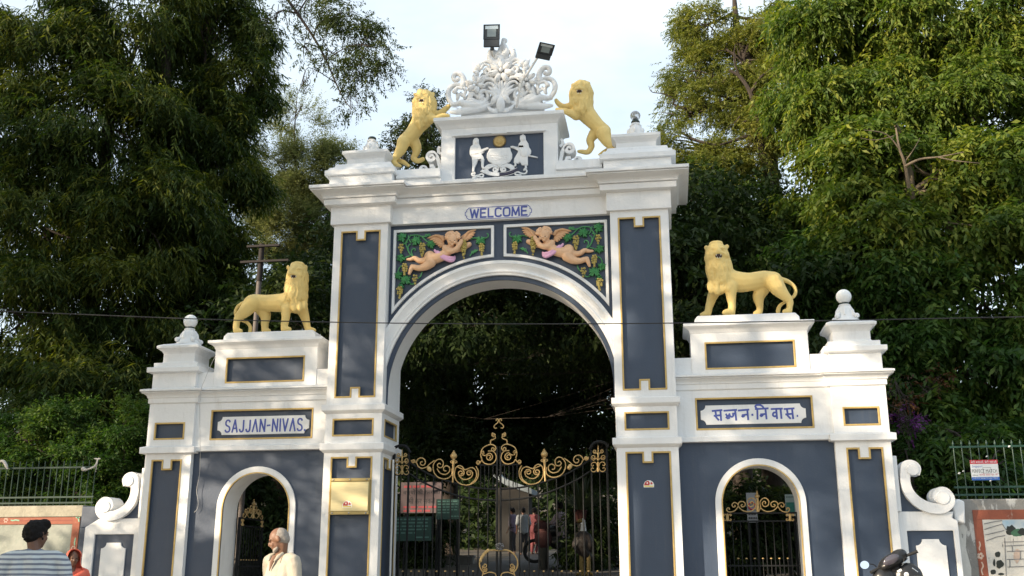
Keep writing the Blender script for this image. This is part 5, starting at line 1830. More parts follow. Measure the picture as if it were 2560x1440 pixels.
tag(sculpt(m, 'cloth_strip', M_CLOTH, None, 0.007, 1, base=zc(30, 560, 0.62)), 'torn scrap of white cloth on the left railing at the picture edge', 'cloth')

# ---- flat text
def text_mesh(body, parent, x0, x1, z0, h, y, material, name='lettering', fit=True, rot=0.0):
    c = bpy.data.curves.new('t', 'FONT')
    c.body = body
    c.size = 1.0
    c.resolution_u = 2
    o = bpy.data.objects.new('t', c)
    COL.objects.link(o)
    dg = bpy.context.evaluated_depsgraph_get()
    me = bpy.data.meshes.new_from_object(o.evaluated_get(dg))
    bpy.data.objects.remove(o)
    co = np.empty(len(me.vertices) * 3)
    me.vertices.foreach_get('co', co)
    co = co.reshape(-1, 3)
    mn, mx = co.min(0), co.max(0)
    sx = (x1 - x0) / (mx[0] - mn[0])
    sz = h / (mx[1] - mn[1])
    org = Vector((0, 0, 0))
    q = parent
    while q is not None:
        org = org + q.location
        q = q.parent
    X = x0 + (co[:, 0] - mn[0]) * sx
    Z = z0 + (co[:, 1] - mn[1]) * sz + rot * (X - x0)
    out = np.stack([X - org.x, np.full(len(X), y) - org.y, Z - org.z], 1)
    me.vertices.foreach_set('co', out.ravel())
    me.materials.clear()
    me.materials.append(material)
    me.update()
    ob = bpy.data.objects.new(name, me)
    COL.objects.link(ob)
    ob.parent = parent
    return ob
M_SRED = mat('sign_red', (0.55, 0.03, 0.05), 0.5)
M_SBLUE = mat('sign_blue', (0.03, 0.12, 0.42), 0.5)
M_SWHITE = mat('sign_white', (0.74, 0.76, 0.76), 0.45, var=0.08, var_scale=5)
M_SBLACK = mat('sign_black', (0.02, 0.02, 0.025), 0.5)
sg = thing('notice_sign', 'small white tin sign with red and blue bands on the right railing', 'sign', (6.51, 0.62, 2.62))
x0, x1, z0, z1 = 6.322, 6.672, 2.628, 2.895
m = MB()
m.box(x0, x1, 0.628, 0.634, z0, z1)
m.build('plate', M_SWHITE, sg)
m = MB()
m.box(x0, x1, 0.6262, 0.6278, z1 - 0.052, z1)
m.build('red_band', M_SRED, sg)
m = MB()
m.box(x0, x1, 0.6262, 0.6278, z0, z0 + 0.042)
m.build('blue_band', M_SBLUE, sg)
text_mesh('बेटी बचाओ, बेटी पढाओ', sg, x0 + 0.012, x1 - 0.012, z1 - 0.046, 0.040, 0.6255, M_SWHITE)
text_mesh('Singapuri', sg, x0 + 0.02, x0 + 0.15, z1 - 0.105, 0.036, 0.6270, M_SBLUE)
text_mesh('PERFECT MATCH', sg, x0 + 0.012, x1 - 0.02, z0 + 0.098, 0.045, 0.6270, M_SBLACK)
text_mesh('आनिड उदर्य प्रा. लि.', sg, x0 + 0.10, x1 - 0.006, z0 + 0.052, 0.040, 0.6270, M_SRED)
text_mesh('निवेदक', sg, x0 + 0.01, x0 + 0.085, z0 + 0.056, 0.020, 0.6270, M_SBLACK)
text_mesh('Opp. B.N. College Ground, Udaipur', sg, x0 + 0.02, x1 - 0.02, z0 + 0.019, 0.016, 0.6255, M_SWHITE)
m = MB()
fr = [(x0 + 0.155, z0 + 0.093), (x0 + 0.255, z0 + 0.093), (x0 + 0.255, z0 + 0.165), (x0 + 0.155, z0 + 0.165), (x0 + 0.155, z0 + 0.093)]
stroke(m, fr, 0.0015, 0.6265, 0.6272)
m.build('printed_frame', M_SBLACK, sg)
for px, py, r, wh in ((2398, 1183, 0.02, 'largest white paper scrap in the right railing, left of the tin sign'), (2408, 1178, 0.014, 'small paper scrap touching the largest one, left of the tin sign'), (2476, 1202, 0.016, 'paper scrap just under the tin sign'),
                      (2523, 1116, 0.018, 'paper scrap high up near the railing tips, right of the tin sign'), (2467, 1141, 0.015, 'paper scrap just above the tin sign')):
    p = at(px, py, 0.60)
    m = MB()
    m.add([p + Vector((-r, 0, -r * .5)), p + Vector((r * .4, 0.01, -r * .7)), p + Vector((r, -0.004, r * .5)), p + Vector((-r * .3, 0.006, r * .6))], [(0, 1, 2, 3)])
    o = m.build('paper_scrap', M_PAPER, None, recalc=False, base=p)
    tag(o, wh, 'litter', 'paper scraps in the right railing')

# ---- cables
M_CABLE = mat('black_cable', (0.01, 0.01, 0.011), 0.5)
m = MB()
cp = [(-260, 772), (0, 778), (480, 797), (760, 804), (1040, 808.5), (1300, 810), (1560, 809), (1800, 806), (2100, 801), (2560, 792), (2900, 786)]
m.tube(spline([at(a, b, -3.2) for a, b in cp], 5), 0.0062, 6)
tag(m.build('overhead_cable', M_CABLE, None, smooth=True, base=at(1280, 810, -3.2)), 'black overhead cable strung across in front of the whole gateway', 'cable')
M_WIRE = mat('thin_grey_wire', (0.42, 0.41, 0.40), 0.5)
m = MB()
zl = zoom(330, 780, 3.6)
zq = zoom(200, 1120, 4.5)
pts = [zl(755, 385, 0.05), zl(705, 490, 0.05), zl(650, 620, 0.04), zl(622, 700, 0.02), zl(610, 860, 0.05), zl(612, 1100, 0.06), zl(615, 1260, 0.07), zq(1350, 140, 0.14), zq(1345, 290, 0.17), zq(1312, 480, 0.18), zq(1330, 600, 0.19), zq(1320, 680, 0.19), zq(1284, 724, 0.19)]
m.tube(spline(pts, 4), 0.0034, 5)
tag(m.build('hanging_wire', M_WIRE, None, smooth=True, base=zl(612, 1000, 0.05)), 'thin loose wire hanging down the left outer pier', 'wire')

# ---- service pole behind the left lion
M_POLE = mat('rusty_pole', (0.014, 0.009, 0.008), 0.8, var=0.4, var_scale=6)
M_POLEP = mat('pale_pole_paint', (0.13, 0.11, 0.10), 0.75, var=0.3, var_scale=6)
pb, ptp = at(636, 850, 2.6), at(655, 617, 2.6)
pole = thing('service_pole', 'rusty iron pole with two cross arms behind the left standing lion', 'pole', (pb.x - 0.05, 2.6, ground_z(0, 2.6)))
mid = pb + (ptp - pb) * 0.62
m = MB()
m.tube([(pb.x - 0.06, 2.6, ground_z(0, 2.6)), pb, mid], 0.045, 10)
m.build('lower_shaft', M_POLEP, pole, smooth=True)
m = MB()
m.tube([mid, ptp + Vector((0, 0, 0.05))], 0.05, 10)
m.build('upper_shaft', M_POLE, pole, smooth=True)
for (a, b) in (((618, 617), (700, 616)), ((602, 656), (722, 661))):
    p, q = at(*a, 2.55), at(*b, 2.55)
    m = MB()
    m.box(p.x, q.x, 2.52, 2.57, p.z - 0.02, p.z + 0.02)
    m.build('cross_arm', M_POLE, pole, bevel=0.004)
# ================================================================== people
M_SKIN = mat('brown_skin', (0.20, 0.10, 0.06), 0.55, var=0.2, var_scale=12)
M_SKIN2 = mat('dark_brown_skin', (0.13, 0.06, 0.035), 0.5, var=0.12, var_scale=12)
M_HAIRB = mat('black_hair', (0.006, 0.005, 0.005), 0.7, spec=0.2, var=0.3, var_scale=40, bump=0.5, bump_scale=80)
M_HAIRG = mat('grey_stubble', (0.36, 0.32, 0.28), 0.85, var=0.4, var_scale=40, bump=0.5, bump_scale=90)
M_EYE = mat('dark_eye', (0.01, 0.008, 0.008), 0.2)
M_SHIRT = mat('cream_cotton_shirt', (0.44, 0.395, 0.32), 0.85, var=0.14, var_scale=6, bump=0.35, bump_scale=14)
M_TROUS = mat('dark_trousers', (0.03, 0.03, 0.035), 0.85, var=0.2, var_scale=6)
M_ORANGE = mat('coral_veil', (0.72, 0.14, 0.085), 0.8, var=0.15, var_scale=7, bump=0.3, bump_scale=16)

def stripe_mat():
    m = bpy.data.materials.new('striped_jersey')
    m.use_nodes = True
    nt = m.node_tree
    b = nt.nodes['Principled BSDF']
    b.inputs['Roughness'].default_value = 0.85
    tc = nt.nodes.new('ShaderNodeTexCoord')
    ns = nt.nodes.new('ShaderNodeTexNoise')
    ns.inputs['Scale'].default_value = 3.0
    ad = nt.nodes.new('ShaderNodeMixRGB')
    ad.blend_type = 'ADD'
    ad.inputs['Fac'].default_value = 0.035
    nt.links.new(tc.outputs['Object'], ns.inputs['Vector'])
    nt.links.new(tc.outputs['Object'], ad.inputs['Color1'])
    nt.links.new(ns.outputs['Color'], ad.inputs['Color2'])
    w = nt.nodes.new('ShaderNodeTexWave')
    w.wave_type = 'BANDS'
    w.bands_direction = 'Z'
    w.inputs['Scale'].default_value = 7.4
    nt.links.new(ad.outputs['Color'], w.inputs['Vector'])
    r = nt.nodes.new('ShaderNodeValToRGB')
    r.color_ramp.elements[0].position = 0.36
    r.color_ramp.elements[0].color = (0.16, 0.18, 0.23, 1)
    r.color_ramp.elements[1].position = 0.46
    r.color_ramp.elements[1].color = (0.50, 0.54, 0.55, 1)
    nt.links.new(w.outputs['Fac'], r.inputs['Fac'])
    nt.links.new(r.outputs['Color'], b.inputs['Base Color'])
    return m

def person(label, base, face, h, skin, shirt, trousers, voxel=0.011, head_yaw=0.0, head_pitch=0.0, arms=None, hair=None, lean=0.0, build=1.0, group=None, sleeve=0.55, parts='', name='person'):
    """one continuous skin with separate clothing; face is the heading in degrees, 0 = away from the camera (+y)"""
    a = math.radians(face)
    f = Vector((-math.sin(a), math.cos(a), 0))
    r = Vector((f.y, -f.x, 0))
    k = h / 1.70
    B = Vector(base)
    def L(x, y, z):
        return B + (r * x + f * (y + lean * max(0, z - 0.9)) + Vector((0, 0, z))) * k
    t = thing(name, label, 'person', base, group)
    ay = a + math.radians(head_yaw)
    hf = Vector((-math.sin(ay), math.cos(ay), 0))
    hr = Vector((hf.y, -hf.x, 0))
    cp, sp = math.cos(math.radians(head_pitch)), math.sin(math.radians(head_pitch))
    hfp = hf * cp + Vector((0, 0, sp))
    hup = hr.cross(hfp).normalized()
    HC = L(0, 0.035, 1.595)
    def Hd(x, y, z):
        return HC + (hr * x + hfp * y + hup * z) * k
    rotH = Matrix((hr, hfp, hup)).transposed()
    arms = arms or {}
    mb = MB()
    C = lambda pts: chain(mb, [(p, q * k) for p, q in pts], 10)
    # head
    mb.ball(Hd(0, -0.012, 0.022), tuple(v * k for v in (0.074, 0.094, 0.088)), 16, 12, rotH)
    mb.ball(Hd(0, 0.03, -0.045), tuple(v * k for v in (0.056, 0.062, 0.062)), 14, 10, rotH)
    mb.ball(Hd(0, 0.058, -0.092), tuple(v * k for v in (0.028, 0.025, 0.022)), 10, 8, rotH)
    C([(Hd(0, 0.084, 0.012), 0.011), (Hd(0, 0.100, -0.022), 0.015), (Hd(0, 0.092, -0.032), 0.014)])
    for s in (-1, 1):
        mb.ball(Hd(s * 0.032, 0.074, 0.022), tuple(v * k for v in (0.026, 0.014, 0.011)), 8, 6, rotH)
        mb.ball(Hd(s * 0.036, 0.068, -0.028), tuple(v * k for v in (0.022, 0.018, 0.022)), 8, 6, rotH)
        mb.ball(Hd(s * 0.078, -0.008, -0.005), tuple(v * k for v in (0.011, 0.022, 0.032)), 8, 6, rotH)
    mb.ball(Hd(0, 0.082, -0.058), tuple(v * k for v in (0.024, 0.012, 0.007)), 8, 6, rotH)
    mb.ball(Hd(0, 0.080, -0.070), tuple(v * k for v in (0.021, 0.011, 0.008)), 8, 6, rotH)
    C([(Hd(0, -0.03, -0.05), 0.054), (L(0, 0.0, 1.44), 0.056), (L(0, -0.01, 1.38), 0.075)])
    # trunk and legs
    C([(L(0, 0, 0.95), 0.115), (L(0, 0.01, 1.10), 0.10), (L(0, 0.0, 1.26), 0.105), (L(0, -0.01, 1.36), 0.08)])
    for s in (-1, 1):
        C([(L(s * 0.09, 0, 0.92), 0.088), (L(s * 0.10, 0.015, 0.50), 0.056), (L(s * 0.10, -0.01, 0.34), 0.054), (L(s * 0.10, -0.02, 0.10), 0.036)])
        C([(L(s * 0.10, -0.04, 0.045), 0.036), (L(s * 0.105, 0.08, 0.035), 0.034), (L(s * 0.11, 0.15, 0.026), 0.024)])
        sh, el, wr = arms.get(s, ((0.19, -0.01, 1.385), (0.245, -0.03, 1.10), (0.24, 0.08, 0.87)))
        sh, el, wr = [L(s * q[0], q[1], q[2]) for q in (sh, el, wr)]
        C([(L(s * 0.10, -0.01, 1.37), 0.06), (sh, 0.056), (sh.lerp(el, 0.5), 0.046), (el, 0.037), (el.lerp(wr, 0.35), 0.036), (wr, 0.025)])
        d = (wr - el).normalized()
        sd = d.cross(f).normalized() if abs(d.dot(f)) < 0.95 else r
        C([(wr, 0.025), (wr + d * 0.05 * k, 0.030), (wr + d * 0.08 * k, 0.028)])
        for q in range(4):
            b0 = wr + d * 0.085 * k + sd * ((q - 1.5) * 0.017 * k)
            ln = (0.066, 0.078, 0.072, 0.056)[q]
            C([(b0, 0.0092), (b0 + d * ln * 0.5 * k + f * 0.008 * k, 0.0088), (b0 + d * ln * k + f * 0.028 * k, 0.0075)])
        b0 = wr + d * 0.03 * k
        C([(b0, 0.013), (b0 + (d * 0.03 + f * 0.03) * k, 0.0105), (b0 + (d * 0.06 + f * 0.036) * k, 0.0085)])
    sculpt(mb, 'body', skin, t, voxel, 2)
    for s in (-1, 1):
        m = MB()
        m.ball(Hd(s * 0.031, 0.085, 0.006), tuple(v * k for v in (0.0125, 0.007, 0.006)), 8, 6, rotH)
        m.build('eye', M_EYE, t, smooth=True)
    # clothing
    if shirt is not None:
        mb = MB()
        bw = build
        C2 = lambda pts: chain(mb, [(p, q * k) for p, q in pts], 12)
        for s in (-1, 1):
            C2([(L(s * 0.075 * bw, -0.005, 0.86), 0.118), (L(s * 0.07 * bw, 0.01, 1.05), 0.118), (L(s * 0.075 * bw, 0.0, 1.22), 0.118), (L(s * 0.09 * bw, -0.015, 1.345), 0.080)])
            sh, el, wr = arms.get(s, ((0.19, -0.01, 1.385), (0.245, -0.03, 1.10), (0.24, 0.08, 0.87)))
            sh, el, wr = [L(s * q[0], q[1], q[2]) for q in (sh, el, wr)]
            C2([(L(s * 0.07, -0.015, 1.395), 0.066), (sh, 0.071), (sh.lerp(el, 0.5), 0.067), (sh.lerp(el, sleeve + 0.35), 0.070)])
        C2([(L(0, 0.0, 0.86), 0.135), (L(0, 0.02, 1.05), 0.135), (L(0, 0.01, 1.22), 0.135), (L(0, -0.02, 1.345), 0.100)])
        C2([(L(-0.05, -0.02, 1.425), 0.045), (L(0.05, -0.02, 1.425), 0.045)])
        def crease(co, n):
            q = Vector((co.x * 9, co.y * 9, co.z * 5))
            return co + n * (0.007 * noise.noise(q) + 0.0035 * noise.noise(q * 2.6))
        sculpt(mb, 'shirt', shirt, t, voxel, 3, deform=crease)
    if trousers is not None:
        mb = MB()
        for s in (-1, 1):
            chain(mb, [(p, q * k) for p, q in [(L(s * 0.075, 0, 0.96), 0.118), (L(s * 0.09, 0.0, 0.80), 0.10), (L(s * 0.10, 0.015, 0.50), 0.076), (L(s * 0.10, -0.01, 0.12), 0.066)]], 10)
        sculpt(mb, 'trousers', trousers, t, voxel * 1.3, 2)
    if hair:
        mb = MB()
        style, hm = hair
        if style == 'thick':
            mb.ball(Hd(0, -0.020, 0.040), tuple(v * k for v in (0.086, 0.104, 0.088)), 16, 12, rotH)
            mb.ball(Hd(0, -0.055, -0.005), tuple(v * k for v in (0.076, 0.066, 0.080)), 14, 10, rotH)
            mb.ball(Hd(0.0, 0.058, 0.085), tuple(v * k for v in (0.070, 0.048, 0.040)), 12, 8, rotH)
            mb.ball(Hd(0.03, 0.03, 0.100), tuple(v * k for v in (0.055, 0.055, 0.040)), 12, 8, rotH)
            rh = random.Random(7)
            for i in range(60):
                aa = i * 2.4
                zz = rh.uniform(-0.06, 0.115)
                q = math.sqrt(max(0.05, 1 - ((zz - 0.03) / 0.10) ** 2)) if zz > 0.03 else 1.0
                yy = -0.025 + 0.098 * math.sin(aa) * q
                if zz < 0.03 and yy > 0.02:
                    continue
                mb.ball(Hd(0.082 * math.cos(aa) * q, yy, zz), rh.uniform(0.010, 0.019) * k, 8, 6)
        elif style == 'short':
            mb.ball(Hd(0, -0.026, 0.020), tuple(v * k for v in (0.0775, 0.088, 0.086)), 16, 12, rotH)
            mb.ball(Hd(0, -0.055, -0.012), tuple(v * k for v in (0.068, 0.058, 0.066)), 14, 10, rotH)
        sculpt(mb, 'hair', hm, t, 0.009 * k, 1)
    return t, L, Hd, k, rotH, f, r

# ---- old man in a cream shirt walking to the left
p = at(705, 1352, -4.35)
gz1 = ground_z(0, -4.35) + 0.09
hh = at(700, 1322, -4.35).z - gz1
om, L, Hd, k, rotH, f, r = person('white-bearded man in a loose cream short-sleeved shirt walking past the left doorway', (p.x + 0.02, -4.35, gz1), 148, hh * 1.0, M_SKIN, M_SHIRT, M_TROUS,
     voxel=0.0085, head_yaw=-44, head_pitch=-22, hair=('short', M_HAIRG), lean=0.05, build=1.06, sleeve=0.50,
     arms={1: ((0.19, -0.01, 1.385), (0.235, -0.05, 1.11), (0.22, 0.03, 0.88)), -1: ((0.19, -0.01, 1.385), (0.235, -0.02, 1.11), (0.22, 0.10, 0.89))})
mb = MB()
for (x, y, z, rr) in ((0, 0.066, -0.092, 0.026), (0.026, 0.056, -0.085, 0.026), (-0.026, 0.056, -0.085, 0.026), (0.040, 0.036, -0.075, 0.018), (-0.040, 0.036, -0.075, 0.018),
                      (0, 0.060, -0.104, 0.020), (0.018, 0.088, -0.048, 0.009), (-0.018, 0.088, -0.048, 0.009)):
    mb.ball(Hd(x, y, z), rr * k, 10, 8)
sculpt(mb, 'beard', M_HAIRG, om, 0.008, 2)
for s in (-1, 1):
    m = MB()
    m.tube([L(s * 0.06, 0.02, 1.465), L(s * 0.065, 0.08, 1.43), L(s * 0.045, 0.115, 1.385)], [0.014 * k, 0.020 * k, 0.008 * k], 8, flat=0.5)
    m.build('collar', M_SHIRT, om, smooth=True)
m = MB()
m.tube([L(0.0, 0.075, 1.43), L(0.0, 0.115, 1.37), L(0.0, 0.14, 1.29)], [0.026 * k, 0.020 * k, 0.004], 8, flat=0.6)
m.build('open_neck', M_SKIN, om, smooth=True)
m = MB()
pk = L(-0.10, 0.128, 1.16)
m.box(-0.05, 0.05, -0.003, 0.003, -0.06, 0.06)
pocket = m.build('breast_pocket', M_SHIRT, om, bevel=0.002)
pocket.data.transform(Matrix.Translation(pk - Vector(om.location)) @ Matrix((r, f, Vector((0, 0, 1)))).transposed().to_4x4())

# ---- man in striped jersey seen from behind
p = at(98, 1350, -5.4)
gz1 = ground_z(0, -5.4) + 0.09
hh = at(98, 1298, -5.4).z - gz1
sm, L, Hd, k, rotH, f, r = person('black-haired man in a striped jersey with his back turned, bottom left corner', (p.x - 0.03, -5.4, gz1), 28, hh * 0.985, M_SKIN2, stripe_mat(), M_TROUS,
     voxel=0.0095, head_yaw=-48, head_pitch=-6, hair=('thick', M_HAIRB), build=1.35, sleeve=0.62,
     arms={1: ((0.22, -0.01, 1.37), (0.31, -0.02, 1.10), (0.26, 0.16, 0.95)), -1: ((0.22, -0.01, 1.37), (0.30, -0.02, 1.10), (0.27, 0.10, 0.90))})

# ---- woman with a coral veil
p = at(182, 1400, -2.9)
gz1 = ground_z(0, -2.9) + 0.09
hh = at(178, 1370, -2.9).z - gz1
wm, L, Hd, k, rotH, f, r = person('woman with a coral veil over her head beside the striped jersey man', (p.x, -2.9, gz1), 222, hh * 0.97, M_SKIN2, M_ORANGE, M_ORANGE, voxel=0.0095, head_yaw=0, head_pitch=-4, hair=('short', M_HAIRB), build=1.0)
mb = MB()
veil = bpy.data.meshes.new('veil')
V, F = [], []
NU, NV = 22, 13
for j in range(NV):
    t_ = j / (NV - 1)
    for i in range(NU):
        a = math.radians(-118 + 236 * i / (NU - 1))      # open at the face
        if t_ < 0.5:
            th = (0.10 + t_ * 2 * 0.62) * PI * 0.62
            rr = math.sin(th) * 0.118 + 0.004
            zz = 0.02 + math.cos(th) * 0.128
            q = Hd(rr * math.sin(a) * 0.98, -rr * math.cos(a) * 1.05 + 0.012, zz)
        else:
            u = (t_ - 0.5) * 2
            rr = 0.105 + 0.17 * u ** 0.7
            q = L(rr * math.sin(a), -rr * math.cos(a) * 0.62 + 0.02, 1.52 - 0.34 * u)
        q = q + Vector((0, 0, 0.006 * math.sin(i * 2.1 + j)))
        V.append(q)
for j in range(NV - 1):
    for i in range(NU - 1):
        F.append((j * NU + i, j * NU + i + 1, (j + 1) * NU + i + 1, (j + 1) * NU + i))
mb.add(V, F)
vo = mb.build('veil', M_ORANGE, wm, smooth=True)
so = vo.modifiers.new('thick', 'SOLIDIFY')
so.thickness = 0.008
sb = vo.modifiers.new('sub', 'SUBSURF')
sb.levels = 1
sb.render_levels = 1
mb = MB()
chain(mb, [(L(-0.16, 0.06, 1.36), 0.05), (L(-0.05, 0.115, 1.30), 0.05), (L(0.08, 0.125, 1.20), 0.05), (L(0.16, 0.08, 1.08), 0.05)])
sculpt(mb, 'veil_fold', M_ORANGE, wm, 0.011, 3)
m = MB()
m.tube([L(0, 0, 1.0), L(0, 0, 0.5), L(0, 0, 0.06)], [0.17 * k, 0.22 * k, 0.30 * k], 18)
m.build('skirt', M_ORANGE, wm, smooth=True)

# ---- visitors far inside the park; clothes darkened to stand in for deep shade
M_SH1 = mat('shade_toned_white_shirt', (0.26, 0.28, 0.30), 0.85)
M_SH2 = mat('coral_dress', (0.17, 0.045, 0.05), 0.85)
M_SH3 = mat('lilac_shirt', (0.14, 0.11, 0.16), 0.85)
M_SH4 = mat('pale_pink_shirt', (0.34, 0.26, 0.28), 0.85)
for (px, py, Y, face, shirt, tr_, label) in ((1308, 1275, 19, 20, M_SH1, M_TROUS, 'visitor in a white shirt toned grey for shade, on the path inside the gate'), (1335, 1284, 19.5, -30, M_SH2, M_SH2, 'visitor in a coral dress to the right of the grey shirt'),
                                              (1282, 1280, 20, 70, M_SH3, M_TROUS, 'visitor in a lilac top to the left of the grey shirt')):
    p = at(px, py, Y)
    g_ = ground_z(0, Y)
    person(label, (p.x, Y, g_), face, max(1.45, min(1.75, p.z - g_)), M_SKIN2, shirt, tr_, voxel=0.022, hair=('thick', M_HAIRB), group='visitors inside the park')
# ================================================================== trees
def leaf_mat(name, dark, mid, light, trans=0.32, rough=0.5):
    m = bpy.data.materials.new(name)
    m.use_nodes = True
    nt = m.node_tree
    b = nt.nodes['Principled BSDF']
    out = nt.nodes['Material Output']
    at_ = nt.nodes.new('ShaderNodeAttribute')
    at_.attribute_name = 'tint'
    r = nt.nodes.new('ShaderNodeValToRGB')
    r.color_ramp.elements[0].position = 0.0
    r.color_ramp.elements[0].color = (*dark, 1)
    r.color_ramp.elements[1].position = 1.0
    r.color_ramp.elements[1].color = (*light, 1)
    e = r.color_ramp.elements.new(0.5)
    e.color = (*mid, 1)
    nt.links.new(at_.outputs['Fac'], r.inputs['Fac'])
    nt.links.new(r.outputs['Color'], b.inputs['Base Color'])
    b.inputs['Roughness'].default_value = rough
    b.inputs['Specular IOR Level'].default_value = 0.22
    tr = nt.nodes.new('ShaderNodeBsdfTranslucent')
    hs = nt.nodes.new('ShaderNodeHueSaturation')
    hs.inputs['Saturation'].default_value = 1.15
    hs.inputs['Value'].default_value = 1.5
    nt.links.new(r.outputs['Color'], hs.inputs['Color'])
    nt.links.new(hs.outputs['Color'], tr.inputs['Color'])
    mx = nt.nodes.new('ShaderNodeMixShader')
    mx.inputs['Fac'].default_value = trans
    nt.links.new(b.outputs['BSDF'], mx.inputs[1])
    nt.links.new(tr.outputs['BSDF'], mx.inputs[2])
    nt.links.new(mx.outputs['Shader'], out.inputs['Surface'])
    return m

M_BARK = mat('grey_brown_bark', (0.05, 0.038, 0.03), 0.95, var=0.45, var_scale=5, bump=0.9, bump_scale=16, stretch=(3, 3, 0.6))  # bark tone lowered so trunks inside the park read as shaded
M_BARKP = mat('pale_bark', (0.20, 0.155, 0.105), 0.9, var=0.35, var_scale=5, bump=0.6, bump_scale=16, stretch=(3, 3, 0.6))
L_ASHOKA = leaf_mat('drooping_dark_leaf', (0.017, 0.034, 0.008), (0.038, 0.064, 0.013), (0.13, 0.145, 0.024), 0.36, 0.6)
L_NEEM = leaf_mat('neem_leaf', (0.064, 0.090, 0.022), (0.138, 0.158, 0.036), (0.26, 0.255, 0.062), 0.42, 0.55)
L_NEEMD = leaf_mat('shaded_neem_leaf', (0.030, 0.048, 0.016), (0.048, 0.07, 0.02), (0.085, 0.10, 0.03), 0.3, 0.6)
L_PONG = leaf_mat('pongam_leaf', (0.040, 0.078, 0.016), (0.098, 0.148, 0.028), (0.24, 0.26, 0.046), 0.42, 0.5)
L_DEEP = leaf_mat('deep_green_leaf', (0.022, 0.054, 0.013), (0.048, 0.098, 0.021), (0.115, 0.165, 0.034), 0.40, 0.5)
L_WOOD = leaf_mat('wood_leaf', (0.012, 0.025, 0.007), (0.022, 0.040, 0.011), (0.052, 0.072, 0.018), 0.32, 0.65)  # leaf tone lowered to deepen the shade behind the arch
L_FEATH = leaf_mat('feathery_leaf', (0.08, 0.10, 0.04), (0.14, 0.16, 0.06), (0.21, 0.22, 0.085), 0.42, 0.6)
L_FLOWER = leaf_mat('magenta_bract', (0.07, 0.018, 0.085), (0.11, 0.028, 0.13), (0.17, 0.05, 0.18), 0.3)
L_DRY = leaf_mat('dry_red_leaf', (0.06, 0.03, 0.018), (0.10, 0.045, 0.022), (0.15, 0.08, 0.035), 0.3)

def norm(v):
    return v / np.maximum(1e-9, np.linalg.norm(v, axis=1, keepdims=True))

def leaf_cloud(rng, centers, outward, spec):
    """sprays of leaflets along short stalks; returns rhombic leaf quads and a tint per leaf"""
    n = len(centers)
    k = spec['k']
    d = norm(outward * spec.get('out', 0.7) + rng.normal(0, 0.55, (n, 3)) + np.array([0, 0, -spec['droop']]))
    ref = np.where(np.abs(d[:, 2:3]) < 0.85, np.array([[0, 0, 1.0]]), np.array([[1.0, 0, 0]]))
    sd = norm(np.cross(d, ref + rng.normal(0, 0.35, (n, 3))))
    Ls = spec['stalk'] * rng.uniform(0.6, 1.3, (n, 1))
    t = (np.arange(k) + 0.5) / k
    sgn = np.where(np.arange(k) % 2 == 0, 1.0, -1.0)
    # stalks bow downwards
    pos = centers[:, None, :] + d[:, None, :] * (Ls[:, None, :] * t[None, :, None])
    pos[:, :, 2] -= (Ls * (t ** 2)[None, :]) * 0.35 * spec['droop']
    ld = d[:, None, :] * spec.get('along', 0.55) + sd[:, None, :] * sgn[None, :, None] * 0.85 + rng.normal(0, 0.28, (n, k, 3))
    ld[:, :, 2] -= 0.28 + 0.45 * spec['droop']
    ld = ld.reshape(-1, 3)
    ld = norm(ld)
    P = pos.reshape(-1, 3)
    N = len(P)
    up = np.array([0, 0, 1.0]) + rng.normal(0, 0.5, (N, 3))
    w = norm(np.cross(ld, up))
    L = spec['len'] * rng.uniform(0.65, 1.25, (N, 1))
    W = spec['wid'] * rng.uniform(0.7, 1.2, (N, 1)) * 0.5
    mid = P + ld * L * 0.42
    mid[:, 2] += (0.06 * L[:, 0])
    tip = P + ld * L
    V = np.stack([P, mid + w * W, tip, mid - w * W], axis=1)
    tint = np.repeat(rng.normal(0, 0.16, n), k) + rng.normal(0, 0.12, N)
    return V.reshape(-1, 3), tint

def quads_object(name, V, tint, material, parent, stuff=True):
    n = len(V) // 4
    org = Vector((0, 0, 0))
    if parent is not None:
        org = parent.location
    V = (V - np.array(org[:])).astype(np.float32)
    me = bpy.data.meshes.new(name)
    me.vertices.add(len(V))
    me.vertices.foreach_set('co', V.ravel())
    me.loops.add(len(V))
    me.loops.foreach_set('vertex_index', np.arange(len(V), dtype=np.int32))
    me.polygons.add(n)
    me.polygons.foreach_set('loop_start', np.arange(0, len(V), 4, dtype=np.int32))
    me.polygons.foreach_set('loop_total', np.full(n, 4, dtype=np.int32))
    a = me.attributes.new('tint', 'FLOAT', 'FACE')
    a.data.foreach_set('value', np.clip(tint, 0, 1).astype(np.float32))
    me.materials.append(material)
    me.update(calc_edges=True)
    me.shade_smooth()
    ob = bpy.data.objects.new(name, me)
    COL.objects.link(ob)
    if parent is not None:
        ob.parent = parent
    if stuff:
        ob['kind'] = 'stuff'
    return ob

SPECS = {
 'ashoka': dict(k=9, stalk=0.46, len=0.21, wid=0.040, droop=0.95, along=0.7),
 'neem': dict(k=13, stalk=0.30, len=0.082, wid=0.028, droop=0.35),
 'pong': dict(k=10, stalk=0.42, len=0.145, wid=0.050, droop=0.85, along=0.75),
 'deep': dict(k=8, stalk=0.40, len=0.165, wid=0.062, droop=0.75),
 'feath': dict(k=14, stalk=0.5, len=0.075, wid=0.03, droop=-0.2, out=0.9),
 'wood': dict(k=6, stalk=0.4, len=0.20, wid=0.085, droop=0.5),
 'street': dict(k=6, stalk=0.35, len=0.17, wid=0.075, droop=0.5),
 'shrub': dict(k=8, stalk=0.25, len=0.075, wid=0.034, droop=0.3),
}

def px_lobe(px, py, Y, rx, ry, depth=None, w=1.0):
    """crown lobe centred at a pixel at depth Y, radii in pixels"""
    c = at(px, py, Y)
    k = (Y + 14) / FPX * 1.06
    r = (rx * k, depth if depth else min(rx, ry) * k * 0.8 + 0.3, ry * k)
    return (np.array(c[:]), np.array(r), w)

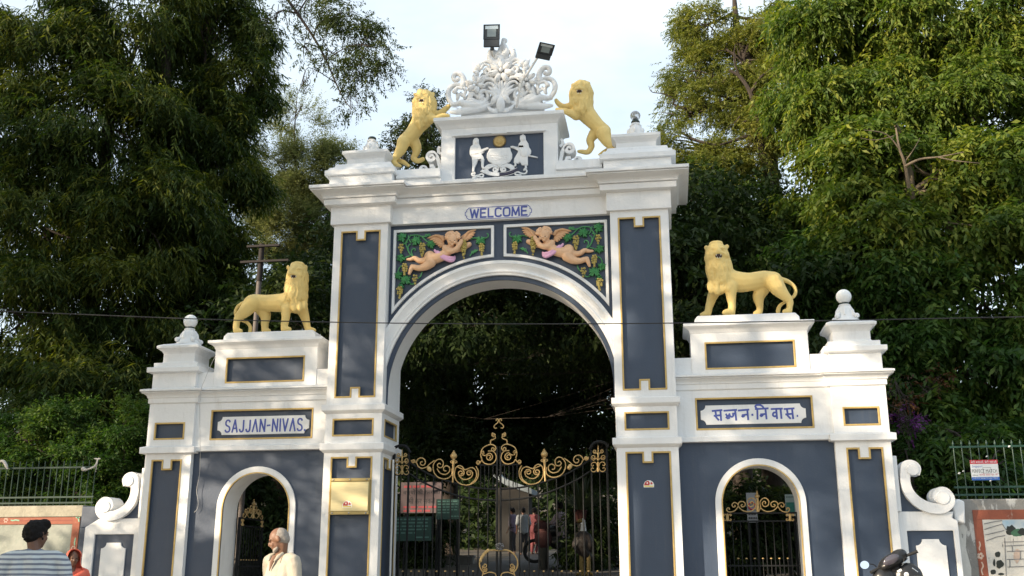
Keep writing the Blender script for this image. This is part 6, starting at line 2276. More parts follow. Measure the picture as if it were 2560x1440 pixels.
def grow(name, label, lobes, spec, n_spray, leafm, trunk, seed, cat='tree', group=None, clump=0.34, bark=None, clumps_per=9, shell=0.5, limb=0.05, parts=('trunk', 'crown'), tint0=0.5, boughs=()):
    """a tree: trunk points [(x,y,z,r)...], limbs out to clumps of leaf sprays filling the lobes"""
    rng = np.random.default_rng(seed)
    base = Vector(trunk[0][:3])
    t = thing(name, label, cat, base, group)
    bark = bark or M_BARK
    vol = np.array([np.prod(l[1]) ** 0.66 * l[2] for l in lobes])
    share = vol / vol.sum()
    mb = MB()
    tp = spline([(a, b, c) for a, b, c, r in trunk], 4)
    rr = np.interp(np.linspace(0, 1, len(tp)), np.linspace(0, 1, len(trunk)), [q[3] for q in trunk])
    mb.tube(tp, list(rr), 9)
    tpn = np.array([tuple(p) for p in tp])
    Vs, Ts = [], []
    for (c, r, w), sh in zip(lobes, share):
        j = int(np.argmin(np.linalg.norm(tpn - c, axis=1) + np.maximum(0, tpn[:, 2] - c[2]) * 1.5))
        a = Vector(tpn[j])
        b = Vector(c)
        mid = a.lerp(b, 0.5) + Vector(rng.normal(0, 0.18, 3)) + Vector((0, 0, -0.1 * (b - a).length + 0.15))
        lr = min(rr[j] * 0.7, limb * 1.6)
        limb_pts = spline([a, mid, b], 4)
        mb.tube(limb_pts, list(np.linspace(lr, lr * 0.35, len(limb_pts))), 7)
        nc = max(3, int(clumps_per * 1.5 * (0.6 + w * 0.4)))
        dirs = norm(rng.normal(0, 1, (nc, 3)))
        rad = rng.uniform(shell, 1.0, (nc, 1)) ** 0.8
        cc = c + dirs * r * rad * 0.9
        for q in cc[: min(nc, 14)]:
            s0 = limb_pts[int(rng.integers(3, len(limb_pts)))]
            m2 = s0.lerp(Vector(q), 0.5) + Vector(rng.normal(0, 0.12, 3))
            mb.tube(spline([s0, m2, Vector(q)], 3), list(np.linspace(lr * 0.42, 0.006, 7)), 5)
        ns = max(4, int(n_spray * sh))
        idx = rng.integers(0, nc, ns)
        size = rng.uniform(0.5, 1.25, (nc, 1))
        sig = clump * 0.62 * np.clip(r.mean(), 0.5, 2.2)
        pts = cc[idx] + rng.normal(0, 1, (ns, 3)) * sig * size[idx] * np.array([1.15, 1.15, 0.5])
        rel = (pts - c) / r
        ln = np.linalg.norm(rel, axis=1, keepdims=True)
        pts = np.where(ln > 1.12, c + rel / np.maximum(ln, 1e-6) * r * 1.08, pts)
        V, T = leaf_cloud(rng, pts, norm(pts - c), spec)
        ctint = rng.normal(0, 0.14, nc)
        Vs.append(V)
        Ts.append(T + np.repeat(ctint[idx], spec['k']) + tint0)
    mb.build(parts[0], bark, t, smooth=True, recalc=False)
    for pts, r0, r1 in boughs:                  # limbs that stand clear of the leaves
        q = spline([at(*c) for c in pts], 4)
        bm_ = MB()
        bm_.tube(q, list(np.linspace(r0, r1, len(q))), 7)
        bm_.build('bough', bark, t, smooth=True)
    quads_object(parts[1], np.concatenate(Vs), np.concatenate(Ts), leafm, t)
    return t

def tr(x, y, *rest):
    """trunk from the ground at x, y through (x, y, z, r) points"""
    return [(x, y, ground_z(x, y) - 0.1, rest[0][3] * 1.25)] + list(rest)

PL = px_lobe
# left: two tall trees with hanging strap leaves
p = at(330, 900, 7.5)
grow('drooping_tree', 'huge dark tree with hanging narrow leaves filling the left edge', [PL(90, 90, 7, 230, 190), PL(330, 60, 7.6, 210, 180), PL(60, 330, 6.6, 200, 170), PL(260, 330, 7, 220, 190), PL(90, 560, 6.4, 210, 180), PL(330, 560, 7.2, 210, 180),
     PL(60, 800, 6, 220, 180), PL(280, 800, 6.8, 210, 180), PL(120, 1000, 5.6, 210, 160), PL(330, 990, 6.6, 170, 170)], SPECS['ashoka'], 21000, L_ASHOKA,
     tr(at(220, 1300, 7.4).x, 7.4, (at(230, 900, 7.4).x, 7.4, 4.8, 0.24), (at(250, 500, 7.4).x, 7.4, 9.2, 0.18), (at(300, 100, 7.4).x, 7.4, 13.0, 0.09)), 1, group='trees with hanging leaves', clump=0.36, clumps_per=11)
grow('drooping_tree', 'dark tree with hanging narrow leaves reaching out towards the sky gap, left of the gateway', [PL(520, 60, 9, 150, 130, None, 1), PL(590, 190, 9.4, 105, 90), PL(500, 320, 9, 150, 140), PL(555, 420, 9.2, 105, 110), PL(470, 560, 8.8, 150, 150), PL(560, 640, 9.4, 90, 120),
     PL(500, 800, 8.8, 150, 150), PL(610, 830, 9.6, 90, 130), PL(480, 1000, 8.4, 150, 140), PL(640, 90, 9.6, 46, 60), PL(660, 230, 9.6, 30, 40), PL(640, 470, 9.6, 40, 40)], SPECS['ashoka'], 16000, L_ASHOKA,
     tr(at(490, 1300, 9).x, 9, (at(480, 900, 9).x, 9, 5.2, 0.22), (at(505, 500, 9).x, 9, 9.8, 0.16), (at(520, 80, 9).x, 9, 14.0, 0.07)), 2, group='trees with hanging leaves', clump=0.34, clumps_per=11)
# feathery tree against the sky left of the gateway, and the mass below it
grow('feathery_tree', 'pale feathery tree with upright wispy twigs against the sky, behind the left pillar', [PL(740, 300, 15, 70, 60, None, .22), PL(690, 400, 15, 60, 80, None, .45), PL(770, 430, 15, 90, 80, None, .8), PL(840, 420, 15, 50, 70, None, .5), PL(720, 560, 14.5, 110, 90), PL(820, 560, 15, 80, 90), PL(640, 480, 15, 50, 60, None, .4)],
     SPECS['feath'], 12000, L_FEATH, tr(at(745, 1300, 15).x, 15, (at(745, 800, 15).x, 15, 7.5, 0.14), (at(765, 560, 15).x, 15, 11.5, 0.06), (at(735, 400, 15).x, 15, 14.2, 0.03), (at(742, 260, 15).x, 15, 16.4, 0.008)), 3, clump=0.30, clumps_per=14, limb=0.03)
grow('broadleaf_tree', 'dark bushy tree behind the left standing lion', [PL(690, 720, 12, 110, 90), PL(790, 700, 12.5, 90, 90), PL(640, 850, 11.5, 140, 120), PL(780, 840, 12, 110, 120), PL(700, 1000, 11, 170, 110), PL(560, 1000, 10.5, 110, 110)],
     SPECS['shrub'], 11000, L_WOOD, tr(at(700, 1300, 12).x, 12, (at(700, 1000, 12).x, 12, 5.6, 0.16), (at(710, 760, 12).x, 12, 9.0, 0.08)), 4, clump=0.34, clumps_per=12)
# neem bough hanging in from above
nb = [PL(880, 40, 5, 85, 70), PL(930, 110, 5, 55, 55, 0.5), PL(905, 190, 5, 60, 60, 0.5), PL(878, 262, 5, 28, 32, 0.35, .6), PL(760, 20, 5, 100, 50, 0.7, .35), PL(830, 130, 5, 45, 60, 0.5, .45), PL(960, 170, 5, 26, 36, 0.4, .4), PL(690, 60, 5.3, 60, 60, 0.6, .3), PL(755, 215, 5, 26, 22, 0.3, .25), PL(770, 130, 5, 30, 40, .4, .3)]
pt = [at(430, -560, 7.5), at(600, -160, 5.8), at(720, 0, 5.2), at(800, 120, 5.0), at(850, 230, 5.0), at(880, 275, 5.0)]
tb = at(300, 1300, 8.6)
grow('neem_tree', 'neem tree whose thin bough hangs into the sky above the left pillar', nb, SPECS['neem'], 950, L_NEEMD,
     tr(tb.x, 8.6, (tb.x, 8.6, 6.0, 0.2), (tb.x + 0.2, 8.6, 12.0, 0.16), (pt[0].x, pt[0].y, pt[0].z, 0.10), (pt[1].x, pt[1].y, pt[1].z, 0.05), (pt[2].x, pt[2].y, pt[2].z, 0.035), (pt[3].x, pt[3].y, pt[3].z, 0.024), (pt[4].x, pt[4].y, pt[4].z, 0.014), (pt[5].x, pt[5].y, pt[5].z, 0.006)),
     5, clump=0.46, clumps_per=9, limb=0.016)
# treetop behind the left rearing lion
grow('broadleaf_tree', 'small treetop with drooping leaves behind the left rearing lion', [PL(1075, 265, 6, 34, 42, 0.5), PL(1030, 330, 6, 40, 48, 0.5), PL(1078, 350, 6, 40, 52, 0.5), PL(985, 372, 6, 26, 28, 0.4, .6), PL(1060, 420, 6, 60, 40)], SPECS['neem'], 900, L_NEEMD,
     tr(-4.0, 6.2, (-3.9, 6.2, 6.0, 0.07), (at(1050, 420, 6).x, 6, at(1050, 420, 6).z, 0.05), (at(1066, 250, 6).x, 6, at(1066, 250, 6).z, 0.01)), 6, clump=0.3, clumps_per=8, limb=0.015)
# right: neem behind, pongam-like trees in front
grow('neem_tree', 'sunlit neem tree with dark crooked limbs, right of the sky gap', [PL(1770, 60, 11, 95, 80), PL(1850, 150, 10.5, 120, 110), PL(1730, 190, 11, 80, 70), PL(1800, 270, 10.5, 110, 80), PL(1690, 270, 11, 45, 40, None, .6), PL(1720, 370, 10, 90, 70), PL(1880, 350, 10, 100, 110), PL(1800, 420, 9.8, 110, 80), PL(1900, 60, 11, 100, 100), PL(1960, 230, 10, 90, 120), PL(1690, 440, 10, 60, 60)],
     SPECS['neem'], 11500, L_NEEM, tr(at(1930, 1300, 10.5).x, 10.5, (at(1930, 800, 10.5).x, 10.5, 7, 0.26), (at(1925, 420, 10.5).x, 10.5, 11.6, 0.22), (at(1890, 260, 10.5).x, 10.5, 13.4, 0.16), (at(1850, 150, 10.5).x, 10.5, 14.8, 0.10), (at(1840, 60, 10.5).x, 10.5, 15.9, 0.05)), 7, clump=0.32, clumps_per=12, limb=0.06,
     boughs=[([(1926, 470, 9.6), (1905, 380, 9.5), (1893, 300, 9.4), (1875, 230, 9.4), (1848, 190, 9.4), (1822, 176, 9.4)], 0.10, 0.03), ([(1900, 350, 9.45), (1868, 342, 9.4), (1835, 352, 9.3), (1800, 362, 9.2)], 0.07, 0.02), ([(1893, 305, 9.4), (1872, 300, 9.3), (1850, 312, 9.2)], 0.05, 0.02),
             ([(1850, 290, 9.3), (1838, 305, 9.3), (1822, 318, 9.2)], 0.016, 0.006), ([(1875, 235, 9.4), (1905, 190, 9.3), (1950, 160, 9.2)], 0.05, 0.015), ([(1848, 190, 9.4), (1835, 150, 9.3), (1838, 110, 9.2)], 0.03, 0.01), ([(1690, 250, 10.2), (1660, 235, 10.1), (1630, 230, 10.0), (1622, 215, 10.0)], 0.02, 0.006), ([(1700, 330, 10.0), (1740, 350, 9.4), (1790, 362, 9.2)], 0.03, 0.03)])
grow('broadleaf_tree', 'tall sunlit tree with hanging yellow-green leaf sprays filling the upper right corner', [PL(2080, 70, 7.5, 150, 130), PL(2280, 90, 7, 170, 150), PL(2480, 70, 6.6, 150, 140), PL(2060, 260, 7, 130, 120), PL(2240, 290, 6.6, 150, 130), PL(2440, 290, 6.2, 160, 140), PL(2060, 440, 6.8, 110, 110), PL(2570, 200, 6.4, 100, 200), PL(2330, 200, 7.5, 120, 110)],
     SPECS['pong'], 18500, L_PONG, tr(at(2300, 1300, 8).x, 8, (at(2290, 800, 8).x, 8, 6, 0.26), (at(2300, 400, 7.6).x, 7.6, 10.5, 0.18), (at(2290, 100, 7.2).x, 7.2, 13.6, 0.08)), 8, clump=0.34, clumps_per=11)
grow('broadleaf_tree', 'leafy tree with pale bare branches at mid height on the right', [PL(2150, 420, 5.4, 130, 100), PL(2330, 430, 5, 140, 100), PL(2500, 430, 4.8, 120, 110), PL(2180, 560, 5, 130, 100), PL(2380, 580, 4.6, 150, 100), PL(2530, 600, 4.4, 110, 110)],
     SPECS['deep'], 8500, L_PONG, tr(at(2270, 1300, 5.2).x, 5.2, (at(2270, 700, 5.2).x, 5.2, 6, 0.15), (at(2270, 410, 5.0).x, 5.0, 8.8, 0.09), (at(2240, 330, 4.8).x, 4.8, 9.6, 0.03)), 9, clump=0.33, clumps_per=10, bark=M_BARKP, limb=0.035,
     boughs=[([(2272, 470, 4.2), (2262, 410, 4.0), (2248, 370, 3.9), (2240, 320, 3.9)], 0.035, 0.014), ([(2264, 415, 4.0), (2300, 398, 3.8), (2350, 392, 3.7), (2410, 380, 3.6)], 0.026, 0.007), ([(2345, 393, 3.7), (2390, 402, 3.6), (2450, 408, 3.5)], 0.014, 0.005), ([(2248, 372, 3.9), (2215, 335, 3.8), (2160, 325, 3.7)], 0.016, 0.005),
             ([(2262, 405, 4.0), (2285, 372, 3.9), (2300, 345, 3.9)], 0.012, 0.004), ([(2235, 340, 3.9), (2190, 350, 3.8), (2150, 345, 3.8)], 0.010, 0.004)])
grow('broadleaf_tree', 'dark green tree with large drooping leaves beyond the right outer pier', [PL(2060, 660, 5.6, 120, 110), PL(2250, 700, 5, 130, 120), PL(2460, 760, 4.4, 150, 120), PL(2120, 800, 5.4, 100, 110), PL(2330, 860, 4.6, 140, 110), PL(2510, 910, 4, 120, 110), PL(2260, 960, 4.6, 90, 110)],
     SPECS['deep'], 8500, L_DEEP, tr(at(2240, 1300, 5.6).x, 5.6, (at(2235, 900, 5.6).x, 5.6, 4.6, 0.17), (at(2250, 680, 5.3).x, 5.3, 6.8, 0.08)), 10, clump=0.34, clumps_per=10)
grow('broadleaf_tree', 'fine-leaved dark tree behind the right standing lion', [PL(1760, 560, 9, 110, 90), PL(1890, 560, 8.6, 120, 100), PL(1740, 700, 9.4, 90, 100), PL(1870, 700, 8.8, 130, 100), PL(1800, 850, 9, 150, 100), PL(2000, 620, 8, 110, 120), PL(1990, 850, 8, 110, 120), PL(1730, 470, 9.5, 70, 70)],
     SPECS['shrub'], 17000, L_DEEP, tr(at(1850, 1300, 9.5).x, 9.5, (at(1850, 900, 9.5).x, 9.5, 5.4, 0.2), (at(1840, 650, 9.2).x, 9.2, 8.4, 0.1)), 11, clump=0.34, clumps_per=13)
# seen through the arch
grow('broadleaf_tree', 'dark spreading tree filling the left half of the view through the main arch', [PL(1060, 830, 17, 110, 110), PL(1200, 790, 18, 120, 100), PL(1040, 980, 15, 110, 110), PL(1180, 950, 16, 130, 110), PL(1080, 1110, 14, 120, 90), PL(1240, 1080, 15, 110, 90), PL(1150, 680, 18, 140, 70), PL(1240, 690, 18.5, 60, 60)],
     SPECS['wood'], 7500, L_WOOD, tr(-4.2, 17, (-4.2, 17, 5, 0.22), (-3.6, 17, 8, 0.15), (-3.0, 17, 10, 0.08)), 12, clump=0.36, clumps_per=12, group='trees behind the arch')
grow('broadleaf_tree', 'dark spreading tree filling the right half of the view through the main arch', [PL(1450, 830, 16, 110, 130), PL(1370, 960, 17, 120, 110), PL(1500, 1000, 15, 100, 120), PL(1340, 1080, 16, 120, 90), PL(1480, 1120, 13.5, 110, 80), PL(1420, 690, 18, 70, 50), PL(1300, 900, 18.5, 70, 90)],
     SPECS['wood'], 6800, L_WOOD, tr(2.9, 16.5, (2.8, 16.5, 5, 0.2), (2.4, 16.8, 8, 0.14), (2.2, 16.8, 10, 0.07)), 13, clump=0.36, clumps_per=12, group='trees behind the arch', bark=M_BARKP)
grow('broadleaf_tree', 'spreading canopy tree added to shade the park path just behind the gateway', [(np.array((-3.5, 9.5, 9.0)), np.array((2.6, 3.0, 0.9)), 1), (np.array((0.0, 10.5, 9.2)), np.array((2.8, 3.2, 0.9)), 1), (np.array((3.4, 9.0, 9.0)), np.array((2.6, 3.0, 0.9)), 1), (np.array((-1.5, 6.0, 7.9)), np.array((2.6, 1.8, 0.5)), .8), (np.array((2.2, 6.0, 7.9)), np.array((2.4, 1.8, 0.5)), .8), (np.array((0.5, 14.0, 10.4)), np.array((4, 2.4, 0.9)), 1), (np.array((-7.5, 14.0, 9.0)), np.array((3, 3, 1.2)), 1), (np.array((7.0, 15.0, 9.5)), np.array((3, 3, 1.2)), 1), (np.array((-3, 21.0, 9.8)), np.array((3.5, 3, 1.2)), 1), (np.array((3.5, 22.0, 10.2)), np.array((3.5, 3, 1.2)), 1),
      (np.array((-2.2, 5.8, 6.7)), np.array((1.8, 1.6, 1.1)), 1), (np.array((0.6, 6.2, 7.0)), np.array((1.8, 1.6, 1.0)), 1), (np.array((3.0, 5.8, 6.7)), np.array((1.6, 1.6, 1.1)), 1), (np.array((0.0, 9.4, 7.0)), np.array((3.0, 2.0, 1.3)), 1), (np.array((-5.0, 5.4, 6.0)), np.array((1.8, 1.8, 1.4)), 1),
      (np.array((5.5, 5.4, 6.0)), np.array((1.8, 1.8, 1.4)), 1), (np.array((-4.2, 9.4, 6.4)), np.array((2, 2, 1.5)), 1), (np.array((4.6, 9.4, 6.4)), np.array((2, 2, 1.5)), 1), (np.array((0.5, 14.5, 7.6)), np.array((4, 2.5, 1.4)), 1)],
     SPECS['street'], 30000, L_WOOD, tr(-5.2, 9.0, (-5.1, 9.0, 4.5, 0.2), (-4.4, 9.2, 7.6, 0.15), (-2.0, 9.6, 8.8, 0.08)), 14, clump=0.4, clumps_per=12, limb=0.004)  # canopy added to keep sky light off the park interior
# undergrowth along the walls
grow('shrub', 'broad green shrub spilling over the left railing', [PL(60, 1070, 3.2, 110, 70), PL(170, 1060, 3.4, 90, 70), PL(110, 1170, 3.2, 130, 70), PL(240, 1150, 3.2, 90, 80), PL(20, 1200, 3.0, 110, 60)], SPECS['shrub'], 5200, L_DEEP,
     tr(at(130, 1300, 3).x, 3, (at(130, 1150, 3).x, 3, 2.6, 0.06), (at(140, 1060, 3).x, 3, 3.4, 0.03)), 15, cat='shrub', clump=0.32, parts=('stem', 'foliage'), limb=0.02)
grow('shrub', 'dark shrub between the left railing and the outer pier', [PL(320, 1080, 3.4, 80, 90), PL(290, 1190, 3.2, 80, 70), PL(380, 1150, 3.6, 60, 110), PL(210, 1235, 2.8, 100, 40)], SPECS['shrub'], 4200, L_DEEP,
     tr(at(310, 1300, 3).x, 3, (at(310, 1150, 3).x, 3, 2.6, 0.06), (at(320, 1060, 3).x, 3, 3.4, 0.03)), 16, cat='shrub', clump=0.32, parts=('stem', 'foliage'), limb=0.02)
grow('shrub', 'leafy shrub pressing against the right railing behind the tin sign', [PL(2380, 1130, 3.2, 100, 80), PL(2500, 1120, 3, 90, 80), PL(2440, 1210, 2.8, 120, 50), PL(2300, 1060, 3.6, 80, 90), PL(2550, 1200, 2.8, 80, 60)], SPECS['deep'], 2600, L_DEEP,
     tr(at(2420, 1300, 2.4).x, 2.4, (at(2420, 1200, 2.4).x, 2.4, 2.4, 0.05), (at(2420, 1100, 2.4).x, 2.4, 3.2, 0.03)), 17, cat='shrub', clump=0.34, parts=('stem', 'foliage'), limb=0.02)
grow('shrub', 'thin shrub close behind the right outer pier', [PL(2270, 1150, 3.2, 70, 80), PL(2260, 1230, 3.0, 80, 50), PL(2330, 1220, 2.8, 70, 50)], SPECS['shrub'], 2600, L_DEEP,
     tr(at(2280, 1300, 2.4).x, 2.4, (at(2280, 1200, 2.4).x, 2.4, 2.4, 0.04), (at(2270, 1130, 2.4).x, 2.4, 3.0, 0.02)), 18, cat='shrub', clump=0.34, parts=('stem', 'foliage'), limb=0.02)
grow('bougainvillea', 'magenta bougainvillea sprays beside the right outer pier', [PL(2266, 1058, 2.6, 24, 12, 0.2), PL(2250, 1032, 2.6, 10, 14, 0.15, .3)], SPECS['shrub'], 26, L_FLOWER,
     tr(at(2285, 1300, 2.6).x, 2.6, (at(2285, 1200, 2.6).x, 2.6, 2.5, 0.03), (at(2268, 1070, 2.6).x, 2.6, 3.3, 0.015)), 19, cat='shrub', clump=0.2, parts=('stem', 'bracts'), limb=0.01)
grow('shrub', 'dry reddish twigs in the greenery above the bougainvillea', [PL(2250, 990, 3.2, 40, 34, 0.3), PL(2330, 960, 3.4, 40, 30, 0.3)], SPECS['shrub'], 50, L_DRY,
     tr(at(2290, 1300, 3.2).x, 3.2, (at(2290, 1150, 3.2).x, 3.2, 2.8, 0.03), (at(2270, 1000, 3.2).x, 3.2, 4.0, 0.015)), 20, cat='shrub', clump=0.3, parts=('stem', 'foliage'), limb=0.01)

for (px, Y, w, h, sd, lab) in ((640, 6.0, 130, 1270, 31, 'dark hedge added to darken the left doorway'), (1900, 7.5, 150, 1250, 32, 'dark hedge added to darken the right doorway'), (1480, 12.0, 90, 1330, 33, 'dark planting behind the eagle statue'), (1050, 13.0, 90, 1300, 34, 'dark planting behind the notice boards')):  # the two doorway hedges are added to darken the openings
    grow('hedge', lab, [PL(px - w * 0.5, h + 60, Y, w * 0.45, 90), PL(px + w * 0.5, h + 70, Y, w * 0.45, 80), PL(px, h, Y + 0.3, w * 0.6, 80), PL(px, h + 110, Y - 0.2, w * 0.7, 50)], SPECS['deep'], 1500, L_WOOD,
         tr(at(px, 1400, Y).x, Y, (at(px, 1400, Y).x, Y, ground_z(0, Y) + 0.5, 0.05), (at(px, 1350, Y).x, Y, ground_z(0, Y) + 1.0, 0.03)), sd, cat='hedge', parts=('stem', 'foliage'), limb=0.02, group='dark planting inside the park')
# far wood closing the view
rng = np.random.default_rng(50)
n = 24000
cx = rng.uniform(-46, 40, n)
cy = 30 + rng.uniform(0, 14, n) + 3 * np.sin(cx * 0.4)
cz = 1.5 + rng.uniform(0, 1, n) ** 0.8 * (7.6 + 1.6 * np.sin(cx * 0.5) + 1.0 * np.sin(cx * 1.3 + 1))
C3 = np.stack([cx, cy, cz], 1)
V, T = leaf_cloud(rng, C3, norm(np.stack([np.zeros(n), -np.ones(n), np.full(n, 0.3)], 1)), dict(k=6, stalk=0.7, len=0.42, wid=0.20, droop=0.4))
quads_object('far_wood', V, T + 0.45, L_WOOD, None)
bpy.data.objects['far_wood']['label'] = 'dark wood closing the view behind the park'

# shade trees in the forecourt on the sunny side, out of the picture: they dapple the gateway
def street_tree(x, y, h, r, seed, label, n, zlow=3.2, lobes=9):
    rng = np.random.default_rng(seed)
    L = []
    for i in range(lobes):
        a = rng.uniform(0, 2 * PI)
        q = rng.uniform(0.1, 0.75) * r
        z = zlow + (h - zlow) * (i + 0.5) / lobes
        L.append((np.array((x + q * math.cos(a), y + q * math.sin(a), z)), np.array((r * 0.5, r * 0.5, (h - zlow) * 0.16)), 1.0))
    grow('shade_tree', label, L, SPECS['street'], n, L_DEEP, tr(x, y, (x, y, h * 0.3, 0.22), (x + 0.2, y, h * 0.6, 0.16), (x, y, h * 0.9, 0.05)), seed, group='shade trees in the forecourt', clump=0.30, clumps_per=8)
street_tree(-9.7, -9.8, 14.4, 4.6, 61, 'forecourt shade tree left of the picture, nearest the gate axis', 4300, zlow=7.6)
street_tree(-13.5, -7.0, 17.0, 4.8, 62, 'forecourt shade tree left of the picture, second along', 5600, zlow=3.8)
street_tree(-19.5, -4.5, 18.0, 5.6, 63, 'forecourt shade tree left of the picture, third along', 6500, lobes=12)
street_tree(-5.2, -13.5, 12.0, 3.8, 64, 'forecourt shade tree close to the left of the photographer', 2500)
street_tree(-27, -4.0, 22.0, 7.0, 65, 'tallest forecourt shade tree, farthest to the left of the picture', 9000, lobes=14)
street_tree(-13.0, -13.6, 15.4, 4.6, 66, 'forecourt shade tree behind the photographer to the left', 2600, zlow=9.0)
# ================================================================== scooter and things inside the park
M_BLACKP = mat('black_scooter_plastic', (0.014, 0.014, 0.015), 0.32, var=0.2, var_scale=8)
M_RUBBER = mat('black_rubber', (0.012, 0.012, 0.012), 0.7)
M_MIRROR = mat('mirror_glass', (0.80, 0.86, 0.90), 0.04, metal=1.0)
M_CHROME = mat('chrome', (0.7, 0.7, 0.7), 0.12, metal=1.0)
zs = zoom(2120, 1340, 9.846)
SY = -1.35
hc = zs(1130, 560, SY)
gs = ground_z(0, SY) + 0.09
sc = thing('scooter', 'black scooter parked by the right wing wall with one round mirror', 'scooter', (hc.x, SY, gs))
KS = (SY + 14) / FPX / 9.846
S_ = lambda a, b, d=0.0: zs(a, b, SY + d)
mb = MB()
for (a, b, d, r) in ((1080, 620, 0.02, (330, 230, 160)), (1230, 480, 0.03, (210, 200, 130)), (950, 720, 0.0, (200, 180, 120)), (1130, 800, 0.05, (190, 170, 170)), (1380, 560, 0.02, (80, 80, 60)), (820, 760, 0.02, (90, 90, 70))):
    mb.ball(S_(a, b, d), tuple(v * KS for v in r), 16, 10, Matrix.Rotation(-0.42, 3, 'Y'))
sculpt(mb, 'handlebar_cowl', M_BLACKP, sc, 0.009, 3)
m = MB()
m.ball(S_(1060, 585, -0.135), (0.10, 0.02, 0.05), 18, 10, Matrix.Rotation(-0.5, 3, 'Y'))
m.build('speedometer', mat('dial_glass', (0.06, 0.055, 0.07), 0.1, spec=0.8), sc, smooth=True)
for (a, b, nm) in (((1400, 500), (1715, 375), 'grip'), ((760, 790), (560, 905), 'grip')):
    m = MB()
    m.tube([S_(*a, 0.0), S_(*b, -0.03)], [0.016, 0.019], 10)
    m.build(nm, M_RUBBER, sc, smooth=True)
m = MB()
m.tube(spline([S_(1480, 560, -0.02), S_(1400, 640, -0.06), S_(1320, 730, -0.06)], 3), 0.006, 7)
m.build('brake_lever', M_CHROME, sc, smooth=True)
m = MB()
m.tube(spline([S_(700, 760, 0.0), S_(620, 700, -0.01), S_(500, 688, -0.02)], 4), 0.006, 7)
m.build('mirror_stalk', M_BLACKP, sc, smooth=True)
mc = S_(412, 716, -0.03)
d = Vector((-0.25, -0.85, 0.28)).normalized()
rx = d.cross(Vector((0, 0, 1))).normalized()
rz = rx.cross(d).normalized()
rm = Matrix((rx, -d, rz)).transposed()
m = MB()
m.ball(mc + Vector((0, 0.012, 0)), (0.054, 0.016, 0.052), 20, 10, rm)
mh = m.build('mirror_housing', M_BLACKP, sc, smooth=True)
m = MB()
ring = [mc + d * 0.0065 + rx * (0.049 * math.cos(2 * PI * i / 28)) + rz * (0.047 * math.sin(2 * PI * i / 28)) for i in range(28)]
m.add(ring, [tuple(range(28))])
m.build('mirror_glass', M_MIRROR, mh, recalc=False)
# front apron, floor, seat, tail, wheels (the scooter noses to the wall, leaning on its stand)
xs_, zs_ = hc.x, gs
m = MB()
m.add([], [])
mb = MB()
chain(mb, [(S_(1130, 880, 0.10), 0.10), ((xs_ + 0.05, SY + 0.14, zs_ + 0.62), 0.13), ((xs_ + 0.04, SY + 0.10, zs_ + 0.38), 0.12)])
mb.ball(S_(1480, 1010, 0.02), (0.17, 0.10, 0.16), 14, 10)
mb.ball(S_(900, 1060, 0.02), (0.14, 0.10, 0.14), 14, 10)
mb.ball((xs_ + 0.05, SY + 0.10, zs_ + 0.55), (0.22, 0.07, 0.32), 14, 10)
sculpt(mb, 'leg_shield', M_BLACKP, sc, 0.014, 3)
m = MB()
m.box(xs_ - 0.14, xs_ + 0.22, SY - 0.45, SY + 0.05, zs_ + 0.24, zs_ + 0.30)
m.build('floorboard', M_RUBBER, sc, bevel=0.02)
mb = MB()
mb.ball((xs_ + 0.03, SY - 0.85, zs_ + 0.52), (0.18, 0.46, 0.20), 14, 10)
mb.ball((xs_ + 0.03, SY - 0.60, zs_ + 0.40), (0.16, 0.25, 0.22), 14, 10)
sculpt(mb, 'rear_body', M_BLACKP, sc, 0.016, 3)
mb = MB()
mb.ball((xs_ + 0.03, SY - 0.70, zs_ + 0.70), (0.14, 0.34, 0.075), 14, 10)
mb.ball((xs_ + 0.03, SY - 1.00, zs_ + 0.72), (0.12, 0.26, 0.07), 14, 10)
sculpt(mb, 'seat', M_RUBBER, sc, 0.016, 3)
for yy in (SY + 0.30, SY - 0.98):
    m = MB()
    pts = [(xs_ + 0.04, yy + 0.19 * math.cos(a), zs_ + 0.235 + 0.19 * math.sin(a)) for a in np.linspace(0, 2 * PI, 33)]
    m.tube(pts, 0.045, 8, cap=False)
    w = m.build('wheel', M_RUBBER, sc, smooth=True)
    m = MB()
    m.lathe([(0.15, -0.03), (0.15, 0.03), (0.03, 0.05)], (0, 0, 0), 18)
    rim = m.build('rim', M_CHROME, w, smooth=0.6)
    rim.data.transform(Matrix.Translation(Vector((xs_ + 0.04, yy, zs_ + 0.235)) ) @ Matrix.Rotation(PI / 2, 4, 'Y'))
m = MB()
pd = S_(1440, 950, -0.16)
m.ball(pd, (0.027, 0.006, 0.027), 16, 8)
m.build('badge', M_SWHITE, sc, smooth=True)
m = MB()
m.tube([pd + Vector((-0.008, -0.008, 0.012)), pd + Vector((0.008, -0.008, 0.006)), pd + Vector((-0.006, -0.008, -0.004)), pd + Vector((0.008, -0.008, -0.013))], 0.0025, 5)
m.build('badge_mark', M_SBLACK, sc)
for (a, b) in (((1575, 785), (1720, 890)), ((1225, 890), (1315, 835))):
    m = MB()
    m.tube([S_(*a, -0.14), S_(*b, -0.14)], 0.007 if a[0] > 1500 else 0.016, 7)
    m.build('trim_strip', M_CHROME if a[0] > 1500 else M_SWHITE, sc, smooth=True)

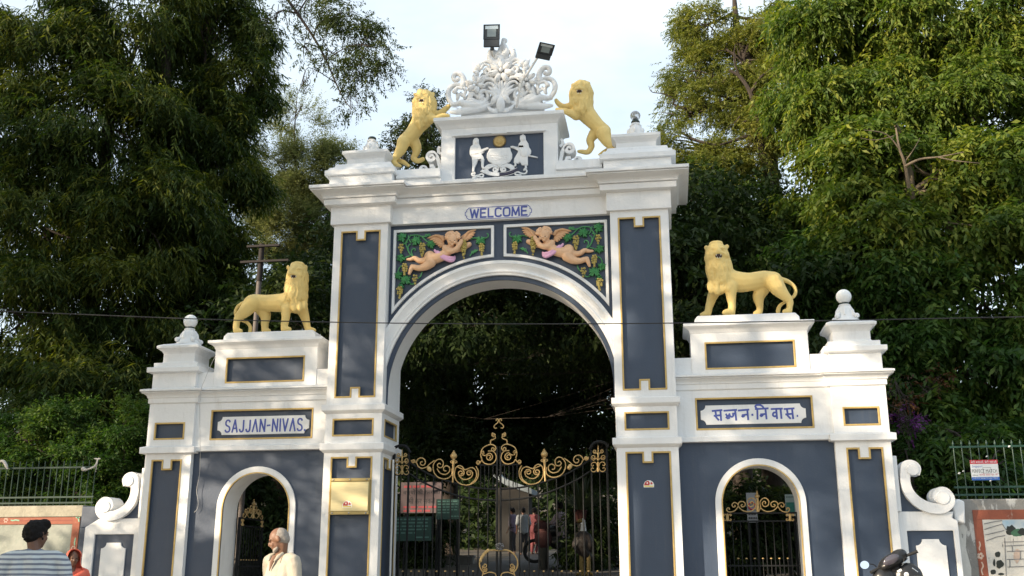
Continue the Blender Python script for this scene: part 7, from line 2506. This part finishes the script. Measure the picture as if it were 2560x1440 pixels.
# ---- boards beyond the main gate, their colours darkened to stand in for shade
def board(px0, py0, px1, py1, Y, material, label, lines, post=True, tilt=0.0):
    a, b = at(px0, py0, Y), at(px1, py1, Y)
    t = thing('notice_board', label, 'notice board', ((a.x + b.x) / 2, Y, ground_z(0, Y)), 'notice boards inside the park')
    m = MB()
    m.box(a.x, b.x, Y, Y + 0.03, b.z, a.z)
    m.build('panel', material, t)
    for q in (0.12, 0.88):
        x = a.x + (b.x - a.x) * q
        m = MB()
        m.tube([(x, Y + 0.05, ground_z(0, Y)), (x, Y + 0.05, a.z)], 0.025, 8)
        m.build('post', M_IRON, t, smooth=True)
    W, H_ = b.x - a.x, a.z - b.z
    rnd = random.Random(int(px0))
    for (txt, u0, u1, v0, hh, mt_) in lines:
        if txt:
            text_mesh(txt, t, a.x + u0 * W, a.x + u1 * W, b.z + v0 * H_, hh * H_, Y - 0.004, mt_)
        else:                                   # a line too small to read: word-long brush marks
            u = u0
            while u < u1 - 0.05:
                w_ = rnd.uniform(0.08, 0.2)
                m = MB()
                m.box(a.x + u * W, a.x + min(u1, u + w_) * W, Y - 0.005, Y - 0.002, b.z + v0 * H_, b.z + (v0 + hh * 0.7) * H_)
                m.build('painted_word', mt_, t)
                u += w_ + 0.035
    return t
M_BPINK = mat('shade_toned_pink_board', (0.11, 0.08, 0.085), 0.75, var=0.15, var_scale=4)
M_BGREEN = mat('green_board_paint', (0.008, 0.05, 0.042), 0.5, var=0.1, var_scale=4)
M_BTEXT = mat('mint_board_lettering', (0.09, 0.20, 0.175), 0.7)
M_BREDT = mat('red_board_lettering', (0.30, 0.04, 0.05), 0.6)
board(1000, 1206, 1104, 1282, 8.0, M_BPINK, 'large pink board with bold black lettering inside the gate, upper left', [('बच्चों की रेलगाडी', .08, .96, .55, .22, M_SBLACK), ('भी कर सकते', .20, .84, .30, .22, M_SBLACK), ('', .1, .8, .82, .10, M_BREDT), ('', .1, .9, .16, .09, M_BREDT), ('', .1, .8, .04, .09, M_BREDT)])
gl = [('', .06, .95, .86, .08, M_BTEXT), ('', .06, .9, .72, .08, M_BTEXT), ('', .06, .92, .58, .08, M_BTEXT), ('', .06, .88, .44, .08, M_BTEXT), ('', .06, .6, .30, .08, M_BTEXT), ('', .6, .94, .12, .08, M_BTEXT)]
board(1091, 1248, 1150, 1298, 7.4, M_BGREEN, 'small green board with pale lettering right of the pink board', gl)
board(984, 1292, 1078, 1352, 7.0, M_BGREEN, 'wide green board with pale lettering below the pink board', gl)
board(1865, 1232, 1895, 1306, 5.0, mat('grey_white_board', (0.30, 0.31, 0.32), 0.6), 'pale notice with a red ring seen through the right wicket gate', [('', .1, .9, .25, .08, M_SBLACK), ('', .1, .9, .12, .08, M_SBLACK)])
board(1962, 1236, 1990, 1290, 5.4, mat('green_white_board', (0.30, 0.36, 0.33), 0.6), 'green and white map board at the right edge of the right doorway', [('', .1, .9, .86, .05, M_BGREEN)])
t = [o for o in bpy.data.objects if o.name.startswith('notice_board') and 'red ring' in o['label']][0]
c = at(1880, 1265, 4.99)
m = MB()
m.tube([c + Vector((0.06 * math.cos(a), 0, 0.06 * math.sin(a))) for a in np.linspace(0, 2 * PI, 25)], 0.012, 6, cap=False)
m.build('red_ring', M_SRED, t, smooth=True)
t = [o for o in bpy.data.objects if o.name.startswith('notice_board') and 'map board' in o['label']][0]
a_, b_ = at(1965, 1256, 5.385), at(1987, 1284, 5.385)
m = MB()
m.box(a_.x, b_.x, 5.385, 5.394, b_.z, a_.z)
m.build('map_print', mat('map_green', (0.03, 0.20, 0.15), 0.6, var=0.4, var_scale=20), t)

# ---- eagle statue, agave, pots
M_EBROWN = mat('dark_brown_feather_paint', (0.022, 0.016, 0.013), 0.6, bump=0.5, bump_scale=30)
M_EWHITE = mat('white_feather_paint', (0.68, 0.67, 0.66), 0.6, bump=0.4, bump_scale=40)
M_EYELLOW = mat('yellow_beak_paint', (0.22, 0.15, 0.04), 0.6)
ze = zoom(1240, 1200, 6)
YE = 9.5
KE = (YE + 14) / FPX / 6
E_ = lambda a, b, d=0.0: ze(a, b, YE + d)
gE = ground_z(0, YE)
eg = thing('eagle_statue', 'dark eagle statue with a white head beside the path inside the gate', 'statue', (E_(1340, 1200).x, YE, gE))
mb = MB()
chain(mb, [(E_(1310, 800), 60 * KE), (E_(1290, 900), 120 * KE), (E_(1280, 1000), 125 * KE), (E_(1330, 1090), 80 * KE), (E_(1420, 1170, 0.1), 45 * KE)])
for s in (-1, 1):
    chain(mb, [(E_(1310 + s * 60, 850), 60 * KE), (E_(1300 + s * 95, 980), 70 * KE), (E_(1330 + s * 60, 1110, 0.05), 30 * KE)])
sculpt(mb, 'body', M_EBROWN, eg, 0.025, 3)
mb = MB()
chain(mb, [(E_(1300, 615), 38 * KE), (E_(1310, 680), 36 * KE), (E_(1310, 760), 46 * KE), (E_(1308, 805), 44 * KE)])
sculpt(mb, 'white_head', M_EWHITE, eg, 0.012, 2)
m = MB()
m.tube(spline([E_(1290, 610, -0.02), E_(1255, 612, -0.03), E_(1232, 622, -0.03), E_(1228, 638, -0.03)], 3), [0.05, 0.05, 0.045, 0.04, 0.035, 0.03, 0.025, 0.02, 0.015, 0.01], 8)
m.build('beak', M_EYELLOW, eg, smooth=True)
for x in (1282, 1386):
    m = MB()
    m.tube([E_(x, 1100), (E_(x, 1200).x, YE, gE + 0.06)], 0.05, 8)
    for dx in (-0.12, 0, 0.12):
        m.tube([(E_(x, 1200).x, YE, gE + 0.06), (E_(x, 1200).x + dx, YE - 0.16, gE + 0.03)], [0.045, 0.03], 6)
    m.build('talon_leg', M_EYELLOW, eg, smooth=True)

YA = 11.6
M_DSTONE = mat('mossy_dark_stone', (0.05, 0.048, 0.04), 0.9, var=0.4, var_scale=6)
ag = thing('potted_agave', 'spiky agave in a red pot on a stand inside the gate', 'plant', (ze(1265, 700, YA).x, YA, ground_z(0, YA)))
pc = ze(1262, 470, YA)
m = MB()
m.lathe([(0.10, -0.28), (0.13, -0.26), (0.16, -0.02), (0.18, 0.0), (0.17, 0.03)], pc, 18)
m.build('pot', mat('red_clay_pot', (0.06, 0.014, 0.010), 0.85), ag, smooth=0.6)
m = MB()
m.tube([(pc.x, YA, ground_z(0, YA)), (pc.x, YA, pc.z - 0.28)], [0.14, 0.11], 12)
m.build('stand', M_DSTONE, ag, smooth=0.6)
M_AGAVE = mat('agave_leaf', (0.045, 0.065, 0.028), 0.55, var=0.3, var_scale=6)
rnd = random.Random(4)
for i in range(30):
    a = i * 2.399
    el = math.radians(28 + 58 * ((i * 7) % 30) / 30)
    ln = rnd.uniform(0.62, 0.95)
    d = Vector((math.cos(a) * math.cos(el), math.sin(a) * math.cos(el), math.sin(el)))
    b0 = pc + Vector((0, 0, 0.02))
    q = [b0, b0 + d * ln * 0.5, b0 + d * ln + Vector((0, 0, -0.06 * math.cos(el)))]
    m = MB()
    m.tube(spline(q, 3), [0.030, 0.036, 0.040, 0.040, 0.034, 0.024, 0.004], 6, flat=0.45)
    m.build('leaf', M_AGAVE, ag, smooth=True)

# motorcyclist among the plants
YM = 13.5
zm = lambda a, b, d=0.0: ze(a, b, YM + d)
gM = ground_z(0, YM)
rb = zm(985, 800)
person('rider in a pale pink shirt sitting on a dark motorcycle inside the gate', (rb.x, YM, zm(985, 350).z - 1.68), 75, 1.7, M_SKIN2, M_SH4, M_TROUS, voxel=0.02, hair=('thick', M_HAIRB), lean=0.05, sleeve=0.6,
       arms={1: ((0.19, 0, 1.385), (0.24, 0.16, 1.16), (0.24, 0.42, 1.05)), -1: ((0.19, 0, 1.385), (0.24, 0.16, 1.16), (0.24, 0.42, 1.05))})
mo = thing('motorcycle', 'dark motorcycle with chrome handlebar ridden by the pink shirted visitor', 'motorcycle', (rb.x - 0.3, YM, gM))
bz = zm(985, 640).z
m = MB()
m.tube(spline([zm(740, 640, -0.3), zm(790, 655, -0.2), zm(905, 658, 0.0), zm(850, 640, 0.35)], 3), 0.016, 7)
m.build('handlebar', M_CHROME, mo, smooth=True)
mb = MB()
mb.ball((rb.x - 0.15, YM, bz - 0.22), (0.34, 0.15, 0.16), 14, 8)
mb.ball((rb.x + 0.35, YM, bz - 0.24), (0.40, 0.14, 0.09), 14, 8)
mb.ball((rb.x - 0.05, YM, bz - 0.50), (0.30, 0.14, 0.20), 14, 8)
sculpt(mb, 'tank_and_seat', M_BLACKP, mo, 0.025, 2)
m = MB()
m.ball((rb.x - 0.62, YM - 0.02, bz - 0.10), (0.09, 0.10, 0.10), 12, 8)
m.build('headlamp', M_CHROME, mo, smooth=True)
for dx in (-0.72, 0.62):
    m = MB()
    pts = [(rb.x + dx + 0.27 * math.cos(a), YM, bz - 0.72 + 0.27 * math.sin(a)) for a in np.linspace(0, 2 * PI, 25)]
    m.tube(pts, 0.045, 7, cap=False)
    m.build('wheel', M_RUBBER, mo, smooth=True)
    m = MB()
    m.tube([(rb.x + dx, YM - 0.04, bz - 0.72), (rb.x + dx * 0.8, YM - 0.04, bz - 0.15)], 0.025, 7)
    m.build('fork', M_CHROME, mo, smooth=True)
pots = [(1355, 1322, 12, 0.20), (1358, 1346, 11.5, 0.22)]
M_POT = mat('dull_red_pot', (0.06, 0.02, 0.019), 0.85)
for i, (px, py, Y, r) in enumerate(pots):
    c = at(px, py, Y)
    t = thing('clay_pot', ('upper' if i == 0 else 'lower') + ' round red clay pot among the plants inside the gate', 'pot', (c.x, Y, c.z - r), 'clay pots inside the park')
    m = MB()
    m.lathe([(r * .5, -r), (r * .9, -r * .5), (r, 0), (r * .85, r * .5), (r * .55, r * .8), (r * .65, r)], c, 18)
    m.build('bowl', M_POT, t, smooth=0.8)
    m = MB()
    m.tube([(c.x, Y, ground_z(0, Y)), (c.x, Y, c.z - r)], r * 0.5, 12)
    m.build('stand', M_DSTONE, t, smooth=0.6)
# low white planter walls and the sloping roof edge
for (px0, px1, py0, py1, Y, label) in ((1096, 1182, 1388, 1412, 14, 'low white planter wall left of the path inside the gate'), (1816, 1866, 1371, 1402, 8, 'low pale planter wall seen through the right wicket gate'), (640, 700, 1392, 1420, 9, 'low pale kerb seen through the left doorway')):
    a, b = at(px0, py0, Y), at(px1, py1, Y)
    t = thing('planter', label, 'planter', ((a.x + b.x) / 2, Y, ground_z(0, Y)), 'low planter walls inside the park')
    m = MB()
    m.box(a.x, b.x, Y, Y + 0.25, ground_z(0, Y) - 0.1, a.z - 0.06)
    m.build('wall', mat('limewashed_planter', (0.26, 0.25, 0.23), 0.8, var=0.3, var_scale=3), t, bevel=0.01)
    m = MB()
    m.box(a.x - 0.03, b.x + 0.03, Y - 0.03, Y + 0.28, a.z - 0.06, a.z)
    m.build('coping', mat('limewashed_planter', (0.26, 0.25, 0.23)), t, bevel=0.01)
t = thing('ticket_kiosk', 'small kiosk with a sloping pale roof edge deep inside the park', 'kiosk', (at(1270, 1300, 24).x, 24.5, ground_z(0, 24)))
q = [at(1222, 1166, 24), at(1262, 1196, 24), at(1330, 1222, 24), at(1330, 1236, 24), at(1262, 1212, 24), at(1232, 1190, 24)]
m = MB()
m.plate([[(p.x, p.z) for p in q]], 24, 25.6)
m.build('roof', mat('pale_blue_roof', (0.22, 0.26, 0.29), 0.5), t, bevel=0.02)
m = MB()
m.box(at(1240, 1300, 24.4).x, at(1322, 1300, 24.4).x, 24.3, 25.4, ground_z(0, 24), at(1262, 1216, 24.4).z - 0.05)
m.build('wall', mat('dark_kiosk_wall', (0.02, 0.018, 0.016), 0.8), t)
